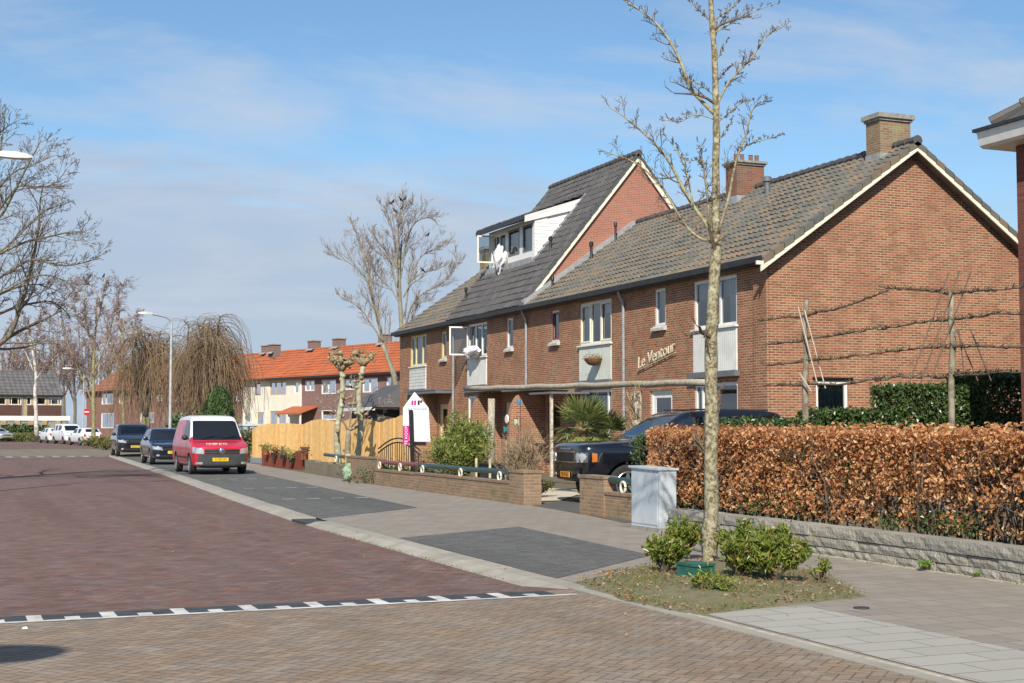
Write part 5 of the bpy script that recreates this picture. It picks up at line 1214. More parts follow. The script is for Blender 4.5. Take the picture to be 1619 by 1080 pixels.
# bedding airing out of two windows
CL = plain('white_bedding', (.80,.80,.82), .95, .05, 6)
def bedding(name, label, X, y, z, w, h, seed):
    r = np.random.default_rng(seed); b = MB(); n, m_ = 22, 16; V = []; ph = r.uniform(0,6,6)
    for i in range(n+1):
        for j in range(m_+1):
            th = math.pi*j/m_; a = 2*math.pi*i/n; k = 1+.30*math.sin(3*a+ph[0])*math.sin(2*th+ph[1])+.20*math.sin(6*a+ph[2]+3*th)+.13*math.sin(9*th+ph[3]+4*a)
            V.append((X-.20+.19*k*math.sin(th)*math.cos(a), y+w*k*math.sin(th)*math.sin(a)*(.72+.5*math.cos(th)), z+h*k*math.cos(th)))
    b.add(V, [(i*(m_+1)+j, (i+1)*(m_+1)+j, (i+1)*(m_+1)+j+1, i*(m_+1)+j+1) for i in range(n) for j in range(m_)])
    return tag(b.build(name, CL, None, smooth=True), label, 'bedding', 'bedding hung out of the windows')
q = PX(792,411,19.3); bedding('duvet', 'white duvet airing from the open dormer window', 19.45, q[1], q[2]-.05, .50, .42, 3)
q = PX(748,561,18.0); bedding('duvet', 'white sheets hung out of the first floor window', 18.15, q[1], q[2]+.08, .75, .20, 8)
# butterflies and small ornaments on canes in the dry shrub
for i, (px, py, c_, lab) in enumerate(((801,679,(.04,.30,.34),'turquoise butterfly ornament on a cane in the bare shrub'), (820,686,(.62,.10,.14),'pink butterfly ornament on a cane, lower in the bare shrub'), (818,667,(.62,.70,.50),'pale green butterfly ornament above the pink one'), (822,636,(.08,.30,.48),'blue windmill ornament highest above the bare shrub'))):
    p = PX(px,py,12.6); t = thing('garden_ornament', lab, 'ornament', p, 'butterfly ornaments in the bare shrub'); b = MB()
    for s_ in (-1, 1): b.add([(p[0],p[1],p[2]-.03), (p[0]-.02,p[1]+s_*.12,p[2]-.08), (p[0]-.03,p[1]+s_*.14,p[2]+.07), (p[0],p[1]+s_*.02,p[2]+.04), (p[0]+.012,p[1]+s_*.02,p[2]+.04), (p[0]-.018,p[1]+s_*.14,p[2]+.07), (p[0]-.008,p[1]+s_*.12,p[2]-.08), (p[0]+.012,p[1],p[2]-.03)], [(0,1,2,3), (7,6,5,4), (0,7,6,1), (1,6,5,2), (2,5,4,3)])
    b.build('wings', plain('wing%d' % i, c_, .5, .05, 6), t); b = MB(); b.tube([(p[0]+.02,p[1],0), (p[0]+.02,p[1],p[2]+.05)], .007, 4); b.build('cane', BLACK, t)

# ------------------------------------------------------------------ street lamps, signs
LP = plain('lamp_grey', (.50,.53,.56), .45, .1, 6, metal=.2)
def street_lamp(label, x, y, h, az, arm=1.5, r=.075, big=1):
    t = thing('street_lamp', label, 'lamp', (x,y,0), 'curved street lamps'); d = np.array([math.cos(R(az)), math.sin(R(az))]); b = MB()
    b.tube([(x,y,-.05), (x,y,1.1), (x,y,1.12), (x,y,h-.6)], [r*1.25,r*1.25,r,r*.7], 12)
    pts = [(x,y,h-.61)]+[(x+d[0]*arm*.45*(1-math.cos(a)), y+d[1]*arm*.45*(1-math.cos(a)), h-.6+.42*math.sin(a)) for a in np.linspace(.15, math.pi/2, 7)]; e = np.array(pts[-1]); pts.append((x+d[0]*arm,y+d[1]*arm,h-.10))
    b.build('pole', LP, t, smooth=True, angle=40); b = MB(); b.tube(pts, [r*.7]*len(pts), 10); b.build('arm', LP, t, smooth=True, angle=40)
    c_ = np.array([x+d[0]*(arm+.33), y+d[1]*(arm+.33), h-.06]); b = MB(); V = []
    n = np.array([-d[1], d[0]])
    for (f, w, zt, zb) in ((-.36,.05,.03,-.05), (-.22,.10,.06,-.07), (.05,.13,.065,-.085), (.30,.11,.04,-.07), (.42,.05,.0,-.04)):
        for (s_, z_) in ((-1,zb), (1,zb), (.75,zt), (-.75,zt)): V.append((c_[0]+d[0]*f*(1+(big-1)*.25)+n[0]*w*s_*big, c_[1]+d[1]*f*(1+(big-1)*.25)+n[1]*w*s_*big, c_[2]+z_*big))
    fs = [(4*i+j, 4*i+(j+1) % 4, 4*(i+1)+(j+1) % 4, 4*(i+1)+j) for i in range(4) for j in range(4)]+[(3,2,1,0), (16,17,18,19)]
    b.add(V, fs); b.build('lantern', plain('lantern_white', (.66,.67,.66), .5, .1, 6), t, smooth=True, angle=50); return t
street_lamp('tall grey curved lamp rising behind the red van', 10.40, 70.3, 7.15, 195, 1.0)
q = DP(131,690,120); street_lamp('slim grey curved lamp beyond the crossing, by the brick gable', q[0], q[1], 6.6, 190, 1.1)
q = DP(162,700,150); street_lamp('distant pale lamp standing among the birches', q[0]-.5, q[1], 10.6, 0, 1.0)
lq = DP(52,252,31); street_lamp('lamp at the left edge with only its head in view', lq[0]-2.35, lq[1]+.1, lq[2]+.15, 0, 1.6)
street_lamp('lamp outside the view on the left, throwing its shadow on the road', -4.62, 3.35, 6.2, -8, .9, big=2.1)
t = thing('no_entry_sign', 'small round red road sign on a grey post beyond the crossing', 'sign', DP(137,700,122)*[1,1,0]); q = DP(137,651,122)
b = MB(); b.cyl((q[0],q[1]-.03,q[2]-.02), .30, .03, 20, 'y'); o = b.build('sign_plate', plain('sign_red', (.55,.03,.03), .4, .05, 6), t); b = MB(); b.box((q[0]-.2,q[1]-.05,q[2]-.07), (q[0]+.2,q[1]-.031,q[2]+.03)); b.build('white_bar', SW, o)
b = MB(); b.tube([(q[0],q[1]+.03,0), (q[0],q[1]+.03,q[2]+.3)], .03, 8); b.build('pole', LP, t)
t = thing('transformer_box', 'pale blue grey box beside the cream house', 'cabinet', (14, 74, 0)); q = DP(397,680,72); b = MB(); b.box((q[0]-.5,q[1]-.5,0), (q[0]+.5,q[1]+.5,1.55)); b.build('body', plain('box_bluegrey', (.34,.40,.50), .6, .12, 3), t); b = MB(); b.box((q[0]-.55,q[1]-.55,1.551), (q[0]+.55,q[1]+.55,1.66)); b.build('lid', ZB, t)

# ------------------------------------------------------------------ houses farther away
WINF = plain('far_frame_cream', (.74,.70,.56), .5, .06, 3)
class Row:
    """a row of houses along a line; facade points are found from the photo, then built in real metres"""
    def __init__(s, pa, da, pb, db, depth, ez, rz):
        A, B = DP(*pa, da), DP(*pb, db); s.A = A[:2]; s.d = (B-A)[:2]; s.L = np.linalg.norm(s.d); s.d = s.d/s.L; s.n = np.array([s.d[1], -s.d[0]])
        if s.n @ s.A < 0: s.n = -s.n
        s.flip = np.cross([*s.d, 0], [*s.n, 0])[2] > 0; s.depth, s.ez, s.rz = depth, ez, rz
    def loc(s, px, py):
        r = ray(px, py); M_ = np.array([[r[0], -s.d[0]], [r[1], -s.d[1]]]); t, u = np.linalg.solve(M_, s.A); return u, H + r[2]*t
    def P(s, u, w, z): q = s.A + s.d*u + s.n*w; return (q[0], q[1], z)
    def hbox(s, b, u0, u1, w0, w1, z0, z1, mi=None):
        return b.hexa([s.P(u0,w0,z0), s.P(u1,w0,z0), s.P(u1,w1,z0), s.P(u0,w1,z0), s.P(u0,w0,z1), s.P(u1,w0,z1), s.P(u1,w1,z1), s.P(u0,w1,z1)], mi)
    def house(s, label, u0, u1, wallm, roofm, wins, group, name='row_house', tw=.42, doors=(), drain=True, chim=()):
        t = thing(name, label, 'house', s.P((u0+u1)/2, 0, 0), group); D_ = s.depth
        holes = [(min(a[0],c[0]), max(a[0],c[0]), min(a[1],c[1]), max(a[1],c[1])) for a, c in ((s.loc(*w[0:2]), s.loc(*w[2:4])) for w in wins)]
        b = MB(); us = sorted({u0+.003, u1-.003, *[h[0] for h in holes], *[h[1] for h in holes]}); zs = sorted({-.3, s.ez, *[h[2] for h in holes], *[h[3] for h in holes]})
        us = [u for u in us if u0 <= u <= u1]
        for a, c_ in zip(us, us[1:]):
            for e, f in zip(zs, zs[1:]):
                mu, mz = (a+c_)/2, (e+f)/2
                if any(h[0] < mu < h[1] and h[2] < mz < h[3] for h in holes): continue
                b.add([s.P(a,0,e), s.P(c_,0,e), s.P(c_,0,f), s.P(a,0,f)], [(0,1,2,3)])
        for h in holes:
            b.add([s.P(h[0],0,h[2]), s.P(h[1],0,h[2]), s.P(h[1],.12,h[2]), s.P(h[0],.12,h[2])], [(0,1,2,3)]); b.add([s.P(h[0],0,h[3]), s.P(h[1],0,h[3]), s.P(h[1],.12,h[3]), s.P(h[0],.12,h[3])], [(0,1,2,3)])
            for u in h[:2]: b.add([s.P(u,0,h[2]), s.P(u,.12,h[2]), s.P(u,.12,h[3]), s.P(u,0,h[3])], [(0,1,2,3)])
        for u in (u0+.003, u1-.003): b.add([s.P(u,0,-.3), s.P(u,D_,-.3), s.P(u,D_,s.ez), s.P(u,D_/2,s.rz-.12), s.P(u,0,s.ez)], [(0,1,2,3,4)])
        b.add([s.P(u0,D_,-.3), s.P(u1,D_,-.3), s.P(u1,D_,s.ez), s.P(u0,D_,s.ez)], [(0,1,2,3)])
        b.add([s.P(u0+.1,1.6,0), s.P(u1-.1,1.6,0), s.P(u1-.1,1.6,s.ez), s.P(u0+.1,1.6,s.ez)], [(0,1,2,3)]); b.build('wall', wallm, t)
        rb = MB(); sl = (s.rz-s.ez)/(D_/2); ov = .35; V = np.array([*s.n, sl]); sc = np.linalg.norm(V); V = V/sc; N_ = np.cross(np.array([*s.d,0]), V); N_ = N_ if N_[2] > 0 else -N_
        tiles(rb, s.P(u0,-ov,s.ez-ov*sl+.05), np.array([*s.d,0]), u1-u0, V, (D_/2+ov)*sc, N_, tw, tw*1.15, amp=.05, lift=.04)
        b2 = [s.P(u0,D_/2,s.rz+.05), s.P(u1,D_/2,s.rz+.05), s.P(u1,D_+ov,s.ez-ov*sl+.05), s.P(u0,D_+ov,s.ez-ov*sl+.05)]; rb.add(b2, [(0,1,2,3)])
        r = rb.build('roof', roofm, t); g = MB(); s.hbox(g, u0, u1, -.46, -.30, s.ez-.12, s.ez+.02); s.hbox(g, u0, u1, -.30, -.002, s.ez-.03, s.ez); g.build('gutter', GUTTER, t)
        rc = MB(); rc.tube([s.P(u0,D_/2,s.rz+.08), s.P(u1,D_/2,s.rz+.08)], .13, 6); rc.build('ridge_tiles', roofm, r)
        for (h, w) in zip(holes, wins):
            wm = w[5] if len(w) > 5 else WHITE; b = MB(); f = .09; cols = w[4]
            s.hbox(b, h[0], h[1], .03, .10, h[2], h[2]+f); s.hbox(b, h[0], h[1], .03, .10, h[3]-f, h[3]); W_ = h[1]-h[0]
            for c_ in cols: u = h[0]+f/2+(W_-f)*c_; s.hbox(b, u-f/2, u+f/2, .031, .099, h[2]+f, h[3]-f)
            o = b.build('window' if h[2] > .3 else 'door', wm, t); p = MB(); p.add([s.P(h[0]+.05,.07,h[2]+.05), s.P(h[1]-.05,.07,h[2]+.05), s.P(h[1]-.05,.07,h[3]-.05), s.P(h[0]+.05,.07,h[3]-.05)], [(0,1,2,3)]); p.build('pane', GL, o)
            if len(w) > 6: q = MB(); s.hbox(q, h[0]+W_*w[6][0], h[0]+W_*w[6][1], .16, .18, h[2]+.1, h[3]-.1); q.build('curtain', CURT, o)
        if drain: b = MB(); b.tube([s.P(u0+.1,-.07,0), s.P(u0+.1,-.07,s.ez-.1)], .05, 6); b.build('drainpipe', WHITE if wallm is CREAMW else ZINC, t)
        for u in chim:
            b = MB(); s.hbox(b, u-.45, u+.45, D_/2-.35, D_/2+.35, s.rz-.4, s.rz+.72); c_ = b.build('chimney', CHIMF, t); b = MB(); s.hbox(b, u-.52, u+.52, D_/2-.42, D_/2+.42, s.rz+.721, s.rz+.81); b.build('chimney_cap', CONC, c_)
            b = MB(); b.add([s.P(u-.5,D_/2-.6,s.rz-.02), s.P(u+.5,D_/2-.6,s.rz-.02), s.P(u+.5,D_/2-.36,s.rz+.15), s.P(u-.5,D_/2-.36,s.rz+.15)], [(0,1,2,3)]); b.build('flashing', LEAD, c_)
        return t
CREAMW = plain('cream_render', (.80,.76,.64), .8, .05, 1.2); CHIMF = brick('far_chimney', (.26,.17,.14), (.2,.12,.1), (.25,.2,.18))
ro = Row((612,586), 98.5, (398,597), 113.5, 8.2, 5.35, 7.75)
uC0, uC1 = ro.loc(477.5,600)[0], ro.loc(384,600)[0]; uB = ro.loc(568,600)[0]; uA = ro.loc(690,600)[0]
DKRED = plain('shutter_brown', (.20,.09,.07), .6, .1, 4); gF = 'orange roofed houses in the distant row'
hc = ro.house('cream rendered house with orange roof, far end of the distant row', uC0, uC1, CREAMW, TILE_ORANGE, [(427,604,452,624,(0,.30,.68,1),plain('frame_tan',(.50,.36,.24),.6,.1,4),(.0,.0)), (465,603.5,472,622,(0,1)), (403,606,412,625,(0,1),DKRED,(0,0)), (427,650,452,672,(0,.30,.68,1),plain('frame_tan',(.50,.36,.24),.6,.1,4)), (407,652,416,676,(0,1),plain('frame_tan',(.50,.36,.24),.6,.1,4)), (387,652,396,668,(0,1))], gF, chim=(ro.loc(386,556)[0]+2.2, ro.loc(441,556)[0]+1.4))
hb = ro.house('mauve brown house with orange roof and small orange porch roof', uB, uC0, FARB2, TILE_ORANGE, [(482,602,497,618,(0,.5,1),WHITE,(.1,.5)), (508,601,531,622.5,(0,.55,1)), (508,648,531,664,(0,1)), (544,599.5,561,616,(0,.5,1))], gF, chim=(ro.loc(478,552)[0]+1.2,))
ha = ro.house('mauve brown house with orange roof, nearest of the distant row', uA, uB, FARB2, TILE_ORANGE, [(573,598,597,620,(0,.55,1)), (611,596,624,614,(0,1)), (573,648,600,664,(0,1))], gF, chim=(ro.loc(548,545)[0]+1.0, ro.loc(605,537)[0]+1.0))
for px in (490, 496):
    u, z = ro.loc(px, 575); b = MB(); b.tube([ro.P(u,1.9,6.2), ro.P(u,1.9,6.85)], .09, 6); b.build('vent_pipe', BLACK, hb)
ua, ub = ro.loc(503,640)[0], ro.loc(463,640)[0]; b = MB(); b.add([ro.P(ua,-.01,3.1), ro.P(ub,-.01,3.1), ro.P(ub-.1,-1.6,2.55), ro.P(ua+.1,-1.6,2.55), ro.P(ua,-.01,3.0), ro.P(ub,-.01,3.0), ro.P(ub-.1,-1.6,2.45), ro.P(ua+.1,-1.6,2.45)], [(0,1,2,3), (7,6,5,4), (2,6,7,3), (0,3,7,4), (1,5,6,2)]); b.build('porch_roof', TILE_ORANGE, hb)
b = MB(); 
for f in (.05,.5,.92): u = ua+(ub-ua)*f; ro.hbox(b, u, u+.14, -1.45, -1.35, 0, 2.5)
ro.hbox(b, ua+.1, ub-.1, -1.45, -1.35, 0, .8); b.build('porch_frame', WHITE, hb)
# brick row behind the weeping willow
rc_ = Row((384,607), 121, (137,620), 150, 8.5, 5.25, 8.1); gR = 'brick houses behind the weeping willow'
ROOFRB = island('roof_tile_rust', [(.28,.10,.06), (.33,.13,.07), (.24,.10,.07)], nscale=1.2, bumps=.2)
us = [rc_.loc(px,610)[0] for px in (384, 325, 262, 198, 137)]
wl = [[(345,622,362,634,(0,.5,1)), (372,622,381,634,(0,1)), (345,652,366,668,(0,.5,1))], [(275,622,292,634,(0,.5,1)), (303,622,312,634,(0,1)), (275,652,296,668,(0,.5,1))], [(222,622,240,634,(0,.5,1)), (248,624,256,634,(0,1)), (222,652,243,668,(0,.5,1))], [(160.5,622,179,639,(0,.66,1),WHITE,(.05,.3)), (188,624,196,638,(0,1)), (160,653,180,677,(0,1),WHITE)]]
for k in range(4):
    rc_.house(['brick house behind the conifer, next to the cream house', 'brick house half hidden behind the right of the weeping willow', 'brick house behind the left edge of the weeping willow', 'brick end house whose gable faces the crossing, left of the willow'][k], us[k], us[k+1], FARB, TILE_ORANGE if k < 2 else ROOFRB, wl[k], gR, tw=.6, chim=((us[k]+us[k+1])/2,) if k < 3 else ())
# grey roofed row at the far left
rd = Row((97,624), 176, (-60,624), 170, 9.0, 5.5, 8.5); gD = 'grey roofed houses at the far left'
RB = plain('render_brown', (.10,.045,.035), .7, .1, 2); us = [rd.loc(px,620)[0] for px in (100, 37, -30)]
YB = brick('yellow_brick', (.50,.36,.20), (.42,.29,.16), (.4,.33,.25))
for k in range(2):
    o = -63*k
    t = rd.house('grey roofed house with dark brown band, %s' % ('beside the brick gable' if k == 0 else 'cut off by the left edge'), us[k], us[k+1], YB, TILE_GREY, [(77+o,628,96+o,640,(0,.2,.8,1),CREAM,(.1,.2)), (58+o,628,72+o,640,(0,1),CURT), (42+o,628,49+o,640,(0,1),CURT)], gD, tw=.6)
    b = MB(); u0, u1 = rd.loc(98+o,645)[0], rd.loc(43+o,645)[0]; rd.hbox(b, u0, u1, -.06, -.003, 2.9, 4.2); b.build('cladding', RB, t)
b = MB(); u0, u1 = rd.loc(84,657)[0], rd.loc(-40,657)[0]; t = thing('carport', 'long white fascia of low garages in front of the grey roofed row', 'carport', rd.P(u0,-9,0))
rd.hbox(b, u0, u1, -9.2, -9.0, 2.25, 2.8); b.build('fascia', WHITE, t); b = MB(); rd.hbox(b, u0, u1, -9.0, -1.0, 2.6, 2.75); b.build('roof', TILE_GREY, t)
for k in range(7): b = MB(); u = u0+(u1-u0)*(k+.1)/6; rd.hbox(b, u, u+.8, -9.1, -8.5, -.3, 2.24); b.build('pillar', CONC, t)
# dark lean-to beside the last house of the terrace
t = thing('lean_to', 'dark slate lean-to roof at the far end of the brick terrace', 'shed', (18.3, 60, 0)); b = MB()
q0, q1 = DP(596,640,63), DP(646,640,63); b.hexa([(17.2,58.2,2.35), (20.2,57.5,2.35), (20.2,62.5,2.35), (17.2,63.2,2.35), (18.9,59.2,3.4), (20.2,58.9,3.4), (20.2,61.5,3.4), (18.9,61.8,3.4)]); b.build('roof', TILE_DARK, t)
b = MB(); b.box((17.5,58.5,0), (20.1,62.5,2.28)); b.build('wall', plain('lean_to_dark', (.06,.05,.045), .8, .2, 3), t); b = MB(); b.box((17.1,58.1,2.22), (17.3,63.1,2.36)); b.build('fascia', WHITE, t)

# ------------------------------------------------------------------ trees
def perp(rg, d, ang):
    a = rg.normal(size=3); a -= d*(a@d); a /= np.linalg.norm(a)+1e-9; v = d*math.cos(ang)+a*math.sin(ang); return v/np.linalg.norm(v)
def grow(out, rg, p, d, L, r, lev, cfg):
    k = cfg['seg'][min(lev, len(cfg['seg'])-1)]; pts = [p.copy()]; q = p.copy(); dd = d.copy(); w = cfg['wander']; tr = cfg['trop'][min(lev, len(cfg['trop'])-1)]
    for i in range(k):
        dd = dd + rg.normal(size=3)*w + np.array([0,0,tr]); dd /= np.linalg.norm(dd); q = q+dd*L/k; pts.append(q.copy())
    P = np.array(pts); rr = r*np.linspace(1, .45, k+1); rr = np.maximum(rr, cfg['minr']); out.append((P, rr, lev))
    if lev < cfg['levels']: kids(out, rg, P, rr, L, lev+1, cfg)
def kids(out, rg, P, rr, L, lev, cfg, n=None, t0=None, dirs=None):
    n = n or cfg['n'][min(lev, len(cfg['n'])-1)]; t0 = cfg['t0'] if t0 is None else t0
    for i in range(n):
        t = t0+(1-t0)*(i+rg.random())/n; f = t*(len(P)-1); j = min(int(f), len(P)-2); g = f-j
        p = P[j]*(1-g)+P[j+1]*g; d = P[j+1]-P[j]; d /= np.linalg.norm(d)+1e-9; r0 = rr[j]*(1-g)+rr[j+1]*g
        nd = perp(rg, d, cfg['ang']*rg.uniform(.6,1.3)); nd[2] += cfg.get('lift', .15); nd /= np.linalg.norm(nd)
        grow(out, rg, p, nd, L*cfg['ratio']*rg.uniform(.5,1.15)*(1.25-.6*t), r0*cfg['rr'], lev, cfg)
def limb_tree(name, label, base, dep, trunk, limbs, cfg, mt, mb_, seed, group=None, sides=(8,5,4,3), spread=.35, cat='tree', px2m=None, trunk_n=0, kid_n=None):
    """trunk/limbs: lists of photo pixels giving the habit; each limb also leaves the picture plane by its own angle"""
    rg = np.random.default_rng(seed); u = dep/F; t = thing(name, label, cat, base, group); out = []
    def poly(pts, yaw):
        P = []; a = np.array(pts[0][:2], float); s = 0
        for i, q in enumerate(pts):
            q = np.array(q, float)
            if i: s += np.linalg.norm(q[:2]-np.array(pts[i-1][:2]))*u
            P.append(DP(q[0], q[1], dep+s*yaw))
        P = np.array(P)
        # resample smoothly
        m = len(P); tt = np.linspace(0, m-1, (m-1)*3+1); Q = np.stack([np.interp(tt, np.arange(m), P[:,k]) for k in range(3)], 1)
        for _ in range(2): Q[1:-1] = (Q[:-2]+Q[1:-1]*2+Q[2:])/4
        return Q
    b = MB()
    for (pts, r0, r1) in trunk:
        Q = poly(pts, 0.0); rr = np.linspace(r0*u, r1*u, len(Q))*cfg.get('tk',1); rr = rr*(1+.05*np.sin(np.arange(len(Q))*2.1)); Q[1:-1] += rg.normal(size=(len(Q)-2,3))*[.10,.10,0]*rr[1:-1,None]; b.tube(Q, rr*(1+.05*rg.normal(size=len(rr))), 14)
        for k_ in range(cfg.get('knots', 0)):
            j_ = rg.integers(1, len(Q)-1); a_ = rg.uniform(0, 6.28); b.ell(Q[j_]+np.array([math.cos(a_), math.sin(a_), rg.uniform(-1,1)])*rr[j_]*.82, (rr[j_]*.32, rr[j_]*.32, rr[j_]*.42), 7, 5)
        if trunk_n: kids(out, rg, Q, rr, np.linalg.norm(Q[-1]-Q[0])*.3, 1, cfg, n=trunk_n, t0=.3)
    b.build('trunk', mt, t, smooth=True)
    b = MB()
    for (pts, r0, r1) in limbs:
        Q = poly(pts, rg.uniform(-spread, spread)); rr = np.maximum(np.linspace(r0*u, r1*u, len(Q))*cfg.get('lk',.55), cfg['minr']); b.tube(Q, rr, 8)
        L = np.linalg.norm(np.diff(Q, axis=0), axis=1).sum(); kids(out, rg, Q, rr, L*cfg.get('l0', .45), 1, cfg, n=kid_n or cfg['n'][0], t0=cfg['t0'])
    b.build('limbs', mb_[0], t, smooth=True); b = MB()
    for P, rr, lev in out: b.tube(P, rr, sides[min(lev, len(sides)-1)], caps=False)
    b.build('crown', mb_[1], t); return t, out
BK1 = bark('plane_bark', (.34,.31,.19), (.15,.115,.075), (.44,.42,.30), 34, .75); BK2 = bark('plane_limb_bark', (.36,.34,.20), (.27,.22,.13), (.42,.41,.27), 20, 1); TW = bark('plane_twig', (.17,.12,.085), (.12,.085,.06), (.20,.17,.10), 30, 1)
# the young street tree in front
tb = G(1122, 897); LM = [
 ([(1129,180),(1112,163),(1094,144),(1083,118),(1075,93),(1064,74),(1055,58),(1042,42),(1028,27),(1006,12),(985,0),(962,-22)], 4.4, 1.2),
 ([(1131,172),(1141,150),(1150,133),(1164,117),(1176,104),(1188,93),(1200,74),(1211,58),(1222,48),(1238,42)], 3.0, 1.0),
 ([(1131,374),(1112,348),(1094,323),(1080,298),(1067,272),(1057,254),(1044,237),(1030,222),(1017,210),(1001,196),(985,183),(962,168)], 4.6, 1.1),
 ([(1125,383),(1105,377),(1087,361),(1070,336),(1055,307),(1036,285),(1020,268),(1002,256),(975,245),(945,236)], 3.2, .9),
 ([(1096,325),(1090,290),(1083,262),(1070,238),(1055,218)], 2.2, .8),
 ([(1122,365),(1119,311),(1115,285),(1112,264),(1109,245),(1106,225)], 3.2, .8),
 ([(1136,368),(1145,338),(1153,311),(1158,280),(1164,253),(1172,232),(1180,214),(1184,192),(1188,175),(1198,164),(1212,158)], 3.4, 1.0),
 ([(1166,238),(1178,231),(1190,226),(1207,221),(1222,218),(1238,211)], 1.8, .7),
 ([(1131,140),(1135,126),(1149,109),(1162,101),(1180,97),(1196,93)], 1.7, .7),
 ([(1129,189),(1112,182),(1094,181),(1082,190),(1071,194),(1057,190),(1044,190)], 1.7, .7),
 ([(1128,32),(1140,24),(1153,15),(1164,6),(1178,-10)], 2.0, .8),
 ([(1128,52),(1143,45),(1157,35),(1170,28),(1184,23),(1205,12),(1230,5)], 1.9, .7),
 ([(1128,40),(1116,26),(1104,15),(1092,4),(1080,-6)], 1.7, .7),
 ([(1130,152),(1116,140),(1103,130),(1090,128),(1078,122)], 1.6, .6),
 ([(1131,196),(1146,184),(1160,172),(1176,160),(1192,158)], 1.7, .6),
 ([(1131,225),(1142,214),(1152,202),(1158,186)], 1.5, .6),
 ([(1129,262),(1114,256),(1100,252),(1088,256),(1076,250)], 1.4, .6),
 ([(1131,96),(1140,84),(1146,70),(1152,60)], 1.6, .6)]
CF = dict(seg=[4,4,3], wander=.20, trop=[.03,.05,.06], minr=.0022, levels=3, n=[17,6,4], t0=.12, ang=.85, ratio=.55, rr=.5, lk=.72, lift=.22, l0=.27, knots=16)
limb_tree('street_tree', 'young bare plane tree with mottled trunk in the pavement bed', (7.7,13.2,0), 15.15,
    [([(1123,899),(1123,860),(1125,800),(1126,700),(1124,600),(1125,500),(1130,420),(1132,372)], 12.6, 8.0), ([(1132,374),(1131,300),(1133,220),(1133,170),(1130,100),(1127,50),(1124,0),(1120,-60),(1118,-120)], 6.6, 3.0)], LM, CF, BK1, (BK2, TW), 11, trunk_n=5)
# big tree whose trunk stands left of the view
G1 = bark('grey_bark', (.20,.17,.13), (.12,.10,.08), (.22,.24,.13), 12, 1); G2 = bark('grey_twig', (.19,.155,.135), (.145,.12,.105), (.2,.18,.13), 20, 1)
def st(*p): return [(-118, p[0])]+[(p[i], p[i+1]) for i in range(1, len(p), 2)]
LL = [(st(600,-60,575,-20,552,0,544,16,532,31,491,43,450,53,405,61,365,63,316,70,285), 9, 1.5), (st(560,-50,520,0,495,33,483,60,478,80,475,100,488,112,503), 5, 1.2), (st(520,-50,470,0,438,30,420,49,409,75,414,102,422,130,416,157,408), 5, 1),
 (st(480,-55,430,0,401,41,381,80,374,114,365,135,368), 5, 1), (st(400,-50,375,0,348,18,312,33,283,50,250,65,222), 5, 1), (st(430,-60,380,0,335,25,291,50,296,81,295,95,282,106,267), 4, 1), (st(380,-60,330,-20,280,0,242,5,210,8,175), 4, 1),
 (st(500,-60,460,0,468,40,440,75,432,110,448,128,460), 4, 1), (st(350,-70,300,-30,250,-10,220,10,200,30,190), 4, 1), (st(460,-50,420,10,395,50,350,75,330,105,322), 4, 1), (st(540,-60,500,-10,470,30,452,62,448,95,462), 4, 1), (st(420,-60,350,-10,310,20,270,50,262,85,246), 4, 1),
 (st(360,-80,280,-60,220,-40,180), 4, 1), (st(510,-170,460,-230,400,-270,330), 6, 1), (st(420,-170,330,-200,250,-220,190), 6, 1)]
CB = dict(seg=[5,4,3,3], wander=.17, trop=[.02,.02,.05], minr=.0045, levels=4, n=[17,8,5,3], t0=.18, ang=.66, ratio=.5, rr=.5, lk=.6, lift=.12, l0=.42)
q = DP(-118,675,38)
limb_tree('roadside_tree', 'large bare tree reaching in from the left edge', (q[0],q[1],0), 38, [([(-118,765),(-120,650),(-118,560),(-114,450),(-110,350),(-104,250),(-100,160)], 22, 5)], LL, CB, G1, (G1, G2), 5)
# tree with crows behind the terrace
q = DP(634,640,80); LC = [([(628,600),(612,560),(600,520),(590,480),(582,445),(566,425),(548,412),(530,408)], 5, 1), ([(588,470),(582,430),(572,395),(564,370),(558,355)], 3.5, 1), ([(606,540),(585,510),(572,488),(556,478),(538,470)], 3, 1), ([(603,525),(598,500),(590,470),(586,445),(583,420),(575,395)], 3.2, 1),
 ([(630,470),(622,430),(613,400),(600,385),(590,372)], 3.6, 1), ([(630,455),(627,410),(622,370),(615,340),(608,330)], 4, 1), ([(631,450),(634,400),(636,360),(633,330),(634,316)], 4, 1), ([(632,445),(640,400),(646,370),(656,350),(675,342),(690,350)], 3.6, 1), ([(640,500),(646,450),(655,420),(668,402),(685,395),(700,395)], 3.6, 1),
 ([(640,520),(650,480),(670,462),(690,452),(706,445),(716,425),(722,415)], 3.6, 1), ([(638,470),(652,440),(672,430),(690,425),(705,420)], 2.5, 1), ([(630,430),(618,410),(602,404),(588,392),(578,380)], 2.5, .8), ([(632,480),(615,450),(600,440),(590,420),(583,400)], 2.6, .8), ([(644,560),(652,530),(650,500),(660,480),(676,476)], 3, 1), ([(632,400),(628,360),(640,335),(652,322)], 2.6, .8)]
CC = dict(seg=[5,4,3], wander=.17, trop=[.05,.05,.05], minr=.0062, levels=3, n=[17,8,6], t0=.12, ang=.6, ratio=.55, rr=.42, lk=.45, tk=.62, lift=.3, l0=.5)
G3 = bark('pale_bark', (.30,.27,.21), (.22,.19,.15), (.27,.28,.18), 6, .6); G4 = bark('pale_twig', (.30,.25,.22), (.24,.20,.17), (.3,.27,.2), 12, 1)
limb_tree('bare_tree', 'tall bare tree full of crows behind the far end of the terrace', (q[0],q[1],0), 80, [([(640,695),(638,620),(636,560),(634,500),(631,440),(630,380)], 9, 3), ([(634,650),(622,590),(605,545)], 6, 5)], LC, CC, G3, (G3, G4), 9)
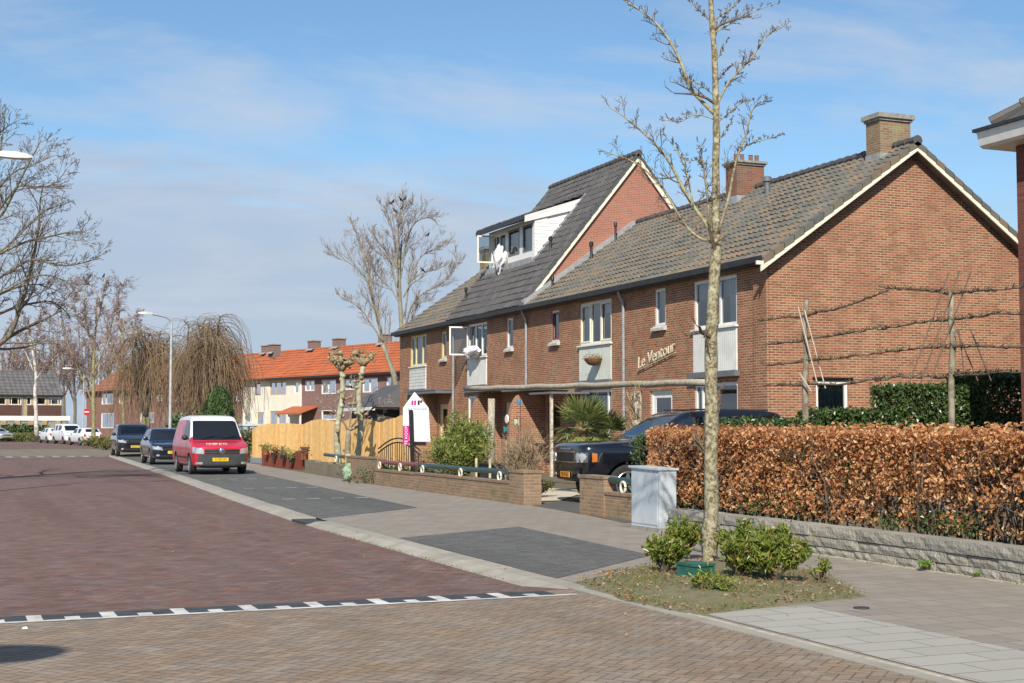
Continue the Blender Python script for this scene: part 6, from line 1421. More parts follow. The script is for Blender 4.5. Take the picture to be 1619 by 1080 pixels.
# birches and the bare trees beyond the crossing
BIR = bark('birch_bark', (.66,.64,.58), (.50,.47,.42), (.12,.10,.08), 3, 3); BT = bark('birch_twig', (.30,.21,.19), (.24,.17,.16), (.28,.22,.18), 10, 1); OT = bark('olive_trunk', (.33,.30,.17), (.24,.21,.12), (.30,.29,.15), 5, 1)
CD = dict(seg=[5,4,5], wander=.16, trop=[.04,-.03,-.14], minr=.011, levels=3, n=[18,11,7], lk=.6, tk=.75, t0=.12, ang=.7, ratio=.55, rr=.5, lift=.2, l0=.5)
q = DP(57,695,125); limb_tree('birch_tree', 'white barked birch left of the grey lamp, beyond the crossing', (q[0],q[1],0), 125, [([(58,694),(57,650),(55,620),(58,590),(52,560),(47,530),(44,500)], 4.6, 1.6)], [([(57,600),(68,585),(80,572),(92,560)], 2, .8), ([(54,590),(42,560),(30,535),(22,515)], 1.8, .7), ([(52,560),(60,530),(66,505),(70,490)], 1.6, .7), ([(50,540),(40,515),(34,495)], 1.4, .7)], CD, BIR, (BIR, BT), 31)
q = DP(147,700,112); gB = 'birches beyond the crossing'
limb_tree('birch_tree', 'tall purplish birch with crows on top, right of the red road sign', (q[0],q[1],0), 112, [([(147,706),(148,650),(147,600),(149,550),(152,500),(154,460)], 4.5, 1.4)], [([(147,640),(132,600),(112,560),(100,520),(96,490)], 2.6, .8), ([(148,590),(166,550),(178,510),(186,470),(190,452)], 2.2, .8), ([(149,560),(138,520),(132,480),(136,448)], 2, .8), ([(151,520),(162,480),(166,445)], 1.6, .8), ([(148,610),(128,580),(106,565),(90,550)], 2, .7), ([(150,540),(120,500),(110,470),(118,450)], 1.6, .7), ([(148,600),(172,580),(186,560),(196,540)], 1.8, .7)], CD, OT, (OT, BT), 32)
q = DP(195,700,104); limb_tree('birch_tree', 'slim birch between the tall birch and the weeping willow', (q[0],q[1],0), 104, [([(196,705),(195,640),(193,580),(194,530),(196,500)], 3.6, 1.4)], [([(194,600),(182,560),(172,530),(168,500)], 1.8, .8), ([(194,570),(206,540),(214,510),(222,498)], 1.8, .8), ([(194,540),(188,505),(186,480)], 1.5, .7)], CD, OT, (OT, BT), 33)
gT = 'bare trees behind the grey roofed row'; CE = dict(seg=[4,4,4], wander=.16, trop=[.04,.0,-.03], minr=.017, levels=3, n=[15,8,7], t0=.1, ang=.7, ratio=.5, rr=.5, lift=.25, l0=.5)
for i, (x, top, lab) in enumerate(((8,555,'bare brown tree behind the left end of the grey roofs'), (36,545,'bare brown tree behind the middle of the grey roofs'), (84,500,'tall bare tree rising behind the brick gable'), (118,520,'bare reddish tree behind the brick gable roof'), (172,530,'bare tree behind the roof left of the willow'), (22,525,'taller bare tree between the two leftmost distant trees'), (62,530,'bare distant tree directly behind the white birch'), (101,540,'lower bare tree just left of the brick gable peak'), (140,515,'bare distant tree behind the tall purplish birch'))):
    q = DP(x,690,205+i*3); h = 690-top; limb_tree('distant_tree', lab, (q[0],q[1],0), 205+i*3, [([(x,692),(x+1,650),(x-1,600),(x,top+25)], 3, 1)], [([(x,640),(x-14,600),(x-20,top+18)], 1.6, .6), ([(x,630),(x+13,595),(x+20,top+15)], 1.6, .6), ([(x,610),(x-5,580),(x-6,top)], 1.5, .6), ([(x,600),(x+6,575),(x+8,top+4)], 1.5, .6)], CE, G1, (G1, BT), 50+i, gT)
# weeping willows
WT = leafmat('willow_strands', [(.19,.125,.08), (.24,.155,.085), (.15,.105,.075), (.28,.20,.105), (.20,.125,.09)], .85, .1)
def willow(label, px, dep, w, top, bot, seed, n):
    rg = np.random.default_rng(seed); q = DP(px,700,dep); u = dep/F; W, T_, B_ = w/2*u, H+(675-top)*u, H+(675-bot)*u; t = thing('willow_tree', label, 'tree', (q[0],q[1],0), 'weeping willows'); b = MB(); c = np.array([q[0],q[1],0])
    b.tube([c, c+[0,0,1.2], c+[.1,0,2.2]], [.42,.34,.30], 10); b.build('trunk', OT, t, smooth=True); b = MB(); tips = []
    for k in range(22):
        a = rg.uniform(0,2*math.pi); rad = W*rg.uniform(.15,.95); e = c+np.array([math.cos(a)*rad, math.sin(a)*rad, T_*(1-.20*(rad/W)**2)-rg.uniform(.1,1.9)]); s0 = c+[.1,0,rg.uniform(1.8,2.6)]
        f = np.linspace(0,1,9)[:,None]; P = s0*(1-f)+e*f; P[:,2] = s0[2]+(e[2]-s0[2])*(np.linspace(0,1,9)**.7); P[1:-1] += rg.normal(size=(7,3))*.16; b.tube(P, np.linspace(.16,.035,9), 6); tips.append(P)
    b.build('limbs', G1, t, smooth=True); b = MB()
    wts = rg.random(len(tips))**1.6; wts /= wts.sum()
    for k in range(n):
        P = tips[rg.choice(len(tips), p=wts)]; f = rg.uniform(.35,1)*(8); j = min(int(f),7); p = P[j]+(P[j+1]-P[j])*(f-j); a = rg.uniform(0,2*math.pi); out_ = np.array([math.cos(a), math.sin(a), .6+.5*rg.random()]); L1 = rg.uniform(.3,1.1); pts = [p]; v = out_/np.linalg.norm(out_)
        zend = max(B_+rg.normal()*1.5-.3+(abs(p[0]-q[0])/W)*.8, 1.2); step = .28
        while pts[-1][2] > zend and len(pts) < 26:
            v = v+np.array([rg.normal()*.12, rg.normal()*.12, -.28]); v /= np.linalg.norm(v); pts.append(pts[-1]+v*step)
            if pts[-1][2] > T_+.4: v[2] -= .5
        if len(pts) > 2: b.tube(pts, .0115, 3, caps=False)
    b.build('crown', WT, t); return t
willow('weeping willow with the visible forked trunk, left of the lamp pole', 228, 98, 104, 497, 622, 41, 720)
willow('broad weeping willow right of the lamp pole, hanging over the cream house', 322, 92, 136, 484, 628, 42, 1200)
# crows
CROW = plain('crow_black', (.012,.012,.014), .5, .1, 9)
def crow(px, py, dep, lab, s=1, az=0, g='crows in the tall bare tree'):
    p = DP(px,py,dep); b = MB(); m = Matrix.Translation(Vector(p)) @ Matrix.Rotation(R(az),4,'Z') @ Matrix.Rotation(R(-35),4,'Y')
    b.ell((0,0,0), (.20*s,.09*s,.10*s), 10, 8); b.ell((.20*s,0,.07*s), (.075*s,.06*s,.06*s), 8, 6); b.tube([(.26*s,0,.07*s), (.36*s,0,.05*s)], [.025*s,.005*s], 6); b.hexa([(-.38*s,-.05*s,-.02*s), (-.15*s,-.05*s,-.03*s), (-.15*s,.05*s,-.03*s), (-.38*s,.05*s,-.02*s), (-.38*s,-.05*s,.01*s), (-.15*s,-.05*s,.04*s), (-.15*s,.05*s,.04*s), (-.38*s,.05*s,.01*s)])
    for y in (-.03,.03): b.tube([(0,y*s,-.08*s), (.03*s,y*s,-.2*s)], .01*s, 4)
    o = b.build('crow', CROW, None, smooth=True, angle=50); o.data.transform(m); tag(o, lab, 'bird', g)
for px, py, az, lab in ((617,321,160,'crow at the far left of the topmost twigs of the tall tree'), (621,319,20,'crow just right of the leftmost crow in the treetop'), (633.5,315,200,'crow in the middle of the very top of the tall tree'), (640,314,10,'topmost crow of the tall tree, right of the middle'), (650,321,150,'crow at the right of the treetop, body sloping down'), (636,328,30,'crow just below the two middle treetop crows'), (624.5,333,170,'lowest of the treetop crows, on the left'), (676.5,371,20,'lone crow halfway up the right side of the tall tree'), (668.5,427,190,'lone crow low on the right side of the tall tree')):
    crow(px, py, 79.5, lab, .62, az)
for px, py, az, lab in ((133.7,441,120,'crow on the left of the birch top'), (141.7,437.6,30,'crow highest on the left of the birch top'), (139.6,449,170,'crow below the other two on the birch top'), (164,436,60,'crow sitting alone above the middle of the birch'), (192,450,200,'crow on the right hand twig of the birch top')):
    crow(px, py, 112, lab, .85, az, 'crows on the tall birch')
# knobbly pollards
def pollard(label, px, py0, top, dep, r, seed):
    rg = np.random.default_rng(seed); u = dep/F; t = thing('pollard_tree', label, 'tree', DP(px,py0,dep), 'pollarded street trees'); b = MB(); ys = np.linspace(py0, top+30, 14); P = [DP(px+ (top+30-y)*0+ (py0-y)*.05+3*math.sin(y*.05+seed), y, dep+.02*i) for i, y in enumerate(ys)]
    b.tube(P, [.62*r*u*(1.15-.35*i/13)*(1+.12*math.sin(i*2.3+seed)) for i in range(14)], 12)
    for i in range(9): k = rg.integers(6,13); b.ell(P[k]+rg.normal(size=3)*.07, (.09,.09,.08), 8, 6)
    b.build('trunk', PB, t, smooth=True); b = MB(); c = P[-1]
    for i in range(6):
        a = rg.uniform(0,2*math.pi); e = c+np.array([math.cos(a)*.30, math.sin(a)*.25, rg.uniform(.25,.62)]); b.tube([c, (c+e)/2+rg.normal(size=3)*.04, e], [.085,.07,.075], 8); b.ell(e, (.11,.11,.09), 10, 7)
        for k in range(6): b.ell(e+rg.normal(size=3)*.08, (.045,.045,.04), 6, 5)
        for k in range(9): v = rg.normal(size=3)*.12+[0,0,.10]; b.tube([e, e+v*.6, e+v], [.014,.009,.006], 4, caps=False)
    for i in range(7):
        k = rg.integers(5,12); e = P[k]+rg.normal(size=3)*[.25,.25,.1]; b.tube([P[k], e], [.05,.04], 6); b.ell(e, (.075,.075,.06), 8, 6)
    b.build('crown', PB2, t, smooth=True)
PB = bark('pollard_bark', (.38,.37,.27), (.29,.27,.19), (.42,.42,.30), 9, 1); PB2 = bark('pollard_knob', (.33,.25,.15), (.22,.16,.10), (.36,.33,.2), 14, 1)
pollard('knobbly pollard tree nearer the red fence, left of the pair', 533, 738, 556, 44.5, 7.5, 2); pollard('knobbly pollard tree right of its twin, before the wooden fence', 565, 732, 548, 47, 7.5, 5)
CG = dict(seg=[4,4,3], wander=.2, trop=[.05,.03,.0], minr=.009, levels=2, n=[8,5], t0=.2, ang=.8, ratio=.5, rr=.55, lift=.2, l0=.5)
q = DP(549,720,49); limb_tree('garden_tree', 'small spreading bare fruit tree between and behind the pollards', (q[0],q[1],0), 49, [([(550,728),(549,700),(551,680)], 5, 3.5)], [([(551,682),(535,655),(515,640),(500,632)], 2.5, .9), ([(551,682),(556,650),(562,620),(560,600)], 2.4, .9), ([(551,680),(575,655),(600,640),(620,634)], 2.5, .9), ([(551,682),(590,668),(612,650)], 2, .8), ([(550,680),(530,640),(520,615)], 2, .8), ([(552,680),(580,640),(592,612)], 2, .8)], CG, G3, (G3, G4), 61)
# espaliered limes before the gable
ESP = bark('espalier_arm', (.13,.10,.075), (.09,.07,.055), (.17,.15,.09), 20, 1); EST_ = bark('espalier_trunk', (.30,.27,.20), (.17,.13,.10), (.33,.31,.22), 12, .5); BAM = plain('bamboo_cane', (.38,.26,.15), .7, .15, 9)
def espalier(label, dep, trunk, arms, canes, seed, canem):
    rg = np.random.default_rng(seed); u = dep/F; t = thing('espalier_tree', label, 'tree', DP(trunk[0][0],trunk[0][1],dep)*[1,1,0], 'espaliered trees before the gable'); b = MB()
    P = [DP(x,y,dep) for x, y in trunk]; P = [np.array([P[0][0],P[0][1],0])]+P; b.tube(P, [5.6*u]+list(np.linspace(5.2*u,4.2*u,len(P)-1)), 10); b.build('trunk', EST_, t, smooth=True); b = MB()
    for arm, dirn in arms:
        m = len(arm); tt = np.linspace(0, m-1, (m-1)*6+1); A = np.array(arm, float); px = np.interp(tt, np.arange(m), A[:,0]); py = np.interp(tt, np.arange(m), A[:,1]); d0 = A[0][0]
        Q = np.array([DP(x, y, dep+(x-trunk[0][0])*dirn) for x, y in zip(px, py)]); Q[1:-1] += rg.normal(size=(len(Q)-2,3))*.008; b.tube(Q, np.linspace(1.7*u, .7*u, len(Q))*(1+.5*rg.random(len(Q))), 6)
        for k in range(int(len(Q)*4)):
            j = rg.integers(0,len(Q)); e = Q[j]+np.array([rg.normal()*.05, rg.normal()*.05, rg.uniform(.0,.07)]); b.tube([Q[j], e], [.007,.004], 4, caps=False); 
    b.build('arms', ESP, t, smooth=True)
    for (x0,y0,x1,y1) in canes: b = MB(); b.tube([DP(x0,y0,dep-.15), DP(x1,y1,dep-.18)], .010 if dep < 21 else .014, 5); b.build('cane', canem, t)
KD = -.0118                                # depth change per pixel along the row
espalier('nearer espaliered tree with dark canes, in front of the tall green hedge', 19.4, [(1505,690),(1504,600),(1507,540),(1503,500),(1504,462)], [([(1503,466),(1480,461),(1445,458),(1412,456),(1390,453)], KD), ([(1505,464),(1540,461),(1580,458),(1640,450)], -KD*0-.0118), ([(1504,506),(1470,508),(1430,514),(1390,522)], KD), ([(1504,506),(1540,502),(1580,496),(1640,498)], KD), ([(1505,549),(1470,549),(1430,554),(1400,556)], KD), ([(1505,549),(1540,547),(1590,549),(1640,548)], KD), ([(1506,596),(1460,596),(1420,596),(1385,603)], KD), ([(1506,594),(1550,592),(1590,588),(1640,592)], KD)],
   [(1500,432,1438,606), (1517,428,1456,606), (1536,428,1470,606), (1516,520,1526,600), (1512,520,1546,602), (1534,520,1567,602)], 71, plain('cane_dark', (.16,.11,.08), .7, .15, 9))
espalier('farther espaliered tree with pale canes, left before the gable window', 24.6, [(1274,690),(1273,600),(1276,560),(1272,520),(1275,474)], [([(1273,502),(1250,501),(1225,504),(1200,507)], KD), ([(1276,500),(1292,494),(1330,487),(1370,472),(1405,459)], KD), ([(1273,540),(1240,541),(1210,546)], KD), ([(1276,535),(1320,531),(1360,524),(1392,516)], KD), ([(1273,573),(1240,575),(1212,578)], KD), ([(1276,570),(1320,567),(1360,562),(1400,557)], KD), ([(1273,608),(1240,608),(1210,610)], KD), ([(1276,607),(1330,608),(1370,602),(1400,597)], KD)],
   [(1262,486,1294,614), (1272,490,1305,614), (1264,590,1282,618)], 72, plain('cane_pale', (.58,.48,.38), .7, .1, 9))

# ------------------------------------------------------------------ hedges, shrubs and garden plants
BEECH = leafmat('beech_leaves', [(.40,.16,.065), (.60,.28,.11), (.72,.40,.18), (.50,.21,.08), (.80,.55,.30), (.32,.12,.05), (.64,.34,.13)], .5, .35); GRL = leafmat('hedge_leaves', [(.035,.065,.018), (.06,.11,.028), (.10,.15,.045), (.045,.085,.03)], .35, .15); STEM = plain('hedge_stems', (.13,.095,.065), .9, .2, 12)
def hedge(name, label, x0, x1, y0, y1, z0, z1, n, m, size, seed, dens=None, stems=120, group=None, rough=.05):
    rg = np.random.default_rng(seed); t = thing(name, label, 'hedge', ((x0+x1)/2,(y0+y1)/2,z0), group); k = int(n*1.6); U = rg.random((k,3))
    # leaves crowd towards the clipped faces
    face = rg.integers(0,5,k); dpt = np.abs(rg.normal(size=k))*.10; P = np.column_stack([x0+(x1-x0)*U[:,0], y0+(y1-y0)*U[:,1], z0+(z1-z0)*U[:,2]]); Nn = rg.normal(size=(k,3))*.75
    wob = .04*np.sin(P[:,1]*5.1+P[:,2]*7)+.035*np.sin(P[:,1]*13.7+1.3)+rg.normal(size=k)*rough*.5
    for f, (ax, v, s) in enumerate(((0,x0,1),(0,x1,-1),(1,y0,1),(1,y1,-1),(2,z1,-1))):
        w = face == f; P[w,ax] = v+s*(dpt[w]+wob[w]); Nn[w,ax] -= s*1.0
    w = rg.random(k) < .22; P[w,0] = x0+(x1-x0)*rg.random(w.sum())
    keep = np.ones(k,bool) if dens is None else rg.random(k) < dens(P); P, Nn = P[keep][:n], Nn[keep][:n]
    b = MB(); b.leaves(P, Nn, rg.uniform(size*.6,size*1.35,len(P)), .62, .45, rg); b.build('foliage', m, t)
    b = MB()
    for i in range(stems):
        p = np.array([rg.uniform(x0+.12,x1-.12), rg.uniform(y0,y1), z0-.3]); pts = [p]; h = z1-z0+.2
        for j in range(5): p = p+np.array([rg.normal()*.05, rg.normal()*.07, h/5]); pts.append(p)
        b.tube(pts, [.016,.014,.012,.010,.008,.006], 4, caps=False)
        for j in range(3): q_ = pts[rg.integers(1,5)]; b.tube([q_, q_+np.array([rg.normal()*.16, rg.normal()*.2, .14])], [.007,.004], 3, caps=False)
    b.build('stems', STEM, t); return t
def dens(P):
    thin = np.where((P[:,2] < .72) & (P[:,1] < 13.2), .35+.25*np.sin(P[:,1]*9), 1.0); clump = .70+.45*np.sin(P[:,1]*4.3+P[:,2]*6.0)*np.sin(P[:,2]*8.1+P[:,1]*2.2)+.2*np.sin(P[:,1]*17+P[:,2]*11); return np.clip(thin*clump, .05, 1)
hedge('beech_hedge', 'clipped hedge of dry copper brown beech leaves above the stone wall', 9.88, 10.55, 8.6, 18.75, .38, 1.45, 62000, BEECH, .058, 81, dens, 260)
hedge('mixed_hedge', 'dark green leafy end of the brown beech hedge beside the driveway', 9.92, 10.5, 18.7, 19.4, .35, 1.36, 3600, GRL, .06, 82, None, 20)
t = thing('ground_ivy', 'green ivy showing through the bottom of the brown beech hedge', 'plant', (10.1,14,.4)); b = MB(); P = np.column_stack([nrng.uniform(9.86,10.1,2600), 9+9.5*nrng.random(2600), .36+np.abs(nrng.normal(size=2600))*.13]); keep = np.sin(P[:,1]*2.1+.6)+nrng.normal(size=2600)*.4 > .0; P = P[keep]
b.leaves(P, nrng.normal(size=(len(P),3))+[-.6,0,.3], .055, .6, .3, nrng); b.build('foliage', GRL, t)
gG = 'green hedges before the gable'
hedge('green_hedge', 'lowest clipped green hedge under the small gable window', 17.9, 20.0, 25.9, 26.8, 0, 1.85, 9500, GRL, .10, 83, None, 20, gG)
hedge('green_hedge', 'middle clipped green hedge behind the nearer espaliered tree', 20.0, 22.35, 25.8, 26.9, 0, 2.42, 15000, GRL, .10, 84, None, 20, gG)
hedge('green_hedge', 'tallest dark green hedge in the shade of the corner house', 22.3, 25.6, 25.7, 27.0, 0, 2.74, 21000, GRL, .10, 85, None, 20, gG)
hedge('green_hedge', 'low green hedge strip in front of the dark off-road car', 12.2, 13.9, 20.3, 21.0, .3, 1.60, 7000, GRL, .07, 86, None, 20)
def shrub(name, label, base, r, h, n, m, size, asp, seed, up_=.6, stems=14, droop=0, cat='shrub', group=None, flat_=1.0):
    rg = np.random.default_rng(seed); t = thing(name, label, cat, base, group); base = np.array(base, float); b = MB(); tips = []
    for i in range(stems):
        a = rg.uniform(0,2*math.pi); rr = r*math.sqrt(rg.random()); e = base+np.array([math.cos(a)*rr, math.sin(a)*rr*flat_, h*rg.uniform(.55,1.0)*(1-.35*(rr/r)**2)]); mid = (base+e)/2+np.array([0,0,.08*h])+rg.normal(size=3)*.05*r
        f = np.linspace(0,1,6)[:,None]; P = (1-f)**2*base+2*f*(1-f)*mid+f*f*e; b.tube(P, np.linspace(.012,.005,6)*(1+h*.3), 4, caps=False); tips.append(P)
    b.build('stems', STEM, t); C = []; D_ = []
    for i in range(n):
        P = tips[rg.integers(len(tips))]; f = rg.uniform(.25,1)**.7*5; j = min(int(f),4); p = P[j]+(P[j+1]-P[j])*(f-j); d = rg.normal(size=3); d[2] = abs(d[2])*.6+up_-droop; d /= np.linalg.norm(d); C.append(p+d*size*rg.uniform(.3,.9)+rg.normal(size=3)*r*.10); D_.append(d)
    b = MB(); C = np.array(C); C[:,2] = np.maximum(C[:,2], base[2]+.01); b.leaves(C, rg.normal(size=(n,3))+[0,0,.5], rg.uniform(size*.6,size*1.25,n), asp, .3, rg, Dir=np.array(D_)); b.build('foliage', m, t); return t
LAU = leafmat('laurel_leaves', [(.10,.16,.02), (.17,.24,.035), (.28,.30,.05), (.08,.13,.025), (.34,.26,.07)], .35, .25)
gS = 'evergreen shrubs round the street tree'
g1, g2, g3_, g4, g5, g6 = G(1050,915), G(1085,885), G(1165,925), G(1225,928), G(1170,895), G(1230,900)
shrub('evergreen_shrub', 'yellow green shrub at the left corner of the tree bed', (g1[0],g1[1],.05), .24, .40, 1100, LAU, .075, .34, 91, group=gS)
shrub('evergreen_shrub', 'shrub directly behind the green plastic box, left of the trunk', (g2[0],g2[1],.05), .26, .42, 1300, LAU, .075, .34, 92, group=gS)
shrub('evergreen_shrub', 'shrub touching the right side of the street tree trunk', (g3_[0],g3_[1],.05), .26, .44, 1400, LAU, .075, .34, 93, group=gS)
shrub('evergreen_shrub', 'largest leafy shrub at the right of the tree bed', (g4[0],g4[1],.05), .30, .48, 1900, LAU, .08, .34, 94, group=gS)
shrub('evergreen_shrub', 'shrub behind the trunk on the pavement side of the bed', (g5[0],g5[1],.05), .28, .42, 1300, LAU, .075, .34, 95, group=gS)
shrub('evergreen_shrub', 'back shrub of the bed, between the big shrub and the stone wall', (g6[0],g6[1],.05), .30, .40, 1500, LAU, .075, .34, 96, group=gS)
q = G(1298,928); shrub('small_shrub', 'thin separate sprig at the right end of the tree bed', (q[0],q[1],.02), .13, .30, 110, LAU, .06, .35, 97, stems=7)
q = G(1112,945); shrub('small_shrub', 'low spreading evergreen sprig in front of the green plastic box', (q[0],q[1],.05), .30, .14, 300, LAU, .06, .35, 98, up_=.2, stems=8)
q = G(1472,903); shrub('weed', 'small green weed tuft at the foot of the stone wall', (9.52,q[1],0), .07, .11, 140, leafmat('weed_leaf', [(.12,.24,.03), (.20,.30,.05)]), .06, .3, 99, stems=5, cat='plant')
q = G(1525,915); shrub('weed', 'tiny dry weed at the foot of the stone wall, nearer the view', (9.52,q[1],0), .05, .05, 50, _M['weed_leaf'] , .04, .3, 100, stems=4, cat='plant')
BAMB = leafmat('bamboo_leaves', [(.16,.23,.05), (.27,.34,.08), (.38,.38,.10), (.12,.18,.04)], .45, .3)
q = DP(728,745,33.5); shrub('bamboo_bush', 'bushy yellow green bamboo beside the sale board', (q[0],q[1],0), .75, 1.85, 5200, BAMB, .16, .16, 101, up_=.3, stems=60)
q = DP(758,700,35.5); shrub('bamboo_bush', 'paler bamboo clump just left of the pergola post', (q[0],q[1],0), .45, 1.95, 1500, leafmat('bamboo_pale', [(.30,.34,.14), (.42,.42,.24), (.22,.28,.09)]), .15, .16, 102, up_=.3, stems=26)
q = DP(640,740,36); shrub('low_shrub', 'low green plants under the red tube rail', (q[0],q[1]+.8,0), 1.3, .42, 1500, GRL, .09, .5, 103, stems=20, flat_=1.3)
q = DP(850,742,30); shrub('low_shrub', 'small yellowish shrub between the bare shrub and the car', (q[0],q[1],0), .45, .5, 700, leafmat('olive_leaf', [(.20,.18,.05), (.14,.16,.04), (.30,.22,.08)]), .06, .5, 104)
# bare shrub: a fan of thin stems
t = thing('bare_shrub', 'wide bare brown shrub of thin arching stems behind the pier', 'shrub', DP(825,755,28.5)*[1,1,0]); rg = np.random.default_rng(105); b = MB(); c0 = DP(825,755,28.8); c0[2] = 0
for i in range(210):
    a = rg.uniform(0,2*math.pi); sp_ = rg.uniform(.1,1.0); L = rg.uniform(.9,1.6); e = c0+np.array([math.cos(a)*sp_*.85, math.sin(a)*sp_*.6, L*(1-.25*sp_)]); P = []
    s0 = c0+rg.normal(size=3)*[.13,.10,0]
    for f in np.linspace(0,1,7): P.append(s0*(1-f)+e*f+np.array([0,0,.22*math.sin(math.pi*f)])+rg.normal(size=3)*.022*(0 < f < 1))
    b.tube(P, np.linspace(.010,.004,7), 4, caps=False)
    for k in range(3): j = rg.integers(2,6); b.tube([P[j], P[j]+rg.normal(size=3)*.13+[0,0,.12]], [.005,.003], 3, caps=False)
b.build('stems', bark('shrub_stem', (.33,.25,.16), (.25,.18,.12), (.38,.32,.2), 20, 1), t)
# palm
PALM = leafmat('palm_leaf', [(.07,.12,.025), (.12,.18,.04), (.24,.27,.09), (.32,.30,.12)], .4, .2)
def palm(label, c, h, R_, n, seed):
    rg = np.random.default_rng(seed); c = np.array(c, float); t = thing('fan_palm', label, 'palm', (c[0],c[1],0), 'fan palms in the front garden'); b = MB(); b.tube([(c[0],c[1],0), (c[0],c[1],h*.5), (c[0],c[1],h)], [.14,.13,.12], 10)
    for i in range(60): a = rg.uniform(0,6.28); z = rg.uniform(.1,h); b.tube([(c[0]+.11*math.cos(a),c[1]+.11*math.sin(a),z), (c[0]+.19*math.cos(a),c[1]+.19*math.sin(a),z+.10)], [.012,.004], 4)
    b.build('trunk', bark('palm_trunk', (.26,.17,.09), (.16,.10,.06), (.34,.25,.15), 20, 1), t); b = MB(); top = np.array([c[0],c[1],h])
    for i in range(n):
        a = 2*math.pi*i/n+rg.uniform(-.2,.2); el = rg.uniform(-.5,1.25); d = np.array([math.cos(a)*math.cos(el), math.sin(a)*math.cos(el), math.sin(el)]); s = top+d*R_*.42; b.tube([top, s], [.012,.009], 4, caps=False)
        sd = np.cross(d, [0,0,1.0]); sd /= np.linalg.norm(sd); nn = np.cross(sd, d)
        for k in range(19):
            th = (k-9)/9*1.5; v = d*math.cos(th)+sd*math.sin(th); e = s+v*R_*.58*(1-.2*abs(th)/1.5)+np.array([0,0,-.14*rg.random()*R_]); w = np.cross(v, nn)*.017; m_ = s+(e-s)*.55
            b.add([s, m_-w*1.3, e, m_+w*1.3], [(0,1,2), (0,2,3)])
    b.build('fronds', PALM, t)
q = DP(922,686,31.5); palm('fuller fan palm with fibrous trunk behind the car bonnet', q, q[2]+.12, .98, 30, 111)
q = DP(958,696,32.5); palm('smaller fan palm to the right, before the white window frame', q, q[2]+.05, .85, 22, 112)
# greenery far away
CONF = leafmat('conifer_leaf', [(.03,.06,.015), (.05,.10,.025), (.08,.13,.035)], .6, .1)
q = DP(345,700,84); t = thing('conifer_tree', 'dense dark green conifer between the willow and the cream house', 'tree', (q[0],q[1],0)); rg = np.random.default_rng(121); n = 6500; a = rg.uniform(0,6.28,n); z = rg.random(n)**.8; rr = 1.15*np.sqrt(np.clip(1-z**2.2,0,1))*(.7+.3*rg.random(n)); rr *= 1+.15*np.sin(a*5+z*9)
b = MB(); b.leaves(np.column_stack([q[0]+rr*np.cos(a), q[1]+rr*np.sin(a), z*3.9]), np.column_stack([np.cos(a),np.sin(a),rg.normal(size=n)*.5]), rg.uniform(.12,.26,n), .4, .3, rg, Dir=np.tile([0,0,1.],(n,1))+rg.normal(size=(n,3))*.4); b.build('crown', CONF, t); b = MB(); b.tube([(q[0],q[1],0),(q[0],q[1],3.3)], [.12,.03], 6); b.build('trunk', G1, t)
gH = 'dark shrubs left of the conifer'
for i, (px, w, top, lab) in enumerate(((283,1.2,652,'dark green shrub directly right of the lamp pole'), (308,1.3,645,'dark green shrub between the lamp pole and the conifer'), (368,.9,662,'green shrub right of the conifer, above the van'))):
    q = DP(px,700,80); shrub('garden_shrub', lab, (q[0],q[1],0), w, H+(675-top)*80/F, 1500, CONF, .2, .6, 130+i, stems=26, group=gH)
OLV = leafmat('verge_leaf', [(.13,.14,.035), (.20,.20,.06), (.10,.12,.03), (.27,.24,.10)], .6, .2)
for i, (px, dep, w, top, lab) in enumerate(((152,98,1.1,690,'low green shrub beside the nearest white hatchback'), (168,92,1.1,692,'low green shrub left of the black people carrier'), (186,90,1.0,688,'green shrub touching the black people carrier'), (392,60,.6,668,'leafy shrub at the far end of the wooden fence'))):
    q = DP(px,700,dep); shrub('verge_shrub', lab, (q[0],q[1],0), w, max(.4, H+(675-top)*dep/F), 900, OLV, .16, .6, 140+i, stems=20, group='low shrubs along the verge')
for i, px in enumerate((14, 30, 46, 68, 104)):
    q = DP(px,700,158); shrub('verge_bush', ['dark clipped bush at the far left of the verge', 'second dark bush from the left on the verge', 'dark bush left of the white birch', 'dark bush right of the white birch', 'dark bush beside the farthest white car'][i], (q[0],q[1],0), 1.0, 1.9, 500, CONF, .3, .7, 150+i, stems=14, group='bushes before the garages')
b = MB(); n = 9000; rg = np.random.default_rng(160); A, B = DP(-60,690,150), DP(98,690,152); f = rg.random(n); P = np.column_stack([A[0]+(B[0]-A[0])*f, A[1]+(B[1]-A[1])*f+rg.uniform(0,7,n), rg.uniform(0,.8,n)])
b.leaves(P, rg.normal(size=(n,3)), rg.uniform(.2,.4,n), .35, .2, rg, Dir=np.tile([0,0,1.],(n,1))+rg.normal(size=(n,3))*.5); tag(b.build('verge_grass', OLV), 'long yellow green grass and ground cover before the grey roofed row', 'grass', kind='stuff')

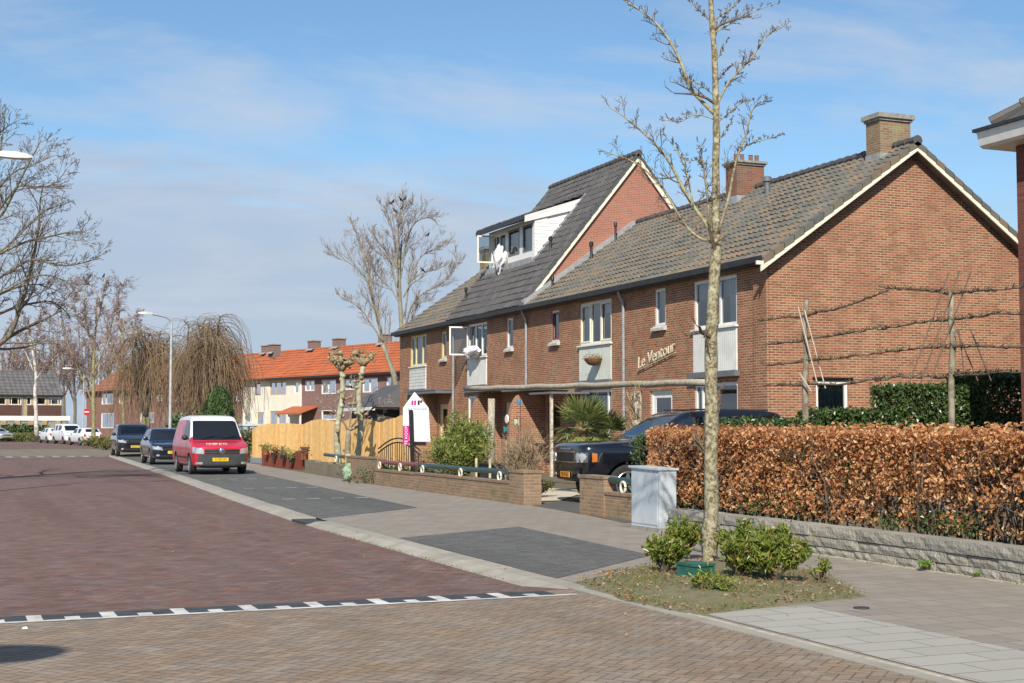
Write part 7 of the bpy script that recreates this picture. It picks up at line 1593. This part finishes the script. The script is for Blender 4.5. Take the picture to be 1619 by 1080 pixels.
# ------------------------------------------------------------------ small wear and litter on the street
b = MB(); rg = np.random.default_rng(300); P = np.column_stack([rg.uniform(1,9,160), rg.uniform(8.5,26,160)]); P = P[(np.abs(P[:,0]-5.5) < .5) | (rg.random(len(P)) < .22)]
b.leaves(np.column_stack([P, np.where(P[:,0] < 5.3, np.where(P[:,1] > 12.6, -.035, .014), .02)]), rg.normal(size=(len(P),3))*[.3,.3,.2]+[0,0,1], rg.uniform(.02,.05,len(P)), .6, .4, rg)
tag(b.build('street_litter', _M['dead_leaves']), 'scattered dry leaves and bits along the kerb', 'leaves', kind='stuff')
MOSS = leafmat('joint_moss', [(.10,.13,.035), (.16,.17,.06), (.13,.12,.05)])
b = MB(); k = 1500; y = rg.uniform(8,40,k); x = np.where(rg.random(k) < .5, 9.53+rg.normal(size=k)*.02, 5.28+rg.normal(size=k)*.02); m_ = ((x > 8) & (y < 17.6)) | ((x < 8) & (y > 12.8) & (y < 22)); x, y = x[m_], y[m_]
b.leaves(np.column_stack([x, y, np.where(x > 8, .018, -.035)]), rg.normal(size=(len(x),3)), rg.uniform(.012,.035,len(x)), .4, .2, rg, Dir=np.tile([0,0,1.],(len(x),1))+rg.normal(size=(len(x),3))*.7); tag(b.build('joint_weeds', MOSS), 'tiny weeds in the joints along kerb and stone wall', 'weeds', kind='stuff')
t = thing('drain_cover', 'small round iron cap set in the pavement tiles beside the tree bed', 'cover', (0,0,0)); q = G(1362,962); b = MB(); b.cyl((q[0],q[1],.002), .055, .006, 18); b.build('cap', plain('cast_iron', (.05,.045,.04), .7, .2, 20), t); b = MB(); b.tube([(q[0]+.062*math.cos(a), q[1]+.062*math.sin(a), .005) for a in np.linspace(0,2*math.pi,20)], .006, 5, caps=False); b.build('ring', plain('cast_iron', (0,0,0)), t)
t = thing('paper_scrap', 'tiny white paper scrap on the tan road, near the lamp shadow', 'litter', G(39,995)); q = G(39,995); b = MB(); b.hexa([(q[0]-.02,q[1]-.02,.004),(q[0]+.02,q[1]-.015,.004),(q[0]+.018,q[1]+.02,.006),(q[0]-.02,q[1]+.02,.004),(q[0]-.015,q[1]-.015,.018),(q[0]+.02,q[1]-.01,.012),(q[0]+.012,q[1]+.015,.02),(q[0]-.015,q[1]+.012,.01)]); b.build('scrap', WHITE, t)
